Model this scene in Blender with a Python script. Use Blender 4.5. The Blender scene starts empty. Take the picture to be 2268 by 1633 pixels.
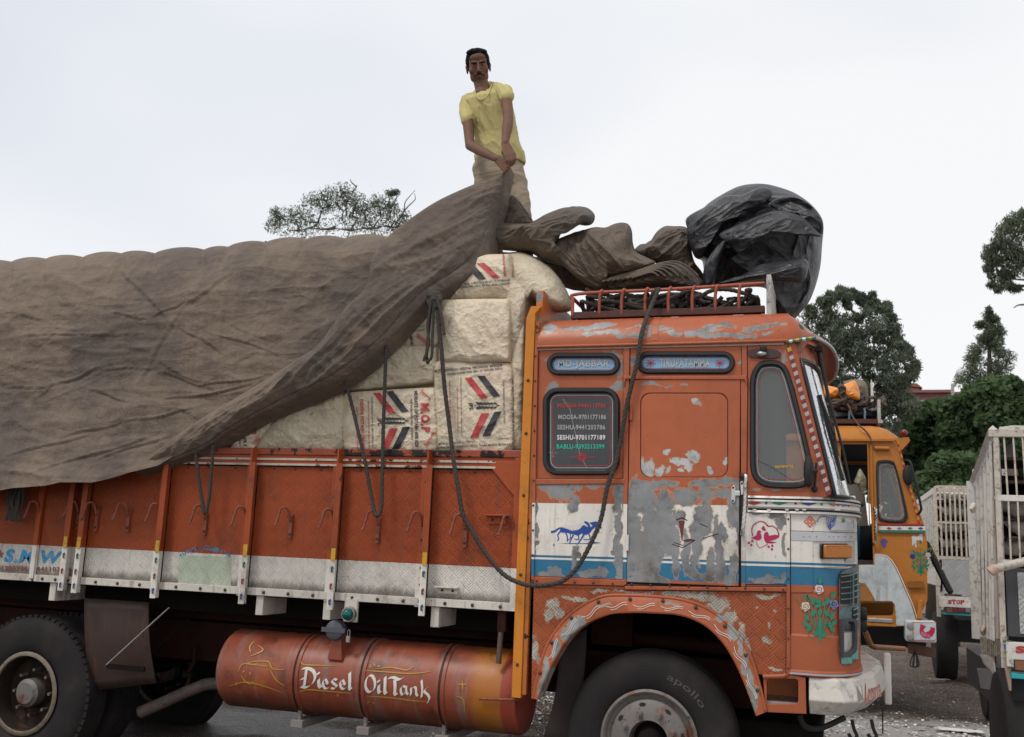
import bpy, bmesh, math, random
import numpy as np
from mathutils import Vector, noise
from mathutils.geometry import tessellate_polygon
random.seed(7); R_ = math.radians
SC = bpy.context.scene; COL = SC.collection
# ---------------- camera (calibrated from the lines of the truck) ----------------
FV = 2192.; CX, CY = 1134., 816.5          # focal length and centre in 2268-wide picture units
PITCH, ROLL, YAW = R_(10.2), R_(2.37), R_(18.3)
CAM = Vector((0, 0, 1.6)); D = 6.0          # eye height, distance of the truck's side
_fw = Vector((-math.sin(YAW)*math.cos(PITCH), math.cos(YAW)*math.cos(PITCH), math.sin(PITCH)))
_r0 = Vector((math.cos(YAW), math.sin(YAW), 0)); _u0 = _r0.cross(_fw)
_rt = _r0*math.cos(ROLL) + _u0*math.sin(ROLL); _up = _u0*math.cos(ROLL) - _r0*math.sin(ROLL)
cd = bpy.data.cameras.new('camera'); cam = bpy.data.objects.new('camera', cd); COL.objects.link(cam)
cd.sensor_width = 36; cd.lens = FV/2268*36; cd.clip_end = 3000; cd.clip_start = .05
cd.dof.use_dof = True; cd.dof.focus_distance = 6.6; cd.dof.aperture_fstop = 5.0
from mathutils import Matrix
m_ = Matrix(((_rt.x, _up.x, -_fw.x, CAM.x), (_rt.y, _up.y, -_fw.y, CAM.y), (_rt.z, _up.z, -_fw.z, CAM.z), (0, 0, 0, 1)))
cam.matrix_world = m_; SC.camera = cam
# ---------------- light: white overcast ----------------
SC.view_settings.view_transform = 'Standard'; SC.view_settings.look = 'None'
SC.view_settings.exposure = 0; SC.view_settings.gamma = 1; SC.view_settings.use_curve_mapping = False
SUN_EL, SUN_AZ = R_(56), R_(212)            # azimuth clockwise from +Y: behind the camera, a little to the left
w = bpy.data.worlds.new('World'); SC.world = w; w.use_nodes = True
nt = w.node_tree; nt.nodes.clear()
sky = nt.nodes.new('ShaderNodeTexSky'); sky.sky_type = 'NISHITA'; sky.sun_disc = False
sky.sun_elevation = SUN_EL; sky.sun_rotation = SUN_AZ; sky.air_density = 1.0; sky.dust_density = 2.0
tc = nt.nodes.new('ShaderNodeTexCoord'); mp = nt.nodes.new('ShaderNodeMapping'); mp.inputs['Scale'].default_value = (1, 1, 2.2)
nz = nt.nodes.new('ShaderNodeTexNoise'); nz.inputs['Scale'].default_value = 1.15; nz.inputs['Detail'].default_value = 3; nz.inputs['Roughness'].default_value = .45
cr = nt.nodes.new('ShaderNodeValToRGB'); cr.color_ramp.elements[0].position = .22; cr.color_ramp.elements[1].position = .50
cr.color_ramp.elements[0].color = (7.0, 7.5, 8.5, 1); cr.color_ramp.elements[1].color = (9.9, 9.95, 10.05, 1)
mx = nt.nodes.new('ShaderNodeMix'); mx.data_type = 'RGBA'; mx.inputs['Factor'].default_value = .93
bg = nt.nodes.new('ShaderNodeBackground'); bg.inputs['Strength'].default_value = .1
wo = nt.nodes.new('ShaderNodeOutputWorld'); L = nt.links.new
L(tc.outputs['Generated'], mp.inputs[0]); L(mp.outputs[0], nz.inputs['Vector']); L(nz.outputs['Fac'], cr.inputs[0])
L(sky.outputs[0], mx.inputs['A']); L(cr.outputs[0], mx.inputs['B']); L(mx.outputs['Result'], bg.inputs[0]); L(bg.outputs[0], wo.inputs[0])
sl = bpy.data.lights.new('sun', 'SUN'); sl.energy = 1.5; sl.angle = R_(14); sl.color = (1, .96, .9)
so = bpy.data.objects.new('sun', sl); COL.objects.link(so)
sd = Vector((math.sin(SUN_AZ)*math.cos(SUN_EL), math.cos(SUN_AZ)*math.cos(SUN_EL), math.sin(SUN_EL)))
so.rotation_euler = sd.to_track_quat('Z', 'Y').to_euler(); so.location = (0, -5, 12)

# ---------------- projection helpers: a picture direction meets a real plane ----------------
def ray(x, y): return _fw*FV + _rt*(x-CX) - _up*(y-CY)
def V(x, y, Y=None):
    r = ray(x, y); return CAM + r*((D if Y is None else Y)/r.y)
def VX(x, y, X): r = ray(x, y); return CAM + r*((X-CAM.x)/r.x)
def VZ(x, y, Z=0.): r = ray(x, y); return CAM + r*((Z-CAM.z)/r.z)
def pj(p):
    d = Vector(p)-CAM; z = d.dot(_fw); return CX+FV*d.dot(_rt)/z, CY-FV*d.dot(_up)/z
def zD(x, y, Y=None): return V(x, y, Y).z
def xD(x, y, Y=None): return V(x, y, Y).x
def interp(pts, t):
    xs = [p[0] for p in pts]; return float(np.interp(t, xs, [p[1] for p in pts]))
def lerp(a, b, t): return a+(b-a)*t
def resample(pts, n, closed=False):
    P = [Vector(p) for p in pts]
    if closed: P.append(P[0])
    d = [0]
    for a, b in zip(P, P[1:]): d.append(d[-1]+(b-a).length)
    out = []; N = n if closed else n-1
    for i in range(n):
        t = d[-1]*i/N; k = 0
        while k < len(d)-2 and d[k+1] < t: k += 1
        s = (t-d[k])/max(1e-9, d[k+1]-d[k]); out.append(P[k].lerp(P[k+1], min(1, s)))
    return out
def smooth_path(pts, n=8, closed=False):
    P = [Vector(p) for p in pts]; N = len(P); out = []
    rng = range(N if closed else N-1)
    for i in rng:
        g = (lambda j: P[j % N]) if closed else (lambda j: P[max(0, min(N-1, j))])
        p0, p1, p2, p3 = g(i-1), g(i), g(i+1), g(i+2)
        for k in range(n):
            t = k/n
            out.append(.5*((2*p1)+(p2-p0)*t+(2*p0-5*p1+4*p2-p3)*t*t+(3*p1-p0-3*p2+p3)*t**3))
    if not closed: out.append(P[-1].copy())
    return out
def rrect(x0, x1, z0, z1, r, n=6):
    o = []
    for cx_, cz, a in ((x1-r, z1-r, 0), (x0+r, z1-r, 90), (x0+r, z0+r, 180), (x1-r, z0+r, 270)):
        for k in range(n+1):
            t = R_(a+90*k/n); o.append((cx_+r*math.cos(t), cz+r*math.sin(t)))
    return o

# ---------------- mesh builder ----------------
ORG = {}
class MB:
    def __init__(s): s.v = []; s.f = []
    def add(s, vs, fs):
        b = len(s.v); s.v += [Vector(p) for p in vs]; s.f += [tuple(i+b for i in f) for f in fs]; return s
    def box(s, x0, x1, y0, y1, z0, z1):
        x0, x1 = sorted((x0, x1)); y0, y1 = sorted((y0, y1)); z0, z1 = sorted((z0, z1))
        return s.add([(x0,y0,z0),(x1,y0,z0),(x1,y1,z0),(x0,y1,z0),(x0,y0,z1),(x1,y0,z1),(x1,y1,z1),(x0,y1,z1)],
            [(0,3,2,1),(4,5,6,7),(0,1,5,4),(1,2,6,5),(2,3,7,6),(3,0,4,7)])
    def hexa(s, p):   # 8 corners: bottom 4, top 4
        return s.add(p, [(0,3,2,1),(4,5,6,7),(0,1,5,4),(1,2,6,5),(2,3,7,6),(3,0,4,7)])
    def prism(s, poly, y0, y1, holes=()):   # poly of (x,z); solid slab between y0 and y1
        rings = [list(poly)]+[list(h) for h in holes]
        tri = tessellate_polygon([[Vector((a, b, 0)) for a, b in r] for r in rings])
        flat = [p for r in rings for p in r]; n = len(flat); b = len(s.v)
        s.v += [Vector((a, y0, c)) for a, c in flat]+[Vector((a, y1, c)) for a, c in flat]
        for t in tri:
            (ax, az), (bx, bz), (cx2, cz) = (flat[i] for i in t)
            cr2 = (bx-ax)*(cz-az)-(bz-az)*(cx2-ax)
            if cr2 < 0: t = t[::-1]
            s.f.append(tuple(i+b for i in t)); s.f.append(tuple(i+b+n for i in t[::-1]))
        o = 0
        for r in rings:
            m = len(r); ar = sum(r[i][0]*r[(i+1) % m][1]-r[(i+1) % m][0]*r[i][1] for i in range(m))
            for i in range(m):
                j = (i+1) % m; q = (o+i+b, o+i+b+n, o+j+b+n, o+j+b)
                s.f.append(q[::-1] if (ar > 0) != (r is rings[0] and False) else q)
            o += m
        return s
    def sheet(s, poly, fn):   # flat polygon (2D), mapped by fn(a,b)->3D
        tri = tessellate_polygon([[Vector((a, b, 0)) for a, b in poly]])
        return s.add([fn(a, b) for a, b in poly], [tuple(t) for t in tri])
    def tube(s, pts, r, n=8, cap=True, lobes=0, twist=0., closed=False):
        P = [Vector(p) for p in pts]; m = len(P); b = len(s.v)
        rr = r if callable(r) else (lambda t: r)
        T = [(P[(i+1) % m if closed else min(m-1, i+1)]-P[(i-1) if closed or i else 0]).normalized() for i in range(m)]
        up = Vector((0, 0, 1)) if abs(T[0].z) < .9 else Vector((0, 1, 0))
        N = T[0].cross(up).normalized(); L_ = 0
        for i in range(m):
            if i: N = (N-T[i]*N.dot(T[i])).normalized(); L_ += (P[i]-P[i-1]).length
            B = T[i].cross(N); R0 = rr(i/(m-1))
            for k in range(n):
                a = 2*math.pi*k/n; q = R0
                if lobes: q = R0*(.72+.28*abs(math.cos(a*lobes/2))**.7)
                a2 = a+L_*twist
                s.v.append(P[i]+N*(q*math.cos(a2))+B*(q*math.sin(a2)))
        for i in range(m if closed else m-1):
            for k in range(n):
                j = ((i+1) % m)*n; s.f.append((b+i*n+k, b+i*n+(k+1) % n, b+j+(k+1) % n, b+j+k))
        if cap and not closed: s.f.append(tuple(b+k for k in range(n))[::-1]); s.f.append(tuple(b+(m-1)*n+k for k in range(n)))
        return s
    def lathe(s, prof, c, axis='Y', n=32, a0=0., a1=360.):  # prof: (radius, along)
        full = abs(a1-a0-360) < 1e-3; b = len(s.v); m = len(prof); K = n if full else n+1
        for k in range(K):
            a = R_(a0+(a1-a0)*k/n); ca, sa = math.cos(a), math.sin(a)
            for r, t in prof:
                p = {'Y': (r*ca, t, r*sa), 'X': (t, r*ca, r*sa), 'Z': (r*ca, r*sa, t)}[axis]
                s.v.append(Vector(c)+Vector(p))
        for k in range(n):
            k2 = (k+1) % K
            for i in range(m-1): s.f.append((b+k*m+i, b+k*m+i+1, b+k2*m+i+1, b+k2*m+i))
        return s
    def ball(s, c, r, n=12, m=8, sc=(1, 1, 1)):
        b = len(s.v); c = Vector(c)
        for i in range(m+1):
            t = math.pi*i/m
            for k in range(n):
                a = 2*math.pi*k/n; s.v.append(c+Vector((r*sc[0]*math.sin(t)*math.cos(a), r*sc[1]*math.sin(t)*math.sin(a), r*sc[2]*math.cos(t))))
        for i in range(m):
            for k in range(n): s.f.append((b+i*n+k, b+(i+1)*n+k, b+(i+1)*n+(k+1) % n, b+i*n+(k+1) % n))
        return s
    def grid(s, fn, nu, nv):
        b = len(s.v)
        for i in range(nu+1):
            for j in range(nv+1): s.v.append(Vector(fn(i/nu, j/nv)))
        for i in range(nu):
            for j in range(nv):
                a = b+i*(nv+1)+j; s.f.append((a, a+nv+1, a+nv+2, a+1))
        return s
    def frame(s, outer, inner, y0, y1, yb=None):  # ring between two equal-count loops, bevelled front
        n = len(outer); b = len(s.v)
        mid = [((o[0]*.5+i[0]*.5), (o[1]*.5+i[1]*.5)) for o, i in zip(outer, inner)]
        for loop, y in ((outer, y1), (outer, lerp(y0, y1, .35)), ([(lerp(o[0], m[0], .5), lerp(o[1], m[1], .5)) for o, m in zip(outer, mid)], y0),
                        ([(lerp(o[0], m[0], .5), lerp(o[1], m[1], .5)) for o, m in zip(inner, mid)], y0), (inner, lerp(y0, y1, .35)), (inner, y1)):
            s.v += [Vector((p[0], y, p[1])) for p in loop]
        for r in range(5):
            for k in range(n):
                k2 = (k+1) % n; s.f.append((b+r*n+k, b+r*n+k2, b+(r+1)*n+k2, b+(r+1)*n+k))
        return s
    def build(s, name, mat, parent=None, smooth=None, bevel=0, solid=0, fixn=True):
        org = ORG.get(parent.name, Vector()) if parent else Vector()
        me = bpy.data.meshes.new(name); me.from_pydata([tuple(v-org) for v in s.v], [], s.f)
        if fixn:
            bm = bmesh.new(); bm.from_mesh(me); bmesh.ops.recalc_face_normals(bm, faces=bm.faces); bm.to_mesh(me); bm.free()
        if isinstance(mat, (list, tuple)):
            for m in mat: me.materials.append(m)
        elif mat: me.materials.append(mat)
        o = bpy.data.objects.new(name, me); COL.objects.link(o)
        if smooth is not None:
            me.polygons.foreach_set('use_smooth', [True]*len(me.polygons))
            if smooth < 179: me.set_sharp_from_angle(angle=R_(smooth))
        if parent: o.parent = parent; ORG[o.name] = org
        if solid: md = o.modifiers.new('s', 'SOLIDIFY'); md.thickness = solid; md.offset = 0
        if bevel: md = o.modifiers.new('b', 'BEVEL'); md.width = bevel; md.segments = 2; md.limit_method = 'ANGLE'; md.angle_limit = R_(35)
        return o
def tag(o, label=None, cat=None, group=None, kind=None):
    for k, v in (('label', label), ('category', cat), ('group', group), ('kind', kind)):
        if v: o[k] = v
    return o
def thing(name, loc, label, cat, group=None):
    o = bpy.data.objects.new(name, None); COL.objects.link(o); o.location = loc; o.empty_display_size = .1
    ORG[o.name] = Vector(loc); return tag(o, label, cat, group)
def copy_tree(o, parent=None):
    c = o.copy(); COL.objects.link(c)
    if parent: c.parent = parent
    for ch in list(o.children): copy_tree(ch, c)
    return c

# ---------------- node expression helper ----------------
class Nd:
    def __init__(s, t, sock): s.t = t; s.k = sock
    def _m(s, op, *a):
        n = s.t.nodes.new('ShaderNodeMath'); n.operation = op
        for i, x in enumerate((s,)+a):
            if isinstance(x, Nd): s.t.links.new(x.k, n.inputs[i])
            else: n.inputs[i].default_value = x
        return Nd(s.t, n.outputs[0])
    def __add__(s, o): return s._m('ADD', o)
    __radd__ = __add__
    def __sub__(s, o): return s._m('SUBTRACT', o)
    def __rsub__(s, o): return (s*-1)+o
    def __mul__(s, o): return s._m('MULTIPLY', o)
    __rmul__ = __mul__
    def __truediv__(s, o): return s._m('DIVIDE', o)
    def __gt__(s, o): return s._m('GREATER_THAN', o)
    def __lt__(s, o): return s._m('LESS_THAN', o)
    def f(s, op, *a): return s._m(op, *a)
    def sat(s):
        r = s._m('ADD', 0.); r.k.node.use_clamp = True; return r
    def step(s, a, b):   # smoothstep a..b
        n = s.t.nodes.new('ShaderNodeMapRange'); n.interpolation_type = 'SMOOTHSTEP'; s.t.links.new(s.k, n.inputs[0])
        if a < b: n.inputs[1].default_value = a; n.inputs[2].default_value = b
        else: n.inputs[1].default_value = b; n.inputs[2].default_value = a; n.inputs[3].default_value = 1; n.inputs[4].default_value = 0
        return Nd(s.t, n.outputs[0])
class M:
    """a principled material with expression helpers"""
    def __init__(s, name, col=(.5, .5, .5), rough=.6, metal=0., spec=.5):
        s.m = bpy.data.materials.new(name); s.m.use_nodes = True; s.t = s.m.node_tree
        s.b = s.t.nodes['Principled BSDF']; s.b.inputs['Roughness'].default_value = rough; s.b.inputs['Metallic'].default_value = metal
        s.b.inputs['Specular IOR Level'].default_value = spec
        s.b.inputs['Base Color'].default_value = (*col, 1); s.col = s.rgb(col); s.rg = None
    def rgb(s, c):
        n = s.t.nodes.new('ShaderNodeRGB'); n.outputs[0].default_value = (*c, 1); return n.outputs[0]
    def pos(s, kind='world'):
        if kind == 'world': k = s.t.nodes.new('ShaderNodeNewGeometry').outputs['Position']
        elif kind == 'normal': k = s.t.nodes.new('ShaderNodeNewGeometry').outputs['Normal']
        else: k = s.t.nodes.new('ShaderNodeTexCoord').outputs['Object']
        n = s.t.nodes.new('ShaderNodeSeparateXYZ'); s.t.links.new(k, n.inputs[0])
        return k, Nd(s.t, n.outputs[0]), Nd(s.t, n.outputs[1]), Nd(s.t, n.outputs[2])
    def vec(s, x, y, z=0.):
        n = s.t.nodes.new('ShaderNodeCombineXYZ')
        for i, q in enumerate((x, y, z)):
            if isinstance(q, Nd): s.t.links.new(q.k, n.inputs[i])
            else: n.inputs[i].default_value = q
        return n.outputs[0]
    def noise(s, scale, detail=4, rough=.55, vec=None, st=None, dist=0.):
        n = s.t.nodes.new('ShaderNodeTexNoise'); n.inputs['Scale'].default_value = scale; n.inputs['Detail'].default_value = detail
        n.inputs['Roughness'].default_value = rough; n.inputs['Distortion'].default_value = dist
        if vec is None: vec = s.pos()[0]
        if st:
            mp = s.t.nodes.new('ShaderNodeMapping'); mp.inputs['Scale'].default_value = st; s.t.links.new(vec, mp.inputs[0]); vec = mp.outputs[0]
        s.t.links.new(vec, n.inputs['Vector']); return Nd(s.t, n.outputs['Fac'])
    def voro(s, scale, vec=None, feat='F1', rnd=1.):
        n = s.t.nodes.new('ShaderNodeTexVoronoi'); n.feature = feat; n.inputs['Scale'].default_value = scale; n.inputs['Randomness'].default_value = rnd
        s.t.links.new(vec if vec is not None else s.pos()[0], n.inputs['Vector']); return Nd(s.t, n.outputs['Distance'])
    def mix(s, fac, c, blend='MIX', base=None):
        n = s.t.nodes.new('ShaderNodeMix'); n.data_type = 'RGBA'; n.blend_type = blend; n.clamp_factor = True
        if isinstance(fac, Nd): s.t.links.new(fac.k, n.inputs['Factor'])
        else: n.inputs['Factor'].default_value = fac
        s.t.links.new(base or s.col, n.inputs['A'])
        if isinstance(c, tuple): n.inputs['B'].default_value = (*c, 1)
        else: s.t.links.new(c, n.inputs['B'])
        if base is None: s.col = n.outputs['Result']
        return n.outputs['Result']
    def mul(s, v, fac=1.):   # multiply colour by scalar expr
        return s.mix(fac, s.vec(v, v, v), 'MULTIPLY')
    def bump(s, h, dist=.01, strength=1.):
        n = s.t.nodes.new('ShaderNodeBump'); n.inputs['Distance'].default_value = dist; n.inputs['Strength'].default_value = strength
        s.t.links.new(h.k, n.inputs['Height'])
        pv = s.b.inputs['Normal'].links
        if pv: s.t.links.new(pv[0].from_socket, n.inputs['Normal'])
        s.t.links.new(n.outputs[0], s.b.inputs['Normal']); return s
    def rough(s, e): s.t.links.new(e.k, s.b.inputs['Roughness']); return s
    def metal(s, e): s.t.links.new(e.k, s.b.inputs['Metallic']); return s
    def done(s): s.t.links.new(s.col, s.b.inputs['Base Color']); return s.m
    def blobs(s, x, z, lst):
        """min over ellipses of the normalised distance (cx,cz,rx,rz)"""
        out = None
        for cx_, cz, rx, rz in lst:
            a = (x-cx_)*(1/rx); b = (z-cz)*(1/rz); d = (a*a+b*b).f('SQRT')
            out = d if out is None else out.f('MINIMUM', d)
        return out
def simple(name, col, rough=.6, metal=0., var=.25, scale=6., dirt=None, bump=0., bscale=60, obj=False, spec=.5):
    m = M(name, col, rough, metal, spec); P = m.pos('object' if obj else 'world')[0]
    n = m.noise(scale, 5, .6, vec=P); m.mul(n*(2*var)+(1-var))
    if dirt:
        d = m.noise(scale*1.7, 7, .7, vec=P); m.mix(d.step(.5, .68)*.8, dirt)
    n2 = m.noise(scale*3, 4, .6, vec=P); m.rough((n2*.3+(rough-.15)).sat())
    if bump: m.bump(m.noise(bscale, 4, .6, vec=P), bump)
    return m.done()
# ---------------- lettering ----------------
def text_mesh(txt, offset=0.):
    c = bpy.data.curves.new('t', 'FONT'); c.body = txt; c.offset = offset; c.fill_mode = 'FRONT'; c.resolution_u = 3; c.space_character = 1.0+offset*3
    o = bpy.data.objects.new('t', c); COL.objects.link(o); dg = bpy.context.evaluated_depsgraph_get()
    me = o.evaluated_get(dg).to_mesh(); vs = [(v.co.x, v.co.y) for v in me.vertices]; fs = [tuple(p.vertices) for p in me.polygons]
    o.evaluated_get(dg).to_mesh_clear(); bpy.data.objects.remove(o); bpy.data.curves.remove(c)
    return vs, fs
def lettering(mb, txt, fn, bold=.02, sub=0):
    """txt squeezed into the unit square (u right, v up), mapped by fn(u,v)->3D"""
    vs, fs = text_mesh(txt, bold)
    x0 = min(v[0] for v in vs); x1 = max(v[0] for v in vs); y0 = min(v[1] for v in vs); y1 = max(v[1] for v in vs)
    vs = [((a-x0)/(x1-x0), (b-y0)/max(1e-6, y1-y0)) for a, b in vs]
    mb.add([fn(a, b) for a, b in vs], fs)
def quadmap(c):   # c: four 3D points bl, br, tr, tl
    c = [Vector(p) for p in c]
    return lambda u, v: c[0].lerp(c[1], u).lerp(c[3].lerp(c[2], u), v)
def circ(cx_, cz, r, n=16, rz=None): return [(cx_+r*math.cos(2*math.pi*k/n), cz+(rz or r)*math.sin(2*math.pi*k/n)) for k in range(n)]
def stroke(pts, w, closed=False):
    """polyline of 2D points -> polygon band quads (list of 4-point polys)"""
    P = [Vector((p[0], p[1])) for p in pts]; out = []
    if closed: P.append(P[0])
    L_ = []
    for i in range(len(P)):
        a = P[max(0, i-1)]; b = P[min(len(P)-1, i+1)]; t = (b-a); t = t.normalized() if t.length > 1e-9 else Vector((1, 0))
        n = Vector((-t.y, t.x)); ww = w(i/(len(P)-1)) if callable(w) else w
        L_.append((P[i]+n*ww/2, P[i]-n*ww/2))
    for a, b in zip(L_, L_[1:]): out.append([tuple(a[0]), tuple(b[0]), tuple(b[1]), tuple(a[1])])
    return out
def band(mb, pts, w, fn, closed=False):
    for q in stroke(pts, w, closed): mb.add([fn(*p) for p in q], [(0, 1, 2, 3)])
# =====================================================================
# colours and shared materials
ORA = (.38, .100, .042); ORD = (.35, .066, .018); WHT = (.72, .68, .62); BLU = (.028, .155, .27); GRY = (.205, .21, .215); RUST = (.09, .03, .016)
def P2(x, y, Y=None): p = V(x, y, Y); return (p.x, p.z)
def poly2(pts, Y=None): return [P2(x, y, Y) for x, y in pts]
def vb(lst, Y=None):
    out = []
    for x, y, rx, ry in lst:
        a = V(x, y, Y); s = (V(x+10, y, Y).x-a.x)/10; out.append((a.x, a.z, rx*s, ry*s))
    return out
def plate_height(m, x, z, p=.072):
    """five-bar tread plate: bars in squares whose direction alternates"""
    u = (x+z)*(.7071/p); v = (x-z)*(.7071/p)
    cu = u.f('FRACT'); cv = v.f('FRACT'); par = ((u.f('FLOOR')+v.f('FLOOR'))*.5).f('FRACT') > .25
    bu = (cu*5*math.pi*2).f('SINE').step(.0, .9); bv = (cv*5*math.pi*2).f('SINE').step(.0, .9)
    wu = (cu-.5).f('ABSOLUTE').step(.46, .36); wv = (cv-.5).f('ABSOLUTE').step(.46, .36)
    ru = (cu-.5).f('ABSOLUTE').step(.5, .44); rv = (cv-.5).f('ABSOLUTE').step(.5, .44)
    return (par*bu*wv*ru+(1-par)*bv*wu*rv)
def paint(name, bands=None, k=0., x0=0., blobs=None, plate=False, chips=.0, grime=.5, rough=.42, base=ORA, chipcol=GRY, amp=1.3, streak=.35, blend=None, under=None):
    m = M(name, base, rough, spec=.32); P, x, y, z = m.pos()
    zz = z-(x-x0)*k if k else z
    n1 = m.noise(2.2, 4, .6); n2 = m.noise(14, 6, .65)
    if bands:
        for zt, c in bands: m.mix(zz < zt, c)          # from the top band downwards
    m.mul(n1*.35+.83); m.mul(n2*.25+.875)
    st = m.noise(1, 5, .7, st=(22, 22, 1.3)); m.mix(st.step(.52, .75)*streak, (.16, .07, .035))
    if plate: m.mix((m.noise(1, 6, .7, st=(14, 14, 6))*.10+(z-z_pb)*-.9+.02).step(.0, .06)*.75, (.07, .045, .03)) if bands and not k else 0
    if plate: h = plate_height(m, x, z); m.bump(h, .006, 1.); m.mul(h*.30+.86)
    jag = m.noise(17, 9, .72); jag2 = m.noise(55, 5, .7); msk = None
    if blobs:
        wx = x+(m.noise(6, 3, .6)-.5)*.10; wz = z+(m.noise(7, 3, .6, vec=m.vec(z, y, x))-.5)*.10
        d = m.blobs(wx, wz, vb(blobs))+(jag-.5)*(3.2*amp)+(jag2-.5)*.5
        msk = d < 1.0; rim = (d < 1.16)*(1-msk)
    if chips:
        c1 = m.noise(9, 9, .68, vec=m.vec(x, y, z)); c2 = m.noise(1.7, 2, .5)
        e = c1+(c2-.5)*.35; cm = e > (.72-chips)
        if blend is not None: cm = cm
        msk = cm if msk is None else msk.f('MAXIMUM', cm)
    if msk is not None:
        if blobs: m.mix(rim*.6, under or (.42, .30, .21))
        g = m.noise(5, 6, .65); gc = m.mix(g.step(.35, .7), tuple(c*1.35 for c in chipcol), base=m.rgb(chipcol))
        g3 = m.noise(1, 5, .65, st=(16, 16, 2.2)); gc = m.mix(g3.step(.5, .75)*.55, tuple(c*q for c, q in zip(chipcol, (1.5, 1.32, 1.05))), base=gc); gc = m.mix(m.noise(4.5, 8, .75).step(.47, .66)*.8, tuple(c*q for c, q in zip(chipcol, (.42, .36, .32))), base=gc)
        m.mix(msk, gc); m.bump(1-msk, .0015, .6)
    if grime:
        d1 = m.noise(3.1, 8, .72); m.mix(d1.step(.50, .75)*grime, (.07, .035, .022)); d3 = m.noise(1, 7, .75, st=(30, 30, 3.5)); m.mix(d3.step(.56, .72)*grime*.55, (.10, .045, .03)); m.mul(m.noise(.9, 3, .5)*.5+.74)
        d2 = m.noise(60, 3, .5); m.mix((d2 > .70)*.6, (.06, .03, .02))
    m.rough((n2*.35+(rough-.17)).sat()); m.bump(m.noise(5, 3, .5), .012, .25); m.bump(m.noise(70, 3, .5), .0006, .35)
    return m.done()
M_black = simple('black_steel', (.012, .011, .011), .7)
M_dark = simple('dirty_undercarriage', (.010, .008, .007), .85, spec=.12, var=.5, bump=.004, bscale=20)
M_frame = simple('maroon_chassis_paint', (.028, .009, .007), .8, spec=.15, var=.4, dirt=(.012, .009, .008), bump=.002, bscale=40)
M_rubber = simple('black_rubber_seal', (.014, .014, .016), .38, var=.3, bump=.0008, bscale=200)
M_chrome = simple('worn_chrome', (.62, .60, .57), .28, 1., var=.2, dirt=(.12, .09, .07))
M_steel = simple('dull_aluminium', (.42, .40, .38), .42, .8, var=.2, dirt=(.12, .09, .07))
M_rust = simple('rusty_hook_paint', (.24, .07, .035), .65, var=.5, dirt=(.04, .02, .015), scale=20)
M_rack = simple('red_brown_rack_paint', (.33, .075, .038), .5, var=.35, dirt=(.05, .02, .015), scale=18)
M_wood = simple('dark_weathered_wood', (.045, .018, .014), .8, var=.4, bump=.003, bscale=50)
M_vinyl_w = simple('off_white_vinyl', (.66, .63, .58), .45, var=.15)
M_red = simple('faded_red_lettering', (.42, .03, .03), .5, var=.3)
M_redline = simple('thin_red_line', (.38, .03, .045), .5, var=.2)
M_yel = simple('yellow_marker', (.52, .30, .02), .4, var=.2, dirt=(.25, .13, .03), scale=15)
M_grn = simple('green_sticker', (.01, .20, .12), .45, var=.3)
M_navy = simple('blue_sticker', (.012, .05, .28), .45, var=.3)
M_crim = simple('crimson_sticker', (.45, .01, .07), .45, var=.3)
M_rose = simple('cream_petal_sticker', (.62, .50, .36), .45, var=.2)
M_pinkw = simple('pale_pink_petal_sticker', (.66, .50, .50), .45, var=.2)
M_lilac = simple('lilac_sticker', (.25, .16, .42), .45, var=.2)
M_silver = simple('silver_letter_vinyl', (.42, .42, .40), .35, var=.25, scale=30)
M_skyblue = simple('pale_blue_glass_film', (.20, .38, .58), .2, var=.12)
M_amber = simple('amber_lens', (.40, .13, .012), .2, var=.3, scale=30)
M_gold = simple('gold_line_paint', (.42, .23, .03), .5, var=.3, scale=20)
ropm = M('dark_hemp_rope', (.060, .050, .043), .95); rn = ropm.noise(120, 4, .7); ropm.mul(rn*1.6+.25); ropm.bump(rn, .004, 1.); M_rope = ropm.done()
gm = M('dark_tinted_glass', (.022, .022, .022), .06, spec=.7); gP, gx, gy, gz = gm.pos(); gm.mix(gm.noise(3, 5, .6).step(.4, .8)*.4, (.10, .10, .10)); M_glass = gm.done()
gm = M('dusty_clear_glass', (.16, .17, .17), .07, spec=.8); gm.b.inputs['Alpha'].default_value = .5; M_clear = gm.done()
gm = M('rain_spotted_windscreen', (.80, .81, .82), .04, spec=1.); gm.b.inputs['Alpha'].default_value = .9; gm.b.inputs['Metallic'].default_value = .9
wn = gm.noise(110, 2, .6); gm.mix(wn.step(.60, .66), (.05, .05, .05)); gm.mul(.95+wn*.1); gm.bump(gm.noise(60, 2), .002, .5); M_wind = gm.done()

# =====================================================================
# THE ORANGE TRUCK
truck = thing('cargo_truck', (-2.6, 7.2, 0), 'large weathered orange cargo truck with peeling cab and white striped side, in front of everything', 'truck')
W = 2.35; YF = D+W                       # far side
def part(mb, name, mat, parent=None, **k): return mb.build(name, mat, parent or truck, **k)
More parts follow.
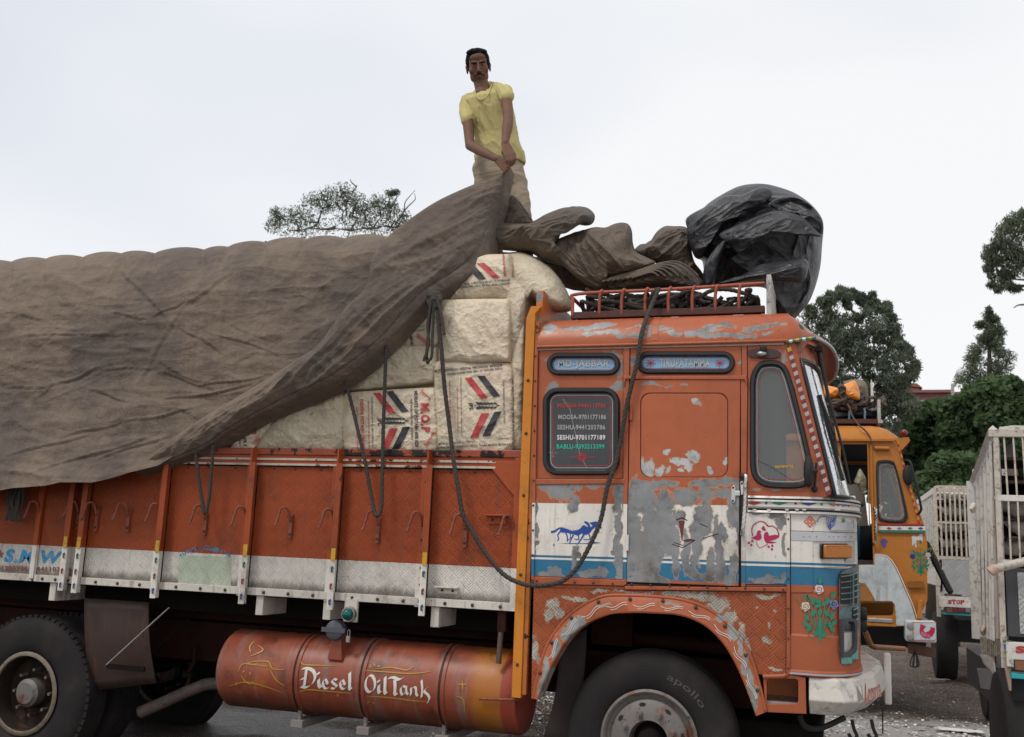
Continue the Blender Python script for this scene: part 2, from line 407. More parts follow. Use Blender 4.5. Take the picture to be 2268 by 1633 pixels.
# heights of the bed
z_rail = zD(820, 994); z_rail2 = zD(820, 1010); z_w1 = zD(820, 1019); z_w2 = zD(820, 1031)
z_pt = zD(820, 1037); z_or = zD(740, 1240.); z_pb = zD(740, 1314.); z_bot = zD(740, 1330.)
xb_r = xD(1160, 1250); xb_l = -9.2
M_bedp = paint('tread_plate_orange_over_white', bands=[(z_or, WHT)], plate=True, grime=.55, base=ORD, rough=.5, streak=.45)
M_bed = paint('bed_steel_orange_over_white', bands=[(z_or, WHT)], grime=.8, base=ORD, rough=.5, chips=.02, chipcol=(.04, .02, .015))
M_rail = paint('chipped_rail_paint', base=(.30, .065, .030), chips=.17, chipcol=(.016, .010, .009), grime=.6)
M_flange = paint('dirty_white_flange', base=(.60, .56, .50), grime=.9, chips=.06, chipcol=(.05, .03, .02), streak=.7)
M_patch = paint('pale_green_panel_paint', base=(.50, .56, .44), plate=True, grime=.5, streak=.3)
stx = [xD(v, 1150) for v in (85, 188, 361, 554, 747, 947)]       # stake positions
sx = [xb_l]+[stx[0], stx[1], stx[2], stx[3], stx[4], stx[5]]+[xb_r]
# side panels, one per bay
edges = [xb_l, xD(-300, 1150), xD(-140, 1150)]+stx+[xb_r]
for i in range(len(edges)-1):
    a, b = edges[i]+.012, edges[i+1]-.012
    mb = MB().box(a, b, D+.035, D+.05, z_pb, z_pt); part(mb, 'side_panel', M_bedp)
    mb = MB().box(a, b, D+.012, D+.034, z_bot, z_pb+.004); part(mb, 'panel_flange', M_flange, bevel=.003)
mb = MB().box(xb_l, xb_r, D+.01, D+.09, z_rail2, z_rail); part(mb, 'top_rail', M_rail, bevel=.006)
part(MB().box(xb_l, xb_r, D+.022, D+.05, z_w2-.008, z_rail2), 'upper_strip', M_bed)
M_trim = paint('dirty_white_trim', base=(.52, .46, .38), grime=.9, chips=.12, chipcol=(.10, .03, .015))
for zz in (z_w1, z_w2): part(MB().box(xb_l, xb_r-.22, D+.014, D+.022, zz-.008, zz+.006), 'white_trim_line', M_trim)
# stakes: angle bars standing proud, white foot hangs below the panel
M_dg = simple('dull_green_arrow', (.03, .09, .06), .6); M_dr = simple('dull_red_arrow', (.20, .03, .04), .6); M_db = simple('dull_blue_arrow', (.03, .05, .15), .6)
def stake(x, zt, zb, wd=.06):
    mb = MB(); mb.box(x-.008, x+.004, D-.05, D+.034, zb, zt); mb.box(x-wd-.008, x-.008, D+.018, D+.0345, zb+.05, zt)
    mb.hexa([(x+.004, D-.05, zb), (x+.03, D-.04, zb), (x+.03, D-.034, zb), (x+.004, D-.044, zb), (x+.004, D-.05, zt-.1), (x+.03, D-.04, zt-.1), (x+.03, D-.034, zt-.1), (x+.004, D-.044, zt-.1)])
    s = part(mb, 'stake', M_bed, bevel=.002)
    mb = MB().box(x+.001, x+.032, D-.054, D-.051, z_or-.006, z_or+.075); part(mb, 'yellow_marker', M_yel, s)
    for j, (dz, mm) in enumerate(((-.05, M_dg), (-.16, M_dr), (-.26, M_db))):
        mb = MB().sheet([(x+.004, z_or+dz), (x+.02, z_or+dz+.012), (x+.028, z_or+dz-.004), (x+.018, z_or+dz-.012), (x+.024, z_or+dz-.03), (x+.008, z_or+dz-.03)], lambda a, b: (a, D-.0525, b)); part(mb, 'arrow_sticker', mm, s)
    return s
for x in stx[1:]: stake(x, z_rail-.005, z_bot-.06)
stake(stx[1]-.12, z_rail-.005, z_bot-.05); stake(edges[1], z_rail, z_bot-.06); stake(edges[2], z_rail, z_bot-.06)
part(MB().box(stx[0]-.03, stx[0]+.01, D+.005, D+.034, z_bot+.02, z_pt-.1), 'gate_bar', M_bed, bevel=.003)
part(MB().box(xb_r-.085, xb_r, D+.006, D+.034, z_bot, z_rail2), 'corner_post', M_bed, bevel=.003)
g = poly2([(1075, 1022), (1148, 1022), (1148, 1110), (1125, 1085)]); part(MB().prism(g, D+.016, D+.033), 'corner_gusset', M_bed, bevel=.002)
# bolts and rivets share one mesh
_b = MB().lathe([(0, -.008), (.006, -.0075), (.0085, -.004), (.009, 0)], (0, 0, 0), 'Y', 8)
_bolt0 = _b.build('bolt', simple('dark_bolt', (.06, .035, .025), .6), None, smooth=60); boltme = _bolt0.data; bpy.data.objects.remove(_bolt0)
def bolt(x, z, y, parent=None, s=1., mat=None, name='bolt'):
    parent = parent or truck; o = bpy.data.objects.new(name, boltme); COL.objects.link(o); o.parent = parent
    o.location = Vector((x, y, z))-ORG[parent.name]; o.scale = (s, s, s); return o
for i in range(3, len(edges)-1):
    a, b = edges[i], edges[i+1]
    for t in (.22, .5, .78): bolt(lerp(a, b, t), (z_bot+z_pb)/2, D+.012, s=1.3)
    if i > 4:
        for t in (.2, .45, .75): bolt(lerp(a, b, t), z_pt-.012, D+.035)
for x in stx[1:]:
    for q in (.13, .5, .87): bolt(x-.035, lerp(z_or, z_pt, q), D+.018)
    for q in (.1, .5, .9): bolt(x-.035, lerp(z_bot, z_or, q), D+.018)
for q in np.linspace(.05, .95, 8): bolt(xb_r-.03, lerp(z_bot, z_rail2, q), D+.006, s=1.3)
# hooks: strap with a curled rod
def hook(vx, vy, name='rope_hook'):
    p = V(vx, vy, D+.02); x, z = p.x, p.z; mb = MB()
    mb.box(x-.012, x+.012, D+.016, D+.030, z-.15, z+.01)
    mb.tube(smooth_path([(x, D+.012, z-.03), (x-.004, D-.012, z+.03), (x-.02, D-.03, z+.055), (x-.045, D-.042, z+.045), (x-.058, D-.045, z+.0), (x-.07, D-.05, z-.055), (x-.078, D-.055, z-.07)], 5), .0085, 8)
    h = part(mb, name, M_rust, smooth=40)
    bolt(x, z-.03, D+.014, h); bolt(x, z-.12, D+.014, h)
for vx, vy in ((90, 1128), (176, 1128), (216, 1131), (286, 1132), (359, 1134), (456, 1138), (548, 1141), (645, 1143), (742, 1147), (838, 1152), (937, 1154), (1031, 1160), (1138, 1162)): hook(vx, vy)
def bracket(x0, y0, x1, y1, mat):
    a = V(x0, y0); b = V(x1, y1); mb = MB().box(a.x, b.x, D+.026, D+.035, b.z, a.z); mb.box(a.x-.012, b.x+.012, D-.02, D+.034, a.z-.004, a.z+.004)
    h = part(mb, 'step_bracket', mat, bevel=.002); bolt(a.x+.03, (a.z+b.z)/2, D+.026, h); bolt(b.x-.03, (a.z+b.z)/2, D+.026, h)
bracket(1078, 1141, 1118, 1162, M_bed); bracket(967, 1300, 1009, 1317, M_flange)
# cross-bearers below the bed
for vx in (100, 562, 712, 952, 1100):
    a = V(vx, 1330); part(MB().box(a.x, a.x+.055, D+.03, D+2.2, z_bot-.13, z_bot-.002), 'cross_bearer', M_flange if vx < 1100 else M_frame, bevel=.003)
part(MB().box(xb_l, xb_r, D+.055, D+2.3, z_bot-.01, z_bot+.03), 'bed_floor', M_dark); part(MB().box(xb_l, xb_r-.05, D+.34, D+2.25, z_bot-.16, z_bot-.012), 'bed_floor_beams', M_dark)
part(MB().box(xb_l, xb_r, D+2.3, D+2.35, z_bot, z_rail), 'far_side_wall', M_bed)
part(MB().box(xb_l, xb_l+.05, D+.04, D+2.35, z_bot, z_rail), 'tail_board', M_bed)
# pale green square and faded blue arch lettering on the third bay
gp = poly2([(389, 1229), (388, 1297), (505, 1304), (506, 1234)]); part(MB().prism(gp, D+.0335, D+.0348), 'pale_green_patch', M_patch)
mb = MB()
for i in range(22):
    t = i/21; a = lerp(400, 508, t); h = 1226-16*math.sin(math.pi*t); r = random.Random(i)
    for q in range(2): band(mb, [(a+r.uniform(-3, 1), h+r.uniform(-2, 2)), (a+r.uniform(0, 4), h+r.uniform(4, 11))], r.uniform(1, 2.4), lambda x, y: V(x, y, D+.033))
part(mb, 'faded_blue_lettering', simple('faded_blue_paint', (.03, .22, .42), .6, var=.4))
# SMW stencil with stars and numbers
mb = MB(); Ys = D+.032
def pl(pts): mb.sheet(pts, lambda x, y: V(x, y, Ys))
S_ = lambda x, y: (x, y)
lettering(mb, 'S.M.W', quadmap([V(7, 1245, Ys), V(130, 1249, Ys), V(139, 1221, Ys), V(16, 1216, Ys)]), .045)
part(mb, 'blue_stencil_letters', simple('blue_stencil_paint', (.015, .25, .52), .55, var=.3, dirt=(.4, .4, .36), scale=12))
mb = MB()
for cx_, cy_ in ((149, 1230), (1, 1228)):
    st = [(cx_+(9 if k % 2 == 0 else 3.8)*math.sin(k*math.pi/5), cy_-(11 if k % 2 == 0 else 4.4)*math.cos(k*math.pi/5)) for k in range(10)]; mb.sheet(st, lambda x, y: V(x, y, Ys))
lettering(mb, '9441203786  9441103786', quadmap([V(-24, 1263, Ys), V(160, 1267, Ys), V(160, 1257, Ys), V(-24, 1252, Ys)]), .03)
part(mb, 'faded_red_numbers', simple('faded_maroon_paint', (.22, .08, .07), .6, var=.4))
# green marker lamp under the bed
a = V(771, 1361, D-.02); mb = MB().box(a.x-.045, a.x+.05, D+.005, D+.03, a.z-.05, z_bot+.02); lb = part(mb, 'lamp_bracket', M_flange, bevel=.004)
part(MB().lathe([(0, -.05), (.02, -.048), (.033, -.035), (.038, -.015), (.04, .0)], (a.x, D-.01, a.z), 'Y', 20), 'green_lens', simple('green_lens', (.0, .09, .085), .12, var=.2), lb, smooth=60)
part(MB().lathe([(.040, -.012), (.048, -.012), (.05, .0), (.05, .014)], (a.x, D-.01, a.z), 'Y', 20), 'lamp_ring', M_steel, lb, smooth=40)

# ---------------- chassis, tank, wheels ----------------
part(MB().box(xb_l, -.15, 6.62, 6.70, .66, .95), 'chassis_rail', M_frame, bevel=.01)
part(MB().box(xb_l, -.15, 7.6, 7.68, .66, .95), 'chassis_rail', M_frame)
part(MB().box(xb_l, xb_r, 6.58, 6.72, .97, 1.10), 'wooden_sill', M_frame)
part(MB().box(-1.5, -.1, 6.5, 8.0, .45, .62), 'axle_beam', M_dark, bevel=.03)
# tank: a lying drum; axis from the two tangents
Yt = 6.30; zt = (V(820, 1415, Yt).z+V(820, 1594, Yt-.02).z)/2; rt = (V(820, 1413, Yt).z-V(820, 1596, Yt-.02).z)/2*.985
xt0 = V(497, 1480, Yt-.1).x+.02; xt1 = V(1146, 1530, Yt-.2).x
tm = M('orange_brown_tank_paint', (.27, .062, .030), .42); tP, tx, ty, tz = tm.pos()
tn = tm.noise(3, 6, .65); tm.mul(tn*.7+.62)
tm.mix((tm.noise(1, 6, .7, st=(9, 1, 1.2)).step(.50, .62))*.6, (.22, .15, .13)); tm.mix(tm.noise(1, 7, .75, st=(40, 40, 3)).step(.55, .7)*.5, (.09, .05, .035))
tm.mix(((tx-V(1085, 1500, Yt).x).step(-.10, .03))*.85, (.40, .14, .014)); tm.mix(((tx-V(1137, 1500, Yt).x).step(-.01, .01))*.9, (.30, .035, .02))
tm.mix(tm.noise(7, 8, .7).step(.50, .72)*.7, (.05, .03, .022)); tm.mix(tm.noise(2.2, 3).step(.6, .75)*.5, (.55, .15, .03))
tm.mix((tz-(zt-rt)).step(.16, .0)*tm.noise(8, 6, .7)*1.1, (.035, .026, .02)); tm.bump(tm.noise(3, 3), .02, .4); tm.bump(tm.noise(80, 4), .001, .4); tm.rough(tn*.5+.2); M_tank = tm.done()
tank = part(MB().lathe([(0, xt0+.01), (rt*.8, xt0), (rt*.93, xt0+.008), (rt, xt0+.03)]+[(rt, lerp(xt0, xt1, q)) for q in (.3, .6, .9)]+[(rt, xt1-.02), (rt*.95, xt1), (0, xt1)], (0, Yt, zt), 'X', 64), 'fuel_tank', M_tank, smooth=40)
def tk(x, y, off=.003):    # picture direction onto the tank
    r = ray(x, y); o = CAM-Vector((0, Yt, zt)); R = rt+off
    a = r.y**2+r.z**2; b = o.y*r.y+o.z*r.z; c = o.y**2+o.z**2-R*R; q = b*b-a*c
    t = (-b-math.sqrt(max(q, 0)))/a; return CAM+r*t
for vx in (650, 798, 975):
    x = tk(vx, 1500).x
    s = part(MB().lathe([(rt, x-.035), (rt+.008, x-.033), (rt+.008, x-.006), (rt+.001, x-.004), (rt+.001, x+.004), (rt+.008, x+.006), (rt+.008, x+.033), (rt, x+.035)], (0, Yt, zt), 'X', 48), 'tank_strap', M_tank, smooth=40)
    part(MB().lathe([(rt+.006, x+.0), (rt+.011, x+.002), (rt+.011, x+.008), (rt+.006, x+.010)], (0, Yt, zt), 'X', 48), 'strap_cord', M_black, s)
    mb = MB().box(x-.045, x+.045, Yt-.18, Yt+.5, zt-rt-.07, zt-rt-.02); mb.box(x-.012, x+.012, Yt-.15, Yt-.12, zt-rt-.05, zt-rt+.13)
    part(mb, 'tank_bracket', simple('grey_bracket', (.22, .19, .18), .7), s, bevel=.004)
# filler neck and cap
a = tk(747, 1455); mb = MB().hexa([(a.x-.06, a.y-.03, a.z-.02), (a.x+.05, a.y-.03, a.z-.02), (a.x+.05, a.y+.06, a.z), (a.x-.06, a.y+.06, a.z), (a.x-.035, a.y-.03, a.z+.13), (a.x+.03, a.y-.03, a.z+.13), (a.x+.03, a.y+.06, a.z+.14), (a.x-.035, a.y+.06, a.z+.14)])
nk = part(mb, 'filler_neck', M_tank, tank, bevel=.006)
c = V(743, 1396, a.y-.04); mb = MB().lathe([(0, -.03), (.05, -.03), (.062, -.022), (.066, 0), (.066, .03), (.03, .05)], tuple(c), 'Y', 24); mb.box(c.x-.085, c.x+.085, c.y-.036, c.y-.03, c.z-.012, c.z+.018)
cap = part(mb, 'filler_cap', simple('grey_cast_cap', (.10, .10, .12), .55, .3), tank, smooth=40)
p = V(772, 1409, a.y-.05); mb = MB().box(p.x-.013, p.x+.013, p.y-.01, p.y+.012, p.z-.04, p.z); mb.tube(smooth_path([(p.x-.008, p.y, p.z-.002), (p.x-.008, p.y, p.z+.03), (p.x, p.y, p.z+.04), (p.x+.008, p.y, p.z+.03), (p.x+.008, p.y, p.z-.002)], 3), .003, 6)
part(mb, 'padlock', M_steel, tank, bevel=.002)
# brush lettering: a flat nib dragged along strokes
def nib(mb, pts, w, fn, ang=45., close=0):
    ca, sa = math.cos(R_(ang))*w/2, math.sin(R_(ang))*w/2
    P = smooth_path([(a, b, 0) for a, b in pts], 4) if len(pts) > 2 else [Vector((a, b, 0)) for a, b in pts]
    for p, q in zip(P, P[1:]):
        c4 = [(p.x-ca, p.y+sa), (p.x+ca, p.y-sa), (q.x+ca, q.y-sa), (q.x-ca, q.y+sa)]
        mb.add([fn(*k) for k in c4], [(0, 1, 2, 3)])
T_ = lambda x, y: tk(x, y, .004)
def U5(cx, cy): return (443+cx*.4236, 941.3+cy*.4236)      # picture units of an enlarged crop
NW = 8.6
# crop coordinates -> view units
def wr(strokes, w=NW, ang=40.):
    mb = MB()
    for s in strokes: nib(mb, [U5(*p) for p in s], w, T_, ang)
    part(mb, 'brush_letter', M_vinyl_w, tank)
wr([[(557,1275),(552,1310),(545,1365)], [(535,1275),(560,1272),(590,1285),(602,1315),(590,1350),(560,1372),(530,1368)], [(528,1330),(545,1325)]])                      # D
wr([[(615,1297),(622,1303)], [(620,1330),(622,1360),(632,1374)]])                                                     # i
wr([[(668,1355),(655,1330),(642,1345),(646,1368),(660,1380),(676,1372)], [(645,1358),(668,1345)]], 6.)                 # e
wr([[(715,1335),(700,1328),(690,1342),(705,1357),(715,1368),(702,1380),(686,1375)]], 6.)                               # s
wr([[(758,1360),(746,1334),(733,1348),(736,1370),(750,1382),(765,1374)], [(735,1361),(758,1350)]], 6.)                 # e
wr([[(783,1295),(783,1340),(782,1375),(790,1383)]])                                                                  # l
wr([[(905,1315),(885,1310),(868,1335),(866,1370),(880,1395),(900,1393),(914,1370),(913,1335),(903,1316)]], 7)         # O
wr([[(930,1338),(936,1343)], [(935,1362),(934,1392),(942,1402)]])                                                     # i
wr([[(968,1318),(967,1365),(966,1395),(974,1406)]])                                                                   # l
wr([[(985,1325),(1010,1320),(1040,1332),(1062,1322)], [(1018,1330),(1020,1370),(1018,1402),(1028,1412)]])             # T
wr([[(1075,1372),(1062,1365),(1050,1378),(1052,1402),(1062,1412),(1076,1395)], [(1078,1368),(1079,1398),(1088,1410)]], 6.)  # a
wr([[(1102,1375),(1104,1400),(1100,1415)], [(1104,1380),(1122,1370),(1130,1385),(1130,1405),(1138,1418)]], 6.)         # n
wr([[(1158,1335),(1162,1380),(1158,1425)], [(1190,1370),(1172,1392),(1190,1410),(1200,1430),(1188,1455)]], 6.)         # k
def sw(pts, w=2.0, f=U5):
    mb = MB(); band(mb, [tuple(q)[:2] for q in smooth_path([(*f(*p), 0) for p in pts], 5)], lambda t: w*(.5+math.sin(math.pi*t)), T_); part(mb, 'scroll_stroke', M_gold, tank)
sw([(527,1222),(535,1250),(590,1256),(700,1258)]); sw([(515,1400),(560,1385),(660,1392),(790,1404)]); sw([(862,1285),(950,1290),(1100,1300),(1205,1290)]); sw([(880,1420),(980,1425),(1100,1440),(1180,1448)])
sw([(925,1275),(1000,1268),(1080,1282),(1120,1262)]); sw([(150,1365),(240,1345),(340,1368),(430,1400)]); sw([(200,1290),(225,1250),(290,1255),(345,1258)]); sw([(250,1245),(300,1235),(360,1240),(380,1275),(440,1280)]); sw([(365,1275),(395,1330),(440,1365)]); sw([(215,1310),(240,1345),(270,1358)]); sw([(285,1130),(260,1160),(265,1190)]); sw([(300,1150),(330,1175),(300,1195),(262,1210)]); sw([(1345,1355),(1395,1358)]); sw([(1370,1335),(1375,1390)]); sw([(1340,1420),(1375,1435),(1385,1500)]); sw([(820,1290),(828,1330),(825,1380)])
mb = MB()
for k in range(14): c = U5(258+k*9, 1243+5*math.sin(k)+k*2); mb.add([T_(c[0]+dx, c[1]+dy) for dx, dy in ((-1.6, 0), (0, -1.8), (1.6, 0), (0, 1.8))], [(0, 1, 2, 3)])
for c, a in (((890, 1262), 1), ((912, 1254), 2), ((935, 1262), .4), ((828, 1268), 1.5), ((228, 1290), 1.2), ((262, 1300), 2), ((190, 1355), 1.4), ((275, 1348), 1.2), ((880, 1450), .5), ((910, 1455), 2.5), ((720, 1415), 2)):
    c = U5(*c); mb.sheet([(c[0]+9*math.cos(a)*u-4*math.sin(a)*v, c[1]-9*math.sin(a)*u-4*math.cos(a)*v) for u, v in ((-.5, 0), (0, .5), (.6, 0), (0, -.5))], T_)
part(mb, 'yellow_leaf_dabs', M_gold, tank)['kind'] = 'stuff'

# wheels
rubm = M('dusty_tyre_rubber', (.020, .018, .018), .8, spec=.2); rP, rx_, ry_, rz_ = rubm.pos('object'); rr_ = (rx_*rx_+rz_*rz_).f('SQRT')
rubm.mul(rubm.noise(5, 6, .65, vec=rP)*1.1+.5); rubm.mix(rubm.noise(2, 4, .6, vec=rP).step(.45, .7)*.40, (.060, .048, .042)); rubm.bump((rr_*620).f('SINE'), .0012, .25); rubm.bump(rubm.noise(90, 4, .6, vec=rP), .0015, .6); M_tyre = rubm.done()
rm = M('rusty_grey_rim', (.17, .155, .145), .6, .25); rP2 = rm.pos('object')[0]; rn_ = rm.noise(7, 7, .7, vec=rP2); rm.mix(rn_.step(.5, .62)*.8, (.16, .055, .025)); rm.mix(rm.noise(24, 5, .7, vec=rP2).step(.58, .7), (.03, .02, .018)); rm.bump(rn_, .004, .5); M_rim = rm.done()
M_rimd = simple('dark_rusty_dish', (.025, .017, .013), .8, spec=.2, var=.5, dirt=(.09, .04, .02)); M_ring = simple('cream_rim_ring', (.17, .14, .10), .6, var=.3, dirt=(.07, .045, .03), scale=14)
def wheel(c, R=.51, front=True, wd=.27, name='wheel', parent=None, dual=False):
    parent = parent or truck; c = Vector(c); h = MB()
    e = bpy.data.objects.new(name, None); COL.objects.link(e); e.parent = parent; e.location = c-ORG[parent.name]; e.empty_display_size = .1; ORG[e.name] = c
    def at(mb, n, m, **k):
        me = mb.build(n, m, None, **k); me.parent = e; ORG[me.name] = c; return me
    prof = [(.27, .03), (.30, .005), (.36, -.012), (R-.085, -.010), (R-.04, .004), (R-.018, .025), (R-.003, .045), (R, .06)]
    gr = []
    for k in range(5): y0 = .06+(wd-.12)*k/5; gr += [(R, y0+.004), (R, y0+(wd-.12)/5-.008), (R-.012, y0+(wd-.12)/5-.005), (R-.012, y0+(wd-.12)/5)]
    prof += gr+[(R, wd-.06), (R-.02, wd-.03), (R-.1, wd), (.27, wd-.03)]
    ty = at(MB().lathe(prof, (0, 0, 0), 'Y', 96), 'tyre', M_tyre, smooth=35)
    mb = MB()
    for k in range(64):     # shoulder blocks
        a = 2*math.pi*k/64
        for r0, r1, y0, y1 in ((R-.024, R+.004, .02, .055),):
            pts = []
            for yy in (y0, y1):
                for r in (r0, r1):
                    for da in (-.032, .032): pts.append((r*math.cos(a+da), yy, r*math.sin(a+da)))
            mb.add(pts, [(0, 1, 3, 2), (4, 6, 7, 5), (0, 2, 6, 4), (1, 5, 7, 3), (2, 3, 7, 6)])
    if not front or R > .52: at(mb, 'tread_block', M_tyre)['kind'] = 'stuff'
    if front:
        at(MB().lathe([(.285, .012), (.29, -.004), (.275, -.012), (.262, -.002), (.255, .02), (.235, .03), (.228, .012), (.21, .0), (.15, -.012), (.115, -.018), (.112, .03), (.1, .06), (0, .06)], (0, 0, 0), 'Y', 64), 'rim', M_rim, smooth=35)
        for k in range(8):
            a = 2*math.pi*(k+.45)/8; p = (.155*math.cos(a), -.012, .155*math.sin(a))
            at(MB().lathe([(0, -.055), (.008, -.055), (.009, -.03), (.015, -.029), (.017, -.004), (.022, 0)], p, 'Y', 10), 'wheel_nut', M_rim, smooth=50)
        mb = MB()
        for k in range(8):
            a = 2*math.pi*(k+.0)/8+.2; ca, sa = math.cos(a), math.sin(a); r = .205
            mb.add([(r*ca-sa*u+ca*v, -.007, r*sa+ca*u+sa*v) for u, v in circ(0, 0, .02, 10, .011)], [tuple(range(10))])
        at(mb, 'vent_hole', M_black)
        h = MB().lathe([(0, -.035), (.04, -.034), (.062, -.02), (.07, .02), (.1, .06)], (0, 0, 0), 'Y', 24); at(h, 'hub', M_dark, smooth=40)
        mb = MB(); vs, fs = text_mesh('apollo', .01); x0 = min(v[0] for v in vs); x1 = max(v[0] for v in vs)
        pt = lambda u, v: (lambda r, a: (r*math.sin(a), -.0135, r*math.cos(a)))(.37+v*.055, R_(16)+u*R_(40))
        mb.add([pt((a-x0)/(x1-x0), b) for a, b in vs], fs); at(mb, 'tyre_lettering', simple('tyre_letter_rubber', (.075, .066, .06), .9))
    else:
        at(MB().lathe([(.29, .01), (.296, -.006), (.28, -.014), (.262, -.004), (.255, .04), (.25, .13), (.20, .15), (.12, .14), (.1, .10), (0, .1)], (0, 0, 0), 'Y', 64), 'rim', M_rimd, smooth=35); at(MB().lathe([(.262, -.006), (.268, -.017), (.285, -.017), (.297, -.008)], (0, 0, 0), 'Y', 64), 'rim_ring', M_ring, smooth=60)
        hb = at(MB().lathe([(0, .0), (.075, .004), (.088, .018), (.1, .025), (.1, .14)], (0, 0, 0), 'Y', 28), 'hub', M_rim, smooth=35)
        for k in range(8):
            a = 2*math.pi*k/8; at(MB().lathe([(0, .065), (.012, .065), (.014, .13)], (.16*math.cos(a), 0, .16*math.sin(a)), 'Y', 8), 'wheel_nut', M_rim, smooth=50)
    return e
pw = V(1437, 1638, 6.10); wheel((pw.x, 6.10, .51), .51)
wheel((pw.x, 8.0, .51), .51, front=False)
pr = V(57, 1546, 6.12)
wheel((pr.x, 6.10, .40), .555, front=False); wheel((pr.x, 6.46, .40), .555, front=False); wheel((pr.x, 7.7, .40), .555, front=False)
wheel((pr.x-1.4, 6.10, .40), .555, front=False)
part(MB().lathe([(0, 6.3), (.12, 6.3), (.12, 8.1), (0, 8.1)], (pr.x, 0, .51), 'Y', 16), 'rear_axle', M_dark)
# rear mudguard plate with two stays
def q3(pts): return [V(*p) for p in pts]
mud = paint('brown_grey_mudguard_paint', base=(.06, .038, .033), grime=.7, chips=.05, chipcol=(.08, .02, .012))
pts = q3([(188, 1325, 6.12), (322, 1335, 6.12), (338, 1515, 6.2), (205, 1530, 6.2)])
mb = MB(); o = Vector((.03, .0, 0)); mb.grid(lambda u, v: pts[0].lerp(pts[1], u).lerp(pts[3].lerp(pts[2], u), v)+Vector((0, -.03*math.sin(math.pi*v)+.04*u, 0)), 8, 10); mg = part(mb, 'mudguard', mud, solid=.012, smooth=60)
part(MB().tube([V(375, 1346, 6.1), V(236, 1473, 6.10)], .006, 8), 'mudguard_stay', M_steel, mg); part(MB().tube([V(440, 1352, 6.5), V(312, 1468, 6.2)], .007, 8), 'mudguard_stay', M_dark, mg)
a = V(232, 1474, 6.08); b = V(320, 1468, 6.1); part(MB().box(a.x, b.x, 6.10, 6.115, a.z-.025, a.z+.01), 'stay_bar', M_dark, mg)
exh = simple('rusty_exhaust', (.14, .10, .085), .7, var=.5, dirt=(.04, .025, .02), scale=12, bump=.002)
mb = MB().tube(smooth_path([V(309, 1579, 6.45), V(350, 1561, 6.48), V(420, 1530, 6.52), V(465, 1515, 6.56), V(530, 1516, 6.6)], 6), .042, 16, cap=False); ex = part(mb, 'exhaust_pipe', exh, smooth=60, solid=.004)
part(MB().tube([V(432, 1430, 6.56), V(430, 1470, 6.54), V(415, 1492, 6.5)], .014, 8), 'pipe_hanger', M_frame, ex); part(MB().box(V(412, 1500, 6.5).x, V(432, 1500, 6.5).x, 6.45, 6.52, V(412, 1500, 6.5).z, V(412, 1488, 6.5).z), 'hanger_block', M_dark, ex)
# leaf spring and dark tank support behind
mb = MB()
for k in range(6): mb.tube(smooth_path([(pr.x+.1+.04*k, 6.75, .62-.02*k), (pr.x+.75, 6.75, .70-.022*k), (pr.x+1.35-.04*k, 6.75, .80-.02*k)], 6), .010, 6)
part(mb, 'leaf_spring', M_dark)
a = V(1112, 1365, 6.05); b = V(1104, 1470, 6.05); part(MB().tube([a, b], .018, 10), 'hanging_rod', simple('brown_worn_rod', (.10, .06, .045), .6), smooth=50)
a = V(1062, 1548, 6.02); b = V(1150, 1550, 6.02); part(MB().tube([a, a.lerp(b, .9), b], .008, 8), 'hook_rod', M_rust)
# =====================================================================
# CAB. Side wall in the plane y = D, front corner a leaning quarter ellipse
RX, RY = .30, .42
_ft = [(zD(1748, 1494), xD(1792, 1494)), (zD(1800, 1110), xD(1800, 1110)), (zD(1834, 1098)+.0, xD(1834, 1098)), (zD(1745, 760), xD(1745, 760))]
z_belt = zD(1700, 1100)
def xflat(z):      # where the flat side ends: upright below the belt, raked above it
    if z < z_belt: return _ft[1][1]
    t = (z-_ft[2][0])/(_ft[3][0]-_ft[2][0]); return lerp(_ft[2][1], _ft[3][1], t)
xfront_low = V(1901, 1200, 6.40).x
def rx_at(z): return (xfront_low-xflat(z)) if z < z_belt else (V(1889, 1098, 6.40).x-_ft[2][1])
def cor(t, z, off=0.):    # t in degrees 0..90 (then along the flat front in metres via t>90)
    rx = rx_at(z); a = R_(min(t, 90)); s = max(0, t-90)/100
    nx, ny = math.sin(a)/rx, -math.cos(a)/RY; l = math.hypot(nx, ny)
    return Vector((xflat(z)+rx*math.sin(a)+off*nx/l, D+RY*(1-math.cos(a))+off*ny/l+s, z))
def C_(px, py, off=0.):   # picture direction onto the corner surface
    lo, hi = 0., 86.
    def g(t):
        Y = D+RY*(1-math.cos(R_(t))); p = V(px, py, Y); return p.x-(xflat(p.z)+rx_at(p.z)*math.sin(R_(t))), p
    g0 = g(0)
    if g0[0] <= 0: p = g0[1]; return Vector((p.x, D-off, p.z))
    best = None
    prev = 0; 
    for k in range(1, 44):
        t = k*2
        if g(t)[0] <= 0:
            lo, hi = prev, t
            for _ in range(18):
                m2 = (lo+hi)/2
                if g(m2)[0] > 0: lo = m2
                else: hi = m2
            best = hi; break
        prev = t
    if best is None: best = 84.
    z = g(best)[1].z; return cor(best, z, off)
def cpatch(mb, x0, x1, top, bot, off, nx=10, ny=6, flat=False):   # patch of the corner between two curves y=top(x), y=bot(x)
    tf = top if callable(top) else (lambda x: top); bf = bot if callable(bot) else (lambda x: bot)
    mb.grid(lambda u, v: C_(lerp(x0, x1, u), lerp(bf(lerp(x0, x1, u)), tf(lerp(x0, x1, u)), v), off), nx, ny); return mb
def csheet(mb, poly, off): return mb.sheet(poly, lambda x, y: C_(x, y, off))
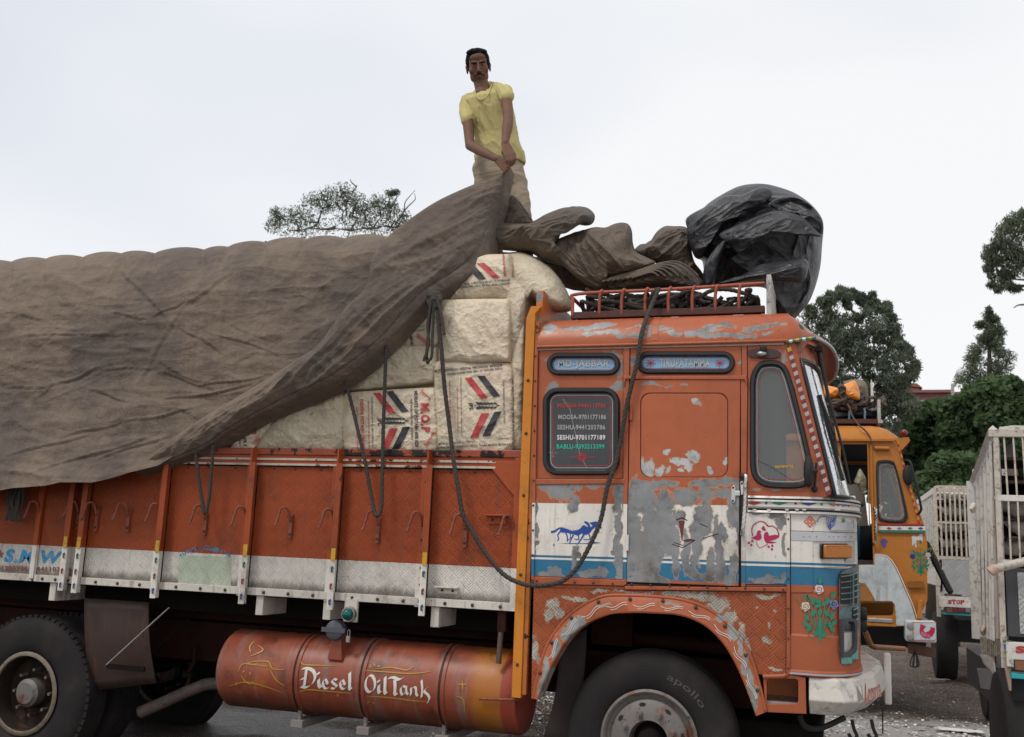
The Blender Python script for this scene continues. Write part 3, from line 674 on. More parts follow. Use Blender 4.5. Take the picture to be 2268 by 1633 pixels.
# the painted bands follow the slight slope of the cab
kk = (V(1640, 1243).z-V(1195, 1230).z)/(V(1640, 1243).x-V(1195, 1230).x); xk = V(1195, 1230).x
zb = {n: V(1195, y).z for n, y in (('wt', 1114.5), ('b1', 1229.5), ('b2', 1234.5), ('b3', 1239), ('b4', 1275.5))}
bands = [(zb['wt'], WHT), (zb['b1'], BLU), (zb['b2'], WHT), (zb['b3'], BLU), (zb['b4'], ORA)]
_k = dict(bands=bands, k=kk, x0=xk)
M_upper = paint('cab_orange_flaking', **_k, grime=.30, streak=.25, blobs=[(1225,855,12,9),(1218,872,8,9),(1300,795,34,3),(1355,790,22,9),(1378,815,9,18),(1372,850,16,9),(1350,862,18,5),(1385,868,6,12),(1225,795,12,5),(1250,790,8,3),(1395,1005,7,3),(1401,905,3,6),(1399,955,9,7),(1398,935,4,8),(1403,985,4,12),
    (1403,800,14,8),(1640,800,5,5),(1722,778,6,3),(1736,790,5,14),(1675,1085,9,3),(1718,1085,10,3),(1810,1075,6,6),(1770,1086,4,2),(1650,1015,2,5),(1750,850,4,14),(1788,985,3,5),(1801,1030,3,4)])
M_quarter = paint('cab_side_panel_paint', **_k, grime=.25, streak=.3, amp=.75, blobs=[(1240,1080,29,26),(1212,1080,14,6),(1285,1070,9,12),(1330,1072,30,9),(1375,1080,11,30),(1267,1125,11,16),(1274,1108,10,14),(1366,1110,9,30),(1372,1160,9,32),(1369,1210,8,34),(1375,1250,9,40),
    (1186,1125,4,18),(1187,1175,5,16),(1186,1210,4,14),(1190,1199,5,5),(1222,1272,24,7),(1230,1262,12,8),(1315,1270,28,8),(1335,1262,14,8),(1276,1228,8,12),(1278,1213,9,6),(1274,1243,4,14),(1362,1226,5,5),(1228,1207,2.5,4),(1382,1100,5,40)])
M_door = paint('door_bare_metal', **_k, grime=.45, streak=.3, amp=.55, rough=.38, blobs=[(1425,1078,30,14),(1465,1070,40,8),(1560,1072,30,10),(1610,1066,30,10),(1405,1110,18,40),(1432,1105,20,34),(1470,1112,26,22),(1520,1100,22,18),(1560,1098,18,16),(1600,1092,18,12),(1628,1120,16,50),(1640,1200,9,90),
    (1405,1180,20,50),(1420,1240,32,60),(1440,1160,14,40),(1470,1160,26,42),(1484,1205,20,26),(1452,1230,14,52),(1462,1290,20,16),(1495,1200,10,60),(1520,1225,9,46),(1545,1195,14,50),(1556,1150,20,40),(1538,1240,7,14),(1590,1200,9,56),(1604,1180,8,24),(1575,1250,10,34),(1592,1265,8,18),(1535,1272,14,12),(1570,1278,14,10),(1500,1262,8,18),(1620,1255,10,32),(1612,1285,14,10),(1510,1150,9,18),(1400,1290,18,10),
    (1416,866,0.1,0.1),(1440,852,20,3),(1478,853,9,2),(1516,852,7,3)])
M_inner = paint('door_window_blank', **_k, grime=.15, streak=.1, amp=.9, chipcol=(.38, .38, .38), rough=.4, blobs=[(1544,893,9,6),(1424,1030,9,14),(1434,1046,14,14),(1444,1030,10,16),(1462,1045,9,10),(1475,1006,6,7),(1505,1026,22,6),(1535,1012,15,8),(1527,1034,9,8),(1545,1020,8,9),(1495,1020,9,4),(1605,1020,5,12),(1578,1040,4,8),(1481,1044,4,6),(1510,1040,6,4),(1419,902,3,9)])
M_side = paint('cab_panel_flaked_edges', **_k, grime=.15, streak=.25, amp=.75, blobs=[(1679,1135,15,7),(1718,1140,14,10),(1728,1158,10,14),(1738,1210,4,26),(1740,1190,3,10),(1690,1288,24,6),(1712,1278,14,6),(1725,1284,14,5),(1739,1275,6,8)])
M_corner = paint('cab_corner_paint', **_k, grime=.12, streak=.2)
M_roof = paint('cab_roof_flaking', base=ORA, grime=.35, streak=.15, amp=.9, chipcol=(.25, .255, .265), rough=.36, blobs=[(1215,722,14,8),(1280,727,36,5),(1330,722,30,6),(1345,738,26,6),(1305,738,18,4),(1380,744,18,5),(1215,735,6,8),(1420,741,24,7),(1460,730,30,5),(1490,740,18,7),(1440,722,40,3),(1540,738,20,8),(1570,730,24,7),(1600,722,36,5),(1610,742,30,6),(1560,746,28,5),(1650,745,22,6),(1680,725,30,6),(1715,716,24,5),(1660,733,16,4),(1700,740,12,4)])
M_plate = paint('tread_plate_scuffed_paint', base=(.40, .10, .038), plate=True, grime=.3, amp=.95, chipcol=(.40, .36, .31), blobs=[(1225,1338,12,14),(1216,1360,7,14),(1235,1360,10,10),(1185,1440,8,22),(1195,1490,8,34),(1265,1325,18,4),(1290,1330,16,5),(1320,1308,20,3),(1410,1312,40,3),(1500,1316,40,5),(1560,1322,34,10),(1590,1345,22,16),(1615,1370,16,18),(1640,1405,10,22),(1655,1440,7,20),(1700,1318,26,4),(1693,1415,7,7),(1705,1385,3,6),(1660,1465,6,12),(1720,1484,14,3),(1680,1345,3,4),(1716,1355,4,3)])
M_arch = paint('wheel_arch_paint', base=ORA, grime=.35, amp=.95, chipcol=(.25, .25, .245), blobs=[(1275,1385,18,14),(1255,1405,12,18),(1235,1430,9,20),(1215,1480,7,26),(1205,1520,7,30),(1290,1372,12,8),(1600,1372,16,8),(1622,1398,12,16),(1640,1430,8,18),(1652,1465,7,24),(1662,1500,7,28),(1672,1545,7,30),(1488,1335,16,3),(1340,1340,14,3)])
M_post = paint('yellow_orange_board', base=(.56, .20, .022), grime=.45, streak=.4, chips=.03, chipcol=(.14, .08, .04))
M_head = paint('headboard_paint', base=(.46, .13, .03), grime=.35, chips=.10)

# skin: one wall with the wheel arch cut away
arch_in = [(1195,1548),(1225,1470),(1264,1412),(1303,1380),(1357,1359),(1400,1357),(1443,1358),(1482,1360),(1521,1365),(1576,1392),(1615,1439),(1646,1502),(1674,1580)]
arch_out = [(1182,1546),(1203,1451),(1228,1400),(1271,1353),(1326,1322),(1360,1319),(1396,1319),(1440,1321),(1490,1324),(1549,1337),(1596,1365),(1643,1412),(1670,1470),(1695,1572)]
up0 = [(1184, 1300), (1192, 766), (1743, 757), (1834, 1100), (1800, 1102), (1800, 1312), (1742, 1312)]
win1 = [(x, y) for x, y in rrect(1210, 1366, 866, 1046, 26)]
pill1 = rrect(1218, 1368, 788, 826, 18.9); pill2 = rrect(1416, 1622, 785, 823, 18.9)
qpts = [(1683,805,12),(1722,806,26),(1752,842,0),(1792,1020,20),(1788,1062,20),(1770,1074,0),(1700,1075,20),(1674,1060,0),(1668,1030,0),(1669,840,0)]
def rounded(pts, n=6):   # closed smooth loop through the points
    return [(p.x, p.y) for p in smooth_path([(a, b, 0) for a, b in pts], n, closed=True)]
quart = rounded([(1682,812),(1700,806),(1725,808),(1741,826),(1757,880),(1777,960),(1793,1035),(1790,1062),(1772,1074),(1725,1075),(1692,1070),(1671,1048),(1668,990),(1668,900),(1669,840)], 3)
skin = MB().prism(poly2(up0), D, D+.03, holes=[poly2(win1), poly2(pill1), poly2(pill2), poly2(quart)])
cabwall = part(skin, 'cab_side_wall', M_upper)
# lower tread plate with the arch cut
lowp = [(1184, 1296), (1742, 1312), (1742, 1500)]+[(1690, 1500)]+arch_in[::-1][1:]
lowp = [(1182, 1296), (1742, 1311), (1742, 1494), (1668, 1494)]+[p for p in arch_in[::-1] if p[1] < 1494]+[(1210, 1512), (1194, 1548), (1176, 1548)]
part(MB().prism(poly2(lowp), D+.004, D+.02), 'lower_tread_plate', M_plate)
# panels and the door lie on the skin
seam_mat = simple('seam_dirt_shade', (.045, .018, .012), .9, var=.5, scale=10)  # dark rim behind each slab: seam grime plus painted-in edge shade
def slab(name, pts, mat, y0=-.006, y1=-.0005, holes=(), parent=None, bevel=.002):
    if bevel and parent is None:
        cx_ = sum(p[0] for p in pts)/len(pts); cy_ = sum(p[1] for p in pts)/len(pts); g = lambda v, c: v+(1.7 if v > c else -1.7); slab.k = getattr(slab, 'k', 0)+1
        part(MB().prism(poly2([(g(x, cx_), g(y, cy_)) for x, y in pts]), D-.0003-.00002*slab.k, D-.0001), 'seam', seam_mat, cabwall)
    return part(MB().prism(poly2(pts), D+y0, D+y1, holes=[poly2(h) for h in holes]), name, mat, parent or cabwall, bevel=bevel)
slab('quarter_panel', [(1184, 1073), (1384, 1071), (1380, 1284), (1180, 1276)], M_quarter)
slab('front_panel', [(1651, 1136), (1742, 1138), (1742, 1295), (1649, 1294)], M_side)
dirtm_ = simple('dark_blank_gap', (.03, .012, .008), .9)
dblank = rrect(1419, 1613, 871, 1058, 22)
door = part(MB().prism(poly2([(1397, 842), (1640, 840), (1638, 1100), (1636, 1299), (1389, 1289)]), D-.014, D-.001, holes=[poly2(dblank)]), 'door', M_door, bevel=.003)
dgap = simple('dark_door_gap', (.02, .008, .006), .9)
slab('door_gap', [(1392, 836), (1645, 835), (1642, 1305), (1384, 1294)], dgap, -.0009, -.0003, parent=door, bevel=0)
part(MB().prism(poly2(rrect(1420.6, 1611.5, 872.6, 1056.8, 21)), D-.012, D-.003), 'door_blank', M_inner, door, bevel=.005); part(MB().prism(poly2(rrect(1417, 1615, 869, 1060, 23)), D-.0028, D-.001), 'blank_gap', dirtm_, door)
frm = paint('cab_frame_orange', **_k, grime=.5, streak=.4)
slab('door_post', [(1381, 772), (1395, 771), (1388, 1295), (1381, 1295)], frm, -.010, -.0005)
slab('door_post', [(1641, 838), (1656, 838), (1651, 1300), (1642, 1300)], frm, -.010, -.0005)
slab('vertical_strip', [(1643, 766), (1654, 766), (1655, 838), (1644, 838)], frm, -.008, -.0005)
slab('window_sill_strip', [(1183, 1061), (1384, 1061), (1384, 1072), (1183, 1074)], frm, -.014, -.0005, bevel=.004)
slab('rocker_strip', [(1180, 1277), (1384, 1285), (1384, 1298), (1180, 1293)], frm, -.012, -.0005, bevel=.004)
slab('rocker_strip', [(1384, 1298), (1642, 1301), (1742, 1300), (1742, 1311), (1384, 1306)], frm, -.012, -.0005, bevel=.004)
slab('rain_lip', [(1382, 834), (1653, 833), (1656, 858), (1650, 842), (1387, 841), (1383, 858)], frm, -.022, -.0005, bevel=.003)
slab('joint_strip', [(1742, 1136), (1750, 1136), (1750, 1490), (1742, 1500)], frm, -.012, -.0005, bevel=.004)
slab('wall_edge_strip', [(1186, 770), (1193, 770), (1184, 1290), (1178, 1290)], frm, -.02, -.0005)
for q in np.linspace(0, 1, 14): b = V(lerp(1190, 1735, q), lerp(1287, 1306, q)); bolt(b.x, b.z, D-.012, s=.8)
for q in np.linspace(0, 1, 10): b = V(lerp(1188, 1181, q), lerp(790, 1285, q)); bolt(b.x, b.z, D-.02, s=.8)
for q in np.linspace(0, 1, 6): b = V(1746, lerp(1150, 1480, q)); bolt(b.x, b.z, D-.012, s=.7)
# hinges
for x, y0, y1 in ((1399, 905, 932), (1391, 1185, 1220)):
    a = V(x, y0); b = V(x, y1); part(MB().tube([(a.x, D-.022, a.z), (a.x, D-.022, b.z)], .011, 10), 'hinge', frm if y0 < 1000 else M_vinyl_w, door, smooth=50)
# windows: rubber seal, glass, film and lettering
def window(name, loop, glass, seal=7, dy=.0):
    cx_ = sum(p[0] for p in loop)/len(loop); cy_ = sum(p[1] for p in loop)/len(loop)
    def off(d):
        n = len(loop); o = []
        for i in range(n):
            a, b = loop[i-1], loop[(i+1) % n]; t = Vector((b[0]-a[0], b[1]-a[1])); t = t.normalized() if t.length else Vector((1, 0)); nx, ny = -t.y, t.x
            p = loop[i]
            if (p[0]-cx_)*nx+(p[1]-cy_)*ny < 0: nx, ny = -nx, -ny
            o.append((p[0]+nx*d, p[1]+ny*d))
        return o
    wn_ = part(MB().frame(poly2(off(seal)), poly2(off(-5)), D-.022, D+.01), name, M_rubber, smooth=50)
    part(MB().prism(poly2(off(-3)), D+.006, D+.012), 'glass_pane', glass, wn_)
    return wn_, off
def outline(loopfn, d, w_, mat, parent, name, y=D+.003, closed=True):
    mb = MB(); a = poly2(loopfn(d)); b = poly2(loopfn(d-w_)); n = len(a); mb.add([(p[0], y, p[1]) for p in a+b], [(i, (i+1) % n, n+(i+1) % n, n+i) for i in range(n)])
    return part(mb, name, mat, parent)
def words(parent, txt, x0, x1, y0, y1, mat, bold=.045, name='lettering', y=D+.0025, tilt=0):
    mb = MB(); lettering(mb, txt, quadmap([V(x0, y1, y), V(x1, y1-tilt, y), V(x1, y0-tilt, y), V(x0, y0, y)]), bold); return part(mb, name, mat, parent)
w1, of1 = window('side_window', win1, M_glass)
outline(of1, -9, 1.4, M_silver, w1, 'white_pinstripe'); outline(of1, -14, 1.4, M_redline, w1, 'red_pinstripe')
M_greyt = simple('grey_vinyl', (.36, .34, .33), .5, var=.3); M_teal = simple('teal_vinyl', (.01, .42, .28), .5); M_whl = simple('white_vinyl_letters', (.68, .66, .64), .5, var=.15)
words(w1, 'MOOSA-9441113786', 1235.5, 1342, 893.5, 903.5, M_red, .028); words(w1, 'MOOSA-9701177186', 1236.5, 1342.5, 918.5, 929, M_greyt, .028)
words(w1, 'SESHU-9441203786', 1234.5, 1340.5, 941, 952, M_greyt, .028); words(w1, 'SESHU-9701177189', 1234, 1340.5, 963.5, 974.5, M_whl, .028); words(w1, 'BABLU-9393213399', 1233, 1339, 984, 994.5, M_teal, .028)
mb = MB()
for k in range(8): a = math.pi*k/8; band(mb, [(1289-10*math.cos(a), 1013-10*math.sin(a)), (1289+10*math.cos(a), 1013+10*math.sin(a))], 1.8, lambda x, y: V(x, y, D+.0025))
band(mb, [(1262, 1013), (1318, 1013)], 1.3, lambda x, y: V(x, y, D+.0022)); part(mb, 'red_star_sticker', M_redline, w1)
mb = MB(); r = random.Random(3); p0 = (1222, 1003)
for k in range(7):
    a = r.uniform(0, 6.28); band(mb, [p0, (p0[0]+r.uniform(6, 16)*math.cos(a), p0[1]+r.uniform(6, 16)*math.sin(a))], .5, lambda x, y: V(x, y, D+.0035))
band(mb, [(1247, 884), (1262, 905), (1285, 1010), (1300, 1036)], .7, lambda x, y: V(x, y, D+.0035)); part(mb, 'glass_crack', M_silver, w1)
for lp, txt, xs, sun in ((pill1, 'MD-JABBAR', (1236, 1350), False), (pill2, 'TIRUPATAMMA', (1460, 1573), True)):
    wp, of = window('name_window', lp, M_skyblue, seal=6)
    outline(of, -6.5, 1.1, M_redline, wp, 'red_pinstripe')
    words(wp, txt, xs[0], xs[1], 797 if not sun else 795, 817 if not sun else 814, M_silver, .03, 'name_letters', y=D+.002)
    if sun:
        for cx_ in (1441, 1594):
            mb = MB()
            for k in range(4): a = math.pi*k/4+.1; band(mb, [(cx_-11*math.cos(a), 804.5-9.5*math.sin(a)), (cx_+11*math.cos(a), 804.5+9.5*math.sin(a))], 1.6, lambda x, y: V(x, y, D+.002))
            part(mb, 'red_star_sticker', M_redline, wp)
wq, ofq = window('quarter_window', quart, M_clear)
outline(ofq, -8, 1.2, M_silver, wq, 'white_pinstripe'); outline(ofq, -13, 1.0, M_redline, wq, 'red_pinstripe')
words(wq, '9849894766', 1716, 1757, 1031, 1038, M_yel, .03, tilt=1.5)
mb = MB(); band(mb, [(1672, 1018), (1700, 1030), (1735, 1052), (1770, 1072)], .8, lambda x, y: V(x, y, D+.0035)); part(mb, 'glass_crack', M_black, wq)
# round mirror lying against the window and its arm
a = V(1791, 1044, D-.06); mb = MB().lathe([(0, -.03), (.05, -.026), (.075, -.012), (.082, 0), (.08, .012), (0, .02)], (0, 0, 0), 'Y', 24)
mr = MB(); mr.v = [Vector((v.x*.35+a.x, v.y+a.y, v.z*1.15+a.z)) for v in mb.v]; mr.f = mb.f; mir = part(mr, 'mirror', M_black, smooth=50)
part(MB().tube([V(1795, 1043, D-.08), V(1809, 1043, D-.05)], .012, 8), 'mirror_arm', M_black, mir); part(MB().tube([V(1808, 1025, D-.04), V(1806, 1055, D-.03), V(1804, 1082, D-.01)], .006, 8), 'mirror_arm', M_black, mir)
part(MB().ball(V(1804, 1084, D-.01), .018, 12, 8), 'mirror_foot', M_black, mir, smooth=180)
# lamp plate above the quarter window
lp = rounded([(1656,783),(1664,775),(1693,773),(1722,777),(1730,785),(1722,793),(1693,795),(1663,791)], 4)
lb = part(MB().prism(poly2(lp), D-.016, D-.0005), 'lamp_base', simple('brown_plastic', (.05, .022, .018), .5), bevel=.004)
a = V(1687, 784, D-.03); part(MB().ball(a, .022, 10, 8, (1.4, 1, .8)), 'broken_bulb_holder', M_steel, lb, smooth=180); part(MB().ball(a+Vector((.01, -.005, .03)), .020, 8, 6, (1, 1, 1.2)), 'tape_knot', M_black, lb)
# grab handle and latch
hs = smooth_path([V(1645, 1052, D-.03), V(1652, 1054, D-.07), V(1651, 1075, D-.075), V(1649, 1130, D-.075), V(1645, 1178, D-.07), V(1644, 1183, D-.02)], 10)
hd = part(MB().tube(hs, .0125, 12, lobes=4, twist=55), 'grab_handle', M_chrome, door, smooth=60)
bk = slab('latch_backing', [(1640, 1050), (1648, 1050), (1646, 1180), (1641, 1180)], M_black, -.018, -.0145, parent=door)
for p_ in ([(1621,1080),(1626,1075),(1630,1080),(1630,1088),(1640,1088),(1640,1099),(1630,1099),(1629,1112),(1624,1116),(1620,1112)], [(1640,1068),(1646,1066),(1648,1072),(1648,1096),(1642,1098)]):
    slab('latch', p_, M_chrome, -.026, -.0145, parent=door, bevel=.003)
for bx, by in ((1625, 1081), (1624, 1110), (1644, 1072)): b = V(bx, by); bolt(b.x, b.z, D-.026, door, .8)

# ---------------- front corner, nose and windscreen ----------------
def zline(px, py): return C_(px, py).z
z_lip = V(1748, 1487).z; z_lip2 = V(1748, 1494).z; z_b1 = V(1742, 1137).z; z_b0 = V(1700, 1098).z
zc_top = z_b1
yfar = W-2*RY
def side_loop(z, off=0., ts=None):      # near side joint -> corner -> front -> far corner -> far side
    P = [Vector((xD(1746, 1300), D-off, z))]
    P += [cor(t, z, off) for t in np.linspace(0, 90, 19)]
    q = [cor(t, z, off) for t in np.linspace(90, 0, 19)]; P += [Vector((p.x, 2*D+W-p.y, z)) for p in q]
    P.append(Vector((xD(1700, 1300), D+W+off, z))); return P
def loft(zs, offs): 
    loops = [side_loop(z, o) for z, o in zip(zs, offs)]; mb = MB(); n = len(loops[0])
    for l in loops: mb.v += l
    for i in range(len(loops)-1):
        for k in range(n-1): mb.f.append((i*n+k, i*n+k+1, (i+1)*n+k+1, (i+1)*n+k))
    return mb
zm = C_(1790, 1408).z
nose = part(loft([z_lip2-.012, z_lip2, z_lip, z_lip+.012, zm-.006, zm+.006, (zm+z_b1)/2, z_b1], [-.03, .006, .008, .001, .001, -.006, -.006, -.006]), 'nose_panel', M_corner, smooth=30)
mb = loft([z_lip2+.004, z_lip-.003], [.0095, .0105]); part(mb, 'grey_lip_stripe', simple('grey_lip_paint', (.42, .42, .47), .4, var=.15), nose)
# belt mouldings: stainless strips with a painted band of lozenges
zbt = V(1700, 1099).z; zbb = V(1700, 1136).z
def xleft(z): return xD(1657, 1115)
def belt(z0, z1, o0, o1, name, mat, mid=None):
    zs = [z0, z0, z1, z1] if mid is None else [z0, z0, (z0+z1)/2, z1, z1]
    of = [0, o0, o1, 0] if mid is None else [0, o0, mid, o1, 0]
    loops = []
    for z, o in zip(zs, of):
        zz_ = z_belt-.001; P = [Vector((xleft(z), D-o, z))]+[Vector((*cor(t, zz_, o).xy, z)) for t in np.linspace(0, 90, 19)]
        q = [cor(t, zz_, o) for t in np.linspace(90, 0, 10)]; P += [Vector((p.x, 2*D+W-p.y, z)) for p in q]; loops.append(P)
    m2 = MB(); n = len(loops[0])
    for l in loops: m2.v += l
    for i in range(len(loops)-1):
        for k in range(n-1): m2.f.append((i*n+k, i*n+k+1, (i+1)*n+k+1, (i+1)*n+k))
    return part(m2, name, mat, smooth=40)
h_ = zbt-zbb
belt(zbt-h_*.13, zbt, .02, .014, 'belt_moulding', M_steel); belt(zbt-h_*.22, zbt-h_*.14, .012, .012, 'belt_rubber', M_black)
bp = belt(zbt-h_*.34, zbt-h_*.23, .022, .018, 'belt_moulding', M_steel); lz = belt(zbt-h_*.64, zbt-h_*.35, .012, .012, 'lozenge_band', M_vinyl_w)
belt(zbt-h_*.75, zbt-h_*.65, .02, .022, 'belt_moulding', M_steel); belt(zbt-h_*.86, zbt-h_*.76, .014, .014, 'belt_rubber', M_black); belt(zbb, zbt-h_*.87, .022, .016, 'belt_moulding', M_steel)
def BL(px, py, off=.0145):
    def g(t):
        p0 = cor(t, z_belt-.001, off); return V(px, py, p0.y).x-p0.x, p0
    if g(0)[0] <= 0: return V(px, py, D-off)
    prev = 0
    for k in range(1, 30):
        if g(k*3)[0] <= 0:
            lo, hi = prev, k*3
            for _ in range(14):
                m2 = (lo+hi)/2
                if g(m2)[0] > 0: lo = m2
                else: hi = m2
            p0 = g(hi)[1]; return Vector((p0.x, p0.y, V(px, py, p0.y).z))
        prev = k*3
    p0 = g(85)[1]; return Vector((p0.x, p0.y, V(px, py, p0.y).z))
ymid = lambda x: interp([(1656, 1114), (1745, 1114.5), (1800, 1116), (1850, 1118), (1900, 1120)], x)
for cx_, hw, mt in ((1670, 18, M_red), (1726, 19, M_grn), (1791, 18, M_navy), (1846, 11, simple('brown_lozenge', (.30, .18, .16), .5)), (1867, 6, M_lilac), (1880, 4, M_crim), (1889, 3, M_rose)):
    mb = MB(); mb.sheet([(cx_-hw, ymid(cx_)), (cx_, ymid(cx_)-4.6), (cx_+hw, ymid(cx_)), (cx_, ymid(cx_)+4.6)], BL); part(mb, 'lozenge', mt, lz)
for cx_, mt in ((1697, M_grn), (1762, M_crim), (1820, M_grn), (1857, M_crim), (1873, M_grn)):
    mb = MB()
    for k in range(4): a = math.pi*k/4; band(mb, [(cx_-3.4*math.cos(a), ymid(cx_)-3.4*math.sin(a)), (cx_+3.4*math.cos(a), ymid(cx_)+3.4*math.sin(a))], 1.5, BL)
    part(mb, 'rosette', mt, lz)
mb = MB()
for cx_ in (1671, 1703, 1743, 1765, 1781, 1853, 1857): 
    mb.sheet([(cx_-4, 1130.5), (cx_+4, 1130.8), (cx_+4, 1127.8), (cx_-4, 1127.5)], lambda x, y: BL(x, y, .024))
part(mb, 'belt_clip', M_vinyl_w, lz)
# white panel seams, reflective tape, indicator
dk = simple('dark_seam', (.03, .022, .02), .8)
def cband(pts, w_, mat, name, off=.003, parent=None, closed=False):
    mb = MB(); P = []
    for (xa, ya), (xb2, yb2) in zip(pts, pts[1:]):
        n = max(1, int(math.hypot(xb2-xa, yb2-ya)/6)); P += [(lerp(xa, xb2, k/n), lerp(ya, yb2, k/n)) for k in range(n)]
    P.append(pts[-1]); band(mb, P, w_, lambda x, y: C_(x, y, off), closed); return part(mb, name, mat, parent or nose)
cband([(1752, 1176), (1820, 1178), (1870, 1180), (1900, 1180)], 1.2, dk, 'panel_seam'); cband([(1752, 1255), (1820, 1258), (1870, 1256), (1895, 1251)], .9, dk, 'panel_seam')
tape = M('reflective_tape', (.52, .53, .55), .35, .3); tP, t1_, t2_, t3_ = tape.pos(); tape.mul(((t1_+t3_)*700).f('SINE')*.12+.9); M_tape = tape.done()
mb = cpatch(MB(), 1752, 1897, lambda x: interp([(1752, 1179.5), (1820, 1181), (1897, 1182)], x), lambda x: interp([(1752, 1197), (1820, 1199), (1897, 1199)], x), .003, 16, 2); part(mb, 'reflective_tape', M_tape, nose)
mb = cpatch(MB(), 1840, 1894, 1158, 1175, .0035, 8, 2); part(mb, 'reflective_tape', M_tape, nose)
mb = MB()
for cx_ in (1780, 1793, 1808, 1836, 1845, 1856, 1870, 1884): mb.sheet([(cx_-1.6, 1188.6), (cx_+1.6, 1188.8), (cx_+1.6, 1190), (cx_-1.6, 1189.8)], lambda x, y: C_(x, y, .0045))
part(mb, 'black_tape_mark', dk, nose)
def lampbox(x0, x1, y0, y1, d0, d1, name, mat, parent):     # box standing on the corner
    mb = MB(); nx = 8
    G = lambda o, ins: [C_(x, y, o) for x, y in rrect(x0+ins, x1-ins, y0+ins, y1-ins, 3, 3)]
    a, b, c = G(d0, 0), G(d1-.006, 0), G(d1, 1.6); n = len(a); mb.v = a+b+c
    for r_ in range(2):
        for k in range(n): mb.f.append((r_*n+k, r_*n+(k+1) % n, (r_+1)*n+(k+1) % n, (r_+1)*n+k))
    mb.f.append(tuple(range(2*n, 3*n))); return part(mb, name, mat, parent, smooth=30)
ib = lampbox(1815, 1871, 1204, 1238, 0, .028, 'indicator', M_rubber, truck); lampbox(1820, 1872, 1207, 1236, .027, .05, 'amber_lens', M_amber, ib)
cpatch_m = cpatch(MB(), 1872, 1893, 1202, 1245, .003, 4, 3); part(cpatch_m, 'faded_sticker', simple('faded_grey_sticker', (.38, .38, .36), .5, var=.4, scale=40), nose)
# the grille opening on the corner, its bars and the headlamp
M_teal2 = simple('grey_teal_paint', (.10, .17, .17), .45, var=.25, dirt=(.05, .06, .055), scale=14)
M_tealb = simple('pale_teal_paint', (.16, .38, .35), .45, var=.25, dirt=(.08, .12, .11), scale=14)
M_mar = simple('maroon_line_paint', (.24, .04, .06), .5)
go = [(1858,1282),(1861,1270),(1868,1263),(1880,1260),(1893,1256),(1899,1250),(1899,1440),(1895,1462),(1880,1473),(1866,1472),(1859,1462),(1857,1440)]
def gpatch(x0, x1, y0, y1, off, name, mat, par, nx=6, ny=2): return part(cpatch(MB(), x0, x1, y0, y1, off, nx, ny), name, mat, par, smooth=60)
gr = part(cpatch(MB(), 1857, 1899, lambda x: interp([(1857, 1288), (1860, 1271), (1866, 1264), (1878, 1260), (1899, 1252)], x), lambda x: interp([(1857, 1440), (1860, 1462), (1866, 1472), (1878, 1474), (1890, 1466), (1899, 1455)], x), .003, 14, 10), 'grille_surround', M_teal2, smooth=60)
cband([(1899,1252),(1878,1260),(1867,1264),(1860,1272),(1857.5,1288),(1856.5,1440),(1860,1463),(1867,1473),(1879,1475),(1890,1467),(1898,1456)], 1.6, M_mar, 'maroon_outline', .005, gr)
for x0, x1, y0, y1 in ((1860, 1881, 1271, 1338), (1885, 1896, 1268, 1336), (1886, 1897, 1346, 1375)): gpatch(x0, x1, y0, y1, .006, 'grille_opening', M_black, gr)
for k in range(5):
    y = lambda x, k=k: interp([(1859, 1278+k*12.6), (1880, 1275+k*12.9), (1898, 1268+k*13.2)], x)
    mb = MB(); mb.grid(lambda u, v: C_(lerp(1859, 1898, u), y(lerp(1859, 1898, u))+lerp(1.7, -1.7, v), .007+.008*math.sin(math.pi*v)), 10, 4); part(mb, 'grille_bar', M_teal2, gr, smooth=60)
for y in (1352, 1364, 1376):
    mb = MB(); mb.grid(lambda u, v: C_(lerp(1885, 1898, u), y-5*u+lerp(2, -2, v), .007+.008*math.sin(math.pi*v)), 6, 4); part(mb, 'grille_bar', M_teal2, gr, smooth=60)
cband([(1883, 1268), (1883, 1340)], 3, M_teal2, 'grille_mullion', .02, gr)
cband([(1860, 1345), (1880, 1342), (1897, 1336)], 1.8, M_mar, 'maroon_line', .008, gr); gpatch(1882, 1898, 1392, 1460, .008, 'pale_teal_side', M_tealb, gr); gpatch(1861, 1884, 1456, 1470, .008, 'pale_teal_sill', M_tealb, gr)
def ring(outer, inner, o_out, o_in, name, mat, par):
    outer, inner = rounded(outer, 3), rounded(inner, 3); a = [C_(x, y, .006) for x, y in outer]; b = [C_(x, y, o_out) for x, y in outer]; c = [C_(x, y, o_out) for x, y in inner]; d = [C_(x, y, o_in) for x, y in inner]; n = len(a); mb = MB(); mb.v = a+b+c+d
    for r_ in range(3):
        for k in range(n): mb.f.append((r_*n+k, r_*n+(k+1) % n, (r_+1)*n+(k+1) % n, (r_+1)*n+k))
    return part(mb, name, mat, par, smooth=25)
ho = [(1858,1378),(1864,1371),(1878,1369),(1886,1373),(1888,1382),(1888,1432),(1884,1444),(1874,1452),(1862,1454),(1859,1449)]; hi = [(1861,1382),(1865,1377),(1877,1376),(1882,1380),(1883.5,1388),(1883.5,1428),(1880,1437),(1872,1443),(1863,1444),(1861,1441)]
hl = ring(ho, hi, .03, .012, 'headlight', simple('black_lamp_bezel', (.05, .05, .055), .5), truck)
lm = M('headlamp_glass', (.55, .55, .52), .15, .35); hP, hx, hy, hz = lm.pos(); lm.mul((hz*900).f('SINE')*.08+.9); lm.mix((hz-V(1870, 1396, 6.3).z).step(-.005, .01), (.05, .05, .06)); lm.mix(lm.noise(14, 4).step(.5, .7)*.35, (.3, .3, .29)); M_head_l = lm.done()
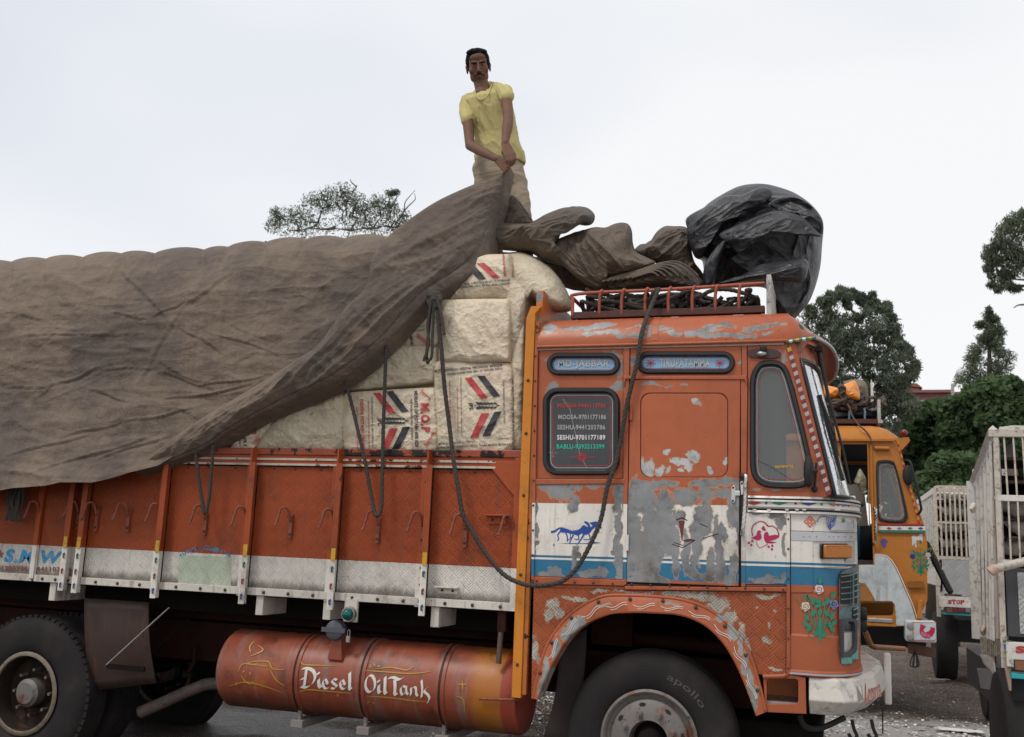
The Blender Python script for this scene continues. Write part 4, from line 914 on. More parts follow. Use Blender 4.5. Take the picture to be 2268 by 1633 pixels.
mb = MB(); c0 = C_(1872, 1412, .016); lp = [C_(x, y, .010) for x, y in rounded(hi, 3)]; mb.v = lp+[c0]; mb.f = [(k, (k+1) % len(lp), len(lp)) for k in range(len(lp))]; part(mb, 'headlamp_lens', M_head_l, hl, smooth=180)
# vertical thing beyond the nose edge: front guard rubbers
for y in (1360, 1385): p = V(1909, y, 6.9); part(MB().lathe([(0, -.03), (.035, -.03), (.045, -.015), (.045, .015), (.035, .03), (0, .03)], tuple(p), 'X', 14), 'rubber_knob', M_black, gr, smooth=40)
part(MB().tube([V(1899, 1290, 6.7), V(1899, 1420, 6.7)], .018, 8), 'front_guard_bar', M_teal2, gr)

# upper corner: pillar and windscreen, roof, visor
z_wb = C_(1848, 1098).z; z_g = V(1741, 757).z
def upper(t0, t1, za, zb_, off, n=8, m=12):
    return MB().grid(lambda u, v: cor(lerp(t0, t1, u), lerp(za, zb_, v), off), n, m)
def tpx(px, py):   # angle parameter on the corner of a picture point
    p = C_(px, py); rx = rx_at(p.z); return math.degrees(math.asin(max(0, min(1, (p.x-xflat(p.z))/rx)))), p.z
ta, za = tpx(1773, 797); tb_, zb2 = tpx(1846, 1090)
part(MB().grid(lambda u, v: cor(lerp(0, lerp(tb_, ta, v), u), lerp(z_belt-.02, z_g, v), 0), 6, 14), 'pillar', M_upper, smooth=60)
part(upper(ta, 90+100*(W-2*RY), za-.02, z_g+.02, .0, 30, 3), 'windscreen_header', frm, smooth=60)
def wsl(u, v): t = lerp(lerp(tb_, ta, v), 90, min(1, u*2)) if u <= .5 else 90+(u-.5)*2*100*(W-2*RY)/1.0; return cor(t, lerp(z_belt+.0, za, v), -.006)
ws = part(MB().grid(wsl, 36, 14), 'windscreen', M_wind, smooth=60)
mb = MB(); gl = [cor(lerp(tb_, ta, k/12)+.0, lerp(z_belt+.012, za, k/12), .006) for k in range(13)]
gl = [cor(90+100*1.5, z_belt+.012, .006), cor(90, z_belt+.012, .006)]+[cor(t, z_belt+.012, .006) for t in (75, 60, 48, 38)]+gl+[cor(t, za-.004, .006) for t in (45, 60, 75, 90, 200)]
part(MB().tube(gl, .013, 8, closed=False), 'windscreen_seal', M_rubber, ws, smooth=60)
p = V(1889, 1103, 6.35); part(MB().box(p.x-.02, p.x+.015, 6.3, 6.4, p.z-.035, p.z+.01), 'chrome_clip', M_chrome, ws, bevel=.006)
# striped cord along the pillar
a_, b_ = V(1747, 770, D-.012), V(1836, 1097, D-.012); n = 36; M_dred = simple('dull_red_cord', (.20, .035, .035), .8, var=.4, dirt=(.10, .06, .05), scale=20); M_strw = simple('grey_white_cord', (.40, .37, .34), .7, var=.3)
for k in range(n):
    q0, q1 = a_.lerp(b_, k/n), a_.lerp(b_, (k+1)/n); mt = M_yel if k < 1 else (M_dred if k % 2 else M_strw)
    dv = Vector((.012, 0, .006)); mb = MB().hexa([q0-dv*.9, q0+dv, q0+dv+Vector((0, .012, 0)), q0-dv*.9+Vector((0, .012, 0)), q1-dv*.9, q1+dv, q1+dv+Vector((0, .012, 0)), q1-dv*.9+Vector((0, .012, 0))]); part(mb, 'striped_trim', mt, bevel=.002)
# wipers
def Wp(x, y, Y): return V(x, y, Y)
mb = MB().tube([Wp(1812, 775, 6.25), Wp(1835, 880, 6.22), Wp(1868, 1000, 6.2), Wp(1884, 1075, 6.2)], lambda t: .012-.007*t, 8); wi = part(mb, 'wiper_arm', M_black, smooth=60)
part(MB().box(*sorted((Wp(1803, 772, 6.2).x, Wp(1822, 772, 6.2).x)), 6.2, 6.26, Wp(1812, 778, 6.22).z, Wp(1812, 768, 6.22).z), 'wiper_pivot', M_black, wi)
mb = MB().tube([Wp(1816, 875, 6.14), Wp(1836, 960, 6.14), Wp(1868, 1065, 6.16)], .010, 8); part(mb, 'wiper_blade', M_black, wi)
mb = MB()
for a1, b1 in (((1816, 875), (1838, 935)), ((1838, 935), (1866, 1060)), ((1826, 905), (1846, 975)), ((1845, 940), (1856, 1010)), ((1820, 890), (1848, 960))): mb.tube([Wp(*a1, 6.13), Wp(*b1, 6.12)], .006, 6)
part(mb, 'wiper_yoke', M_black, wi)
# roof: rounded shell over the cab plan
xr0 = xD(1192, 760); zr = V(1400, 712, 6.25).z
def plan(d):
    P = [Vector((xr0, D+d, 0))]
    for t in np.linspace(0, 90, 12):
        a = R_(t); P.append(Vector((xflat(z_g)+(rx_at(z_g)+.015)*math.sin(a)-1.5*d*math.sin(a), D+d+(RY)*(1-math.cos(a)), 0)))
    Q = [Vector((p.x, 2*D+W-p.y, 0)) for p in P[::-1]]; return P+Q
mb = MB(); rings = []; hr = zr-z_g
for d, h in ((-.018, 0.0), (-.020, .10), (-.012, .30), (.012, .55), (.045, .76), (.09, .90), (.15, .98), (.24, 1.02), (.42, 1.10), (.8, 1.24)): 
    rings.append([Vector((p.x, p.y, z_g+h*hr)) for p in plan(d)])
n = len(rings[0])
for r_ in rings: mb.v += r_
for i in range(len(rings)-1):
    for k in range(n-1): mb.f.append((i*n+k, i*n+k+1, (i+1)*n+k+1, (i+1)*n+k))
roof = part(mb, 'roof', M_roof, smooth=60)
part(MB().tube([Vector((xr0, D-.022, z_g+.0)), Vector((xD(1500, 765), D-.022, z_g+.0)), Vector((xflat(z_g), D-.022, z_g+.002))], .010, 8), 'gutter', M_chrome if 0 else frm, roof, smooth=60)
part(MB().box(xr0, xflat(z_g)-.02, D-.012, D+.0, z_g-.02, z_g-.004), 'gutter_strip', simple('worn_pale_gutter', (.42, .28, .22), .4, var=.4, scale=20), roof)
for vx in (1457,): p = V(vx, 735, 6.1); part(MB().grid(lambda u, v: (lambda q: Vector((p.x-.02+.04*u, q.y-.002, q.z+.002)))(rings[int(round(v*6))+1][0]), 1, 6), 'roof_seam', M_upper if vx == 1457 else dk, roof)
M_vis = simple('visor_orange_brown', (.28, .075, .04), .5, var=.3, dirt=(.12, .06, .04))
inn = [cor(t, z_g+.0, .0) for t in (0, 15, 30, 50, 70, 90)]+[cor(90+100*s, z_g, .0) for s in (.5, 1.0, 1.5)]
out = [V(1741, 757, D-.01), V(1775, 750, 6.02), V(1806, 749, 6.10), V(1829, 760, 6.25), V(1845, 776, 6.42), V(1853, 796, 6.75), V(1854, 815, 7.1), V(1848, 835, 7.5), V(1833, 851, 8.0)]
mb = MB().grid(lambda u, v: (lambda i, f: inn[i].lerp(inn[i+1], f).lerp(out[i].lerp(out[i+1], f), v)+Vector((0, 0, .05*math.sin(math.pi*v)*min(1, u*3))))(min(7, int(u*8)), u*8-min(7, int(u*8))), 32, 8)
vis = part(mb, 'sun_visor', M_vis, smooth=60, solid=.012)
part(MB().tube(smooth_path(out[2:], 4), .012, 8), 'visor_rim', M_steel, vis, smooth=60)
for k in range(9):
    q0, q1 = lerp(1741, 1806, k/9), lerp(1741, 1806, (k+1)/9); yy = lambda x: interp([(1741, 758), (1775, 752), (1807, 748)], x)
    part(MB().tube([V(q0, yy(q0), D-.02), V(q1, yy(q1), D-.02)], .010, 6), 'striped_edge', (M_grn, M_vinyl_w, M_grn, M_yel)[k % 4], vis)
ear = [(1748, 760), (1792, 757), (1783, 768), (1775, 780), (1766, 789), (1757, 783)]
part(MB().prism([P2(x, y, 6.03) for x, y in ear], 6.02, 6.035), 'visor_ear', M_vis, vis)
a = C_(1760, 738); c = V(1758, 734, 6.1)
lamp = part(MB().ball(c, .055, 20, 14), 'roof_marker_lamp', simple('maroon_green_lens', (.05, .008, .014), .15), smooth=180)
part(MB().box(c.x-.03, c.x+.03, c.y-.03, c.y+.03, c.z-.09, c.z-.04), 'lamp_foot', M_steel, lamp); b = MB().ball(c+Vector((.012, -.004, 0)), .053, 20, 14); part(b, 'green_half_lens', simple('dark_green_lens', (.005, .05, .035), .15), lamp, smooth=180)
# interior: floor, rear wall, seat, dashboard, far side with openings
M_in = simple('cab_interior', (.05, .045, .042), .8, var=.3)
part(MB().box(xr0+.02, xflat(1.2)+.1, D+.05, D+W-.05, zD(1400, 1310)-.03, zD(1400, 1310)), 'cab_floor', M_dark); part(MB().box(xr0+.02, xr0+.06, D+.03, D+W-.03, .9, z_g), 'cab_back_wall', M_in)
part(MB().box(xr0+.5, xr0+.62, D+.15, D+W-.15, 1.6, 2.3), 'seat_back', M_in, bevel=.03); part(MB().box(xr0+.5, xr0+1.0, D+.15, D+W-.15, 1.4, 1.62), 'seat', M_in, bevel=.04)
part(MB().box(xflat(1.9)-.40, xflat(1.9)-.05, D+.12, D+W-.12, 1.5, 1.86), 'dashboard', M_in, bevel=.03)
part(MB().tube([(xD(1723, 900, D+.25), D+.2, 1.5), (xD(1723, 900, D+.25)-.0, D+.2, z_g)], .05, 8), 'curtain', simple('grey_curtain', (.16, .155, .15), .9), smooth=60)
part(MB().box(xD(1655, 900, D+.25), xD(1716, 900, D+.25), D+.22, D+.24, 1.5, z_g), 'curtain', simple('grey_curtain_cloth', (.17, .165, .16), .9))
fw_ = [(xr0, zD(1400, 1310)), (xflat(2.0), zD(1400, 1310)), (xflat(2.0)+.2, z_belt), (xflat(z_g)+.1, z_g), (xr0, z_g)]
part(MB().prism(fw_, D+W-.03, D+W, holes=[rrect(xr0+.9, xr0+1.35, 1.95, 2.6, .05), rrect(xr0+1.42, xflat(2.3)+.0, 1.95, 2.6, .05)]), 'far_side_wall', M_in)
# wheel arch lip
n = 40; ao = resample([V(x, y) for x, y in arch_out], n); ai = resample([V(x, y) for x, y in arch_in], n)
ao = smooth_path(ao[::3]+[ao[-1]], 4); ai = smooth_path(ai[::3]+[ai[-1]], 4); n = min(len(ao), len(ai))
mb = MB()
for i in range(n):
    o_, i_ = ao[i], ai[i]; mb.v += [Vector((o_.x, D+.003, o_.z)), Vector((o_.x, D-.018, o_.z))+(i_-o_)*.06, Vector((*(o_.lerp(i_, .3)).xyz,))+Vector((0, -.03, 0)), o_.lerp(i_, .9)+Vector((0, -.045, 0)), i_+Vector((0, -.04, 0)), i_+Vector((0, .10, 0))]
for i in range(n-1):
    for k in range(5): a = i*6+k; mb.f.append((a, a+1, a+7, a+6))
arch = part(mb, 'wheel_arch', M_arch, smooth=40)
part(MB().tube([p+Vector((0, -.012, 0)) for p in ao], .011, 8), 'arch_beading', M_frame if 0 else M_arch, arch, smooth=60)
for i in range(4, n-3, 5): q = ao[i].lerp(ai[i], .2); bolt(q.x, q.z, D-.03, arch, 1.3, name='rivet')
for s in range(2):
    pts = []
    for k in range(0, 150):
        t = .12+.78*k/149; i = t*(n-1); i0 = int(i); f_ = i-i0; a = ao[i0].lerp(ao[min(n-1, i0+1)], f_); b = ai[i0].lerp(ai[min(n-1, i0+1)], f_)
        q = a.lerp(b, .52+.13*math.sin(k*.42)+.12*s); pts.append((q.x, q.z))
    for k0 in range(0, 150, 15): mb = MB(); band(mb, pts[k0+(2 if s else 0):k0+13], .0036, lambda x, y: (x, D-.0435, y)); part(mb, 'wave_stroke', M_vinyl_w, arch)
# step box and lower front frame
part(MB().prism(poly2([(1690, 1493), (1744, 1493), (1784, 1502), (1786, 1582), (1700, 1578), (1694, 1570)]), D+.002, D+.03, holes=[poly2(rrect(1698, 1768, 1504, 1560, 8))]), 'step_frame', M_arch, bevel=.003)
part(MB().box(xD(1692, 1550), xD(1775, 1550), D+.03, D+.35, zD(1730, 1568), zD(1730, 1556)), 'step_tread', M_steel); part(MB().box(xD(1692, 1550), xD(1775, 1550), D+.30, D+.32, zD(1730, 1568), zD(1730, 1500)), 'step_back', M_head)
part(MB().tube([V(1690, 1499, D-.01), V(1735, 1498, D-.01), V(1742, 1494, D-.01)], .013, 8), 'lower_moulding', M_arch, smooth=60)
# rear post board and headboard
ap, bp_ = P2(1152, 1100), P2(1172, 1100)
zt_ = zD(1180, 680); zbm = zD(1153, 1546)
part(MB().prism([(ap[0], zbm), (bp_[0], zbm), (bp_[0], zt_-.05), (bp_[0]+.035, zt_-.01), (bp_[0]+.035, zt_), (bp_[0]-.03, zt_), (ap[0], zt_-.08)], D-.02, D+.035), 'corner_board', M_post, bevel=.003)
part(MB().box(bp_[0]+.001, bp_[0]+.028, D-.008, D+.03, zbm+.02, zt_-.10), 'corner_board_strip', paint('rusty_orange_strip', base=(.42, .13, .03), grime=.9, chips=.1, chipcol=(.05, .02, .012)), bevel=.002)
for q in (.08, .3, .5, .66, .8): bolt(lerp(ap[0], bp_[0], .5), lerp(zbm, zt_, q), D-.02, s=1.2)
zh = zD(1205, 640)
part(MB().box(bp_[0]-.01, bp_[0]+.035, D+.036, D+W+.03, zt_-.5, zh), 'headboard', M_head, bevel=.004); part(MB().hexa([(bp_[0]-.012, D+.0, zt_-.4), (bp_[0]+.036, D+.0, zt_-.4), (bp_[0]+.036, D+.034, zt_-.4), (bp_[0]-.012, D+.034, zt_-.4), (bp_[0]-.005, D+.02, zt_+.02), (bp_[0]+.036, D+.02, zt_+.02), (bp_[0]+.036, D+.034, zh-.005), (bp_[0]-.012, D+.034, zh-.005)]), 'headboard_edge', M_head, bevel=.003)
mf = simple('hanging_mudflap', (.05, .038, .034), .9, var=.5); ff = [V(1238, 1440, 6.3), V(1300, 1390, 6.35), V(1262, 1640, 6.3), V(1200, 1640, 6.3)]
part(MB().grid(lambda u, v: ff[0].lerp(ff[1], u).lerp(ff[3].lerp(ff[2], u), v)+Vector((.03*math.sin(3*v), .0, 0)), 6, 10), 'front_mudflap', mf, solid=.01, smooth=60)
# inner wheel well and things in it
part(MB().box(xD(1200, 1400), xD(1690, 1400), D+1.0, D+1.03, .6, 1.35), 'well_back', M_dark); part(MB().box(xD(1190, 1400), xD(1690, 1400), D+.12, D+1.1, 1.40, 1.42), 'well_top', M_dark)
part(MB().tube(smooth_path([V(1330, 1400, 6.6), V(1420, 1415, 6.6), V(1520, 1425, 6.6), V(1660, 1440, 6.6)], 5), .045, 10), 'drag_pipe', M_frame, smooth=60)
part(MB().box(V(1310, 1400, 6.5).x, V(1400, 1400, 6.5).x, 6.5, 6.56, 1.0, 1.35), 'spring_hanger', M_frame)

# ---------------- bumper ----------------
bm_m = simple('scraped_white_bumper_paint', (.58, .545, .49), .42, var=.18, dirt=(.16, .12, .09), scale=5, bump=.002, bscale=25)
x0b = V(1791, 1498, D-.02).x
def bl(o, z, rxb=.52, ryb=.62):
    P = [Vector((x0b, D-.03-o*.0+.0, z))]
    xs = V(1850, 1500, D-.02).x
    for pt_ in ((V(1868, 1500, D-.02+.0).x, D-.02), (V(1912, 1510, D+.10).x, D+.12), (V(1948, 1500, D+.3).x, D+.40), (V(1966, 1500, D+.9).x, D+.95)):
        P.append(Vector((pt_[0], pt_[1], z)))
    P[0].y = D-.02
    Q = [Vector((p.x, 2*D+W-p.y, z)) for p in P[::-1]]; return P+Q
zt0 = V(1800, 1500, D-.02).z; zt1 = V(1800, 1512, D-.02).z; zm1 = V(1800, 1552, D-.02).z; zb0 = V(1800, 1586, D-.02).z
def inset(P, d, dx): 
    c_ = D+W/2; return [Vector((p.x-(d if i not in (0, len(P)-1) else 0), p.y+(d if p.y < c_ else -d), p.z)) for i, p in enumerate(P)]
rows = [inset(bl(0, zt0), .20, 0), inset(bl(0, zt0), .055, 0), inset(bl(0, zt0-.010), .028, 0), bl(0, zm1), inset(bl(0, zb0), .075, 0), inset(bl(0, zb0), .25, 0)]
mb = MB(); n = len(rows[0])
for r_ in rows: mb.v += r_
for i in range(len(rows)-1):
    for k in range(n-1): mb.f.append((i*n+k, i*n+k+1, (i+1)*n+k+1, (i+1)*n+k))
mb.f.append(tuple(i*n for i in range(len(rows)))); mb.f.append(tuple(i*n+n-1 for i in range(len(rows))))
mb.f.append(tuple(range(n)))
bump = part(mb, 'bumper', bm_m, bevel=.008)
# painted lettering round the bumper's corner face (between the bevel row and the belly row)
def BF(px, py, off=.003):    # nearest hit of the view ray with the bumper's faces (world space)
    o, r = CAM, ray(px, py).normalized(); best = None
    for i in (2, 3):
        for k in range(n-1):
            a, b, c_, d_ = rows[i][k], rows[i][k+1], rows[i+1][k+1], rows[i+1][k]
            nn = (b-a).cross(d_-a)
            if nn.length < 1e-9: continue
            nn.normalize(); den = nn.dot(r)
            if abs(den) < 1e-6: continue
            t = nn.dot(a-o)/den; p = o+r*t; u = (b-a).normalized()
            if t > 0 and -.01 <= (p-a).dot(u) <= (b-a).length+.01 and min(rows[i+1][k].z, rows[i+1][k+1].z)-.01 <= p.z <= rows[i][k].z+.01:
                if best is None or t < best[0]: best = (t, p-r*off)
    return best[1] if best else V(px, py, 6.2)
mb = MB(); lettering(mb, 'Dona', quadmap([BF(1916, 1557), BF(1953, 1543), BF(1949, 1502), BF(1916, 1513)]), .03); part(mb, 'brown_bumper_lettering', simple('brown_letter_paint', (.26, .07, .04), .5, var=.3), bump)
mb = MB(); mb.add([BF(1897, 1520), BF(1908, 1516), BF(1912, 1550), BF(1901, 1555)], [(0, 1, 2, 3)]); part(mb, 'bumper_patch', simple('brown_grey_patch', (.24, .20, .16), .6), bump)
p = V(1966, 1490, 7.15); part(MB().box(p.x-.025, p.x+.02, 7.1, 7.18, V(0+1962, 1568, 6.95).z, V(1962, 1452, 6.95).z), 'bumper_guard', M_vinyl_w, bump, bevel=.01)
for x, y, dx in ((1887, 1600, 6), (1930, 1600, 10)):
    a = V(x, y-6, 6.3); part(MB().tube(smooth_path([a, a+Vector((.01, 0, -.05)), a+Vector((.025, 0, -.09)), a+Vector((.0, 0, -.11)), a+Vector((-.02, 0, -.08))], 4), .010, 6), 'tow_shackle', M_black, bump)
part(MB().tube([V(1955, 1570, 6.7), V(1955, 1625, 6.7)], .004, 6), 'hanging_wire', M_black, bump)
part(MB().tube(smooth_path([V(1770, 1585, 6.3), V(1785, 1610, 6.3), V(1820, 1612, 6.4), V(1870, 1590, 6.5)], 6), .018, 8), 'air_hose', M_black, bump)
part(MB().box(V(1640, 1600, 6.6).x, V(1800, 1600, 6.6).x, 6.6, 6.7, V(1700, 1632, 6.6).z, V(1700, 1600, 6.6).z), 'front_cross_member', M_frame)
# ---------------- painted pictures and stickers on the cab ----------------
K6 = lambda x, y: (1151.7+x*.1611, 1107.4+y*.1611); KD = lambda x, y: (1627.9+x*.1695, 1107.4+y*.1695)
qp = [o for o in cabwall.children if o.name.startswith('quarter_panel')][0]; fp_ = [o for o in cabwall.children if o.name.startswith('front_panel')][0]
f6 = lambda x, y, o=.0075: V(*K6(x, y), D-o); fD = lambda x, y, o=.0075: V(*KD(x, y), D-o)
M_hb = simple('cobalt_blue_decal', (.012, .06, .30), .45)
mb = MB(); mb.sheet([(545,425),(570,375),(640,400),(720,430),(800,415),(850,375),(880,300),(900,290),(940,310),(965,355),(960,378),(1000,355),(950,315),(1000,303),(1050,295),(1088,320),(1122,372),(1120,395),(1088,392),(1050,365),(1015,390),(985,420),(962,455),(905,482),(845,462),(800,495),(760,480),(690,465),(620,445),(580,455)], f6)
for pts, w_ in (([(425,445),(480,430),(530,395),(570,385)], 34), ([(560,430),(520,480),(532,540),(512,562)], 20), ([(620,440),(650,500),(650,560),(660,572)], 20), ([(735,480),(700,545),(680,605)], 22), ([(690,470),(692,520),(655,560)], 14), ([(880,470),(840,540),(792,605)], 26), ([(930,450),(960,500),(950,545),(870,545)], 18), ([(800,480),(805,545),(745,535)], 18)):
    band(mb, [tuple(q)[:2] for q in smooth_path([(*p, 0) for p in pts], 4)], lambda t, w_=w_: w_*(1-.5*t), lambda x, y: f6(x, y, .0076))
part(mb, 'blue_horses_decal', M_hb, qp)
mb = MB(); mb.sheet([(575,378),(600,345),(680,350),(760,343),(830,320),(868,300),(890,318),(935,362),(925,372),(880,345),(850,360),(820,400),(780,412),(720,415),(650,398),(600,378)], lambda x, y: f6(x, y, .0088)); part(mb, 'white_horse_back', M_vinyl_w, qp)
mb = MB(); mb.sheet([(515,598),(700,594),(900,596),(1040,580),(1120,590),(1040,600),(900,604),(700,604)], f6); part(mb, 'ground_line', M_hb, qp)
M_dv = simple('crimson_decal', (.40, .008, .085), .5)
dots = [tuple(q)[:2] for q in smooth_path([(*p, 0) for p in ((235,465),(222,400),(240,340),(290,297),(350,286),(400,312),(430,348),(480,345),(530,370),(562,425),(565,470))], 6)]
mb = MB(); band(mb, dots, 9, fD); part(mb, 'heart_outline', M_dv, fp_)
mb = MB()
for k in range(0, len(dots)-1, 2): a, b = Vector(dots[k]), Vector(dots[k+1]); n_ = Vector((-(b-a).y, (b-a).x)).normalized()*-1; c = a-n_*-9; mb.sheet([(c.x+7*math.cos(t), c.y+7*math.sin(t)) for t in np.linspace(0, 6.28, 7)[:-1]], lambda x, y: fD(x, y, .0079))
part(mb, 'heart_scallops', M_dv, fp_)['kind'] = 'stuff'
mb = MB(); band(mb, [(280,545),(292,590),(322,632),(380,603),(430,578)], 9, fD); part(mb, 'heart_tip', M_dv, fp_)
mb = MB(); mb.sheet([(205,500),(250,480),(280,460),(290,410),(318,396),(345,412),(335,432),(347,470),(345,510),(312,530),(270,525),(240,508)], fD); part(mb, 'dove_decal', M_dv, fp_)
mb = MB(); mb.sheet([(380,440),(410,415),(437,430),(442,468),(480,462),(530,455),(578,468),(574,492),(520,522),(445,540),(550,555),(480,571),(410,566),(385,532),(376,490)], fD); part(mb, 'dove_decal', M_dv, fp_)
mb = MB(); mb.sheet([(370,400),(345,385),(350,360),(375,335),(390,365),(405,395),(390,408)], fD); part(mb, 'leaf_decal', M_dv, fp_)
for cx_, cy_ in ((182,560),(228,538),(212,590),(440,612),(487,600),(482,645)):
    mb = MB()
    for k in range(4): a = k*1.57+.6; mb.sheet([(cx_+10*math.cos(a)+9*math.cos(t), cy_+10*math.sin(a)+9*math.sin(t)) for t in np.linspace(0, 6.28, 7)[:-1]], lambda x, y, k=k: fD(x, y, .0075+.0002*k))
    part(mb, 'blossom_decal', M_dv, fp_)
CD = lambda x, y, o=.003: C_(*KD(x, y), o)
M_cor = simple('coral_decal', (.55, .15, .08), .5)
for dx, dy in ((0, -44), (-45, 0), (42, 0), (0, 44)):
    x0_, y0_ = 978+dx, 283+dy; mb = MB(); mb.sheet([(x0_-38, y0_), (x0_, y0_-38), (x0_+38, y0_), (x0_, y0_+38)], CD); o = part(mb, 'coral_diamond', M_cor, nose); mb = MB(); mb.sheet([(x0_-10, y0_), (x0_, y0_-10), (x0_+10, y0_), (x0_, y0_+10)], lambda x, y: CD(x, y, .004)); part(mb, 'diamond_eye', M_vinyl_w, o)
mb = MB(); band(mb, [tuple(q)[:2] for q in smooth_path([(*p, 0) for p in ((1072,292),(1090,245),(1135,215),(1185,215),(1230,235))], 4)], 9, CD)
part(mb, 'navy_curve', M_hb, nose); mb = MB()
for k in range(6): band(mb, [(1190+k*22, 235-k*6), (1205+k*20, 330-k*12)], 8, lambda x, y, k=k: CD(x, y, .003+.0002*k))
for k in range(5): band(mb, [(1325-k*6, 205+k*30), (1205+k*5, 350+k*9)], 8, lambda x, y, k=k: CD(x, y, .0045+.0002*k))
part(mb, 'navy_cross_hatching', M_hb, nose)
mb = MB(); mb.sheet([(1400, 292), (1418, 225), (1440, 292)], CD); part(mb, 'green_triangle', M_grn, nose); mb = MB(); mb.sheet([(1540, 240), (1532, 310), (1540, 385), (1549, 310)], CD); part(mb, 'violet_sliver', M_lilac, nose)
# dark maroon drawing left on the bare door
mb = MB(); fdo = lambda x, y: V(1107.4+x*.3906, 1079.7+y*.3906, D-.0155)
for pts, w_ in (([(1000,185),(1030,172),(1062,188)], 6), ([(975,322),(1035,342),(1105,300)], 4), ([(985,312),(1040,330)], 4), ([(1150,290),(1240,262)], 4), ([(1130,205),(1180,225)], 4)): band(mb, pts, w_, fdo)
part(mb, 'maroon_line_drawing', M_frame, door); mb = MB(); mb.sheet([(1012,190),(1048,190),(1040,240),(1035,300),(1080,290),(1110,300),(1060,310),(1030,300),(1020,240)], fdo); part(mb, 'maroon_drawing', simple('maroon_decal', (.12, .02, .025), .5), door)
# =====================================================================
# THE LOAD: sacks, tarpaulins, ropes
def nz3(p, f, o=3):
    s, a = 0., 1.
    for i in range(o): s += a*noise.noise(Vector(p)*f); f *= 2.03; a *= .5
    return s
def fold(p, f, o=3):     # creased cloth: sharp ridges, smooth hollows
    p = Vector(p); p = p+Vector((noise.noise(p*f*.6), noise.noise(p*f*.6+Vector((5, 1, 2))), noise.noise(p*f*.6+Vector((2, 8, 3)))))*(.35/f); s, a = 0., 1.
    for i in range(o): s += a*(1-abs(noise.noise(p*f))*2.2)**2*(1 if i else 1); f *= 1.9; a *= .5; p = Vector((p.y+1.3, p.z-.7, p.x+.4))
    return s
def cloth(name, c1, c2, c3, rough=.8, weave=True, sheen=0.):
    m = M(name, c1, rough); P, x, y, z = m.pos(); n1 = m.noise(1.4, 6, .65); n2 = m.noise(6, 7, .7)
    m.mix(n1.step(.42, .62)*.8, c2); m.mix(m.noise(.8, 4, .6, dist=.6).step(.55, .72)*.6, c3); m.mul(n2*.6+.70)
    m.mul((m.noise(1, 4, .6, st=(5, 1, .35)))*.5+.76); m.mul(m.noise(1, 3, .6, st=(34, 1, .8))*.4+.8); m.mul(m.noise(1, 5, .7, st=(3, 1, 40))*.25+.87)
    if weave: m.bump(m.noise(260, 2, .5), .0012, .6)
    m.bump(m.noise(9, 7, .62, dist=.8), .03, .75)
    m.bump(m.noise(1, 6, .6, st=(4, 2, 22), dist=.5), .010, .5)
    m.rough((n2*.2+rough-.1).sat()); return m.done()
M_tarp = cloth('brown_canvas_tarpaulin', (.168, .124, .092), (.092, .071, .060), (.26, .17, .105), .85)
M_tarp2 = cloth('olive_brown_tarpaulin', (.115, .085, .060), (.065, .050, .040), (.16, .115, .075), .7)
M_btarp = M('black_plastic_tarpaulin', (.020, .021, .025), .42); bn = M_btarp.noise(5, 6, .6); M_btarp.mix(bn.step(.45, .7)*.6, (.045, .046, .052)); M_btarp.bump(M_btarp.noise(11, 6, .6, dist=1.), .02, .7); M_btarp.rough(bn*.35+.25); M_btarp = M_btarp.done()

# ---- the big tarpaulin: hangs down the side, rolls over the load ----
lowc = [(-420,1130),(-200,1110),(0,1086),(25,1081),(103,1076),(137,1069),(205,1069),(242,1060),(303,1044),(346,1031),(440,975),(548,905),(664,835),(705,800),(766,720),(800,672),(880,640)]
sc = [-420,-330,-240,-150,-70,23,100,182,267,340,451,504,589,677,762,862]
base = [(-420,612),(-150,594),(23,580),(100,573),(182,570),(267,561),(340,561),(451,553),(504,547),(589,537),(677,530),(762,528),(862,526),(900,528)]
def top_y(x):
    b = interp(base, x)
    for a, c in zip(sc, sc[1:]):
        if a <= x <= c: t = (x-a)/(c-a); return b-(c-a)*.085*math.sin(math.pi*t)**.75
    return b
creases = [((0,690),(95,705),.9,1.3),((95,705),(130,728),.7,1.2),((40,745),(330,735),1.0,1.6),((230,690),(330,705),1.,1.3),((330,705),(410,665),1,1.6),((390,720),(500,785),.8,1.6),((450,730),(625,785),.8,1.6),((470,700),(620,765),.5,1.4),((0,860),(110,855),1,1.8),((110,855),(210,815),1.2,2.4),((210,815),(345,815),.8,1.6),((345,820),(470,860),1,1.6),
    ((350,800),(480,870),.6,1.4),((140,965),(270,935),1,1.8),((270,935),(430,905),1.2,1.8),((60,895),(130,840),.5,1.4),((190,860),(290,890),1,2.),((360,885),(560,855),1.2,1.8),((430,855),(590,835),1,1.4),((370,895),(440,925),.8,1.4),((90,895),(230,830),.4,2.),((300,850),(400,680),.7,4.),((400,680),(520,600),.6,4),((230,560),(390,725),.7,4.),((10,1010),(200,960),1,2.2),((60,1050),(330,965),1,2.2),((200,1020),(380,960),.9,2.)]
def crease_d(x, y):
    s = 0.
    for (ax, ay), (bx, by), a, wd in creases:
        dx, dy = bx-ax, by-ay; l = math.hypot(dx, dy); t = ((x-ax)*dx+(y-ay)*dy)/(l*l)
        if -.05 < t < 1.05:
            q = ((x-ax)*dy-(y-ay)*dx)/l+2.5*math.sin(t*7+a*9)*min(1, l/60)
            if abs(q) < wd*5: e = max(0, math.sin(math.pi*min(1, max(0, t))))**.5; s += a*e*(math.exp(-(q/wd)**2)-.8*math.exp(-((q+wd*1.9)/wd)**2))
    return s
NU, NV, NB = 330, 150, 26
mb = MB()
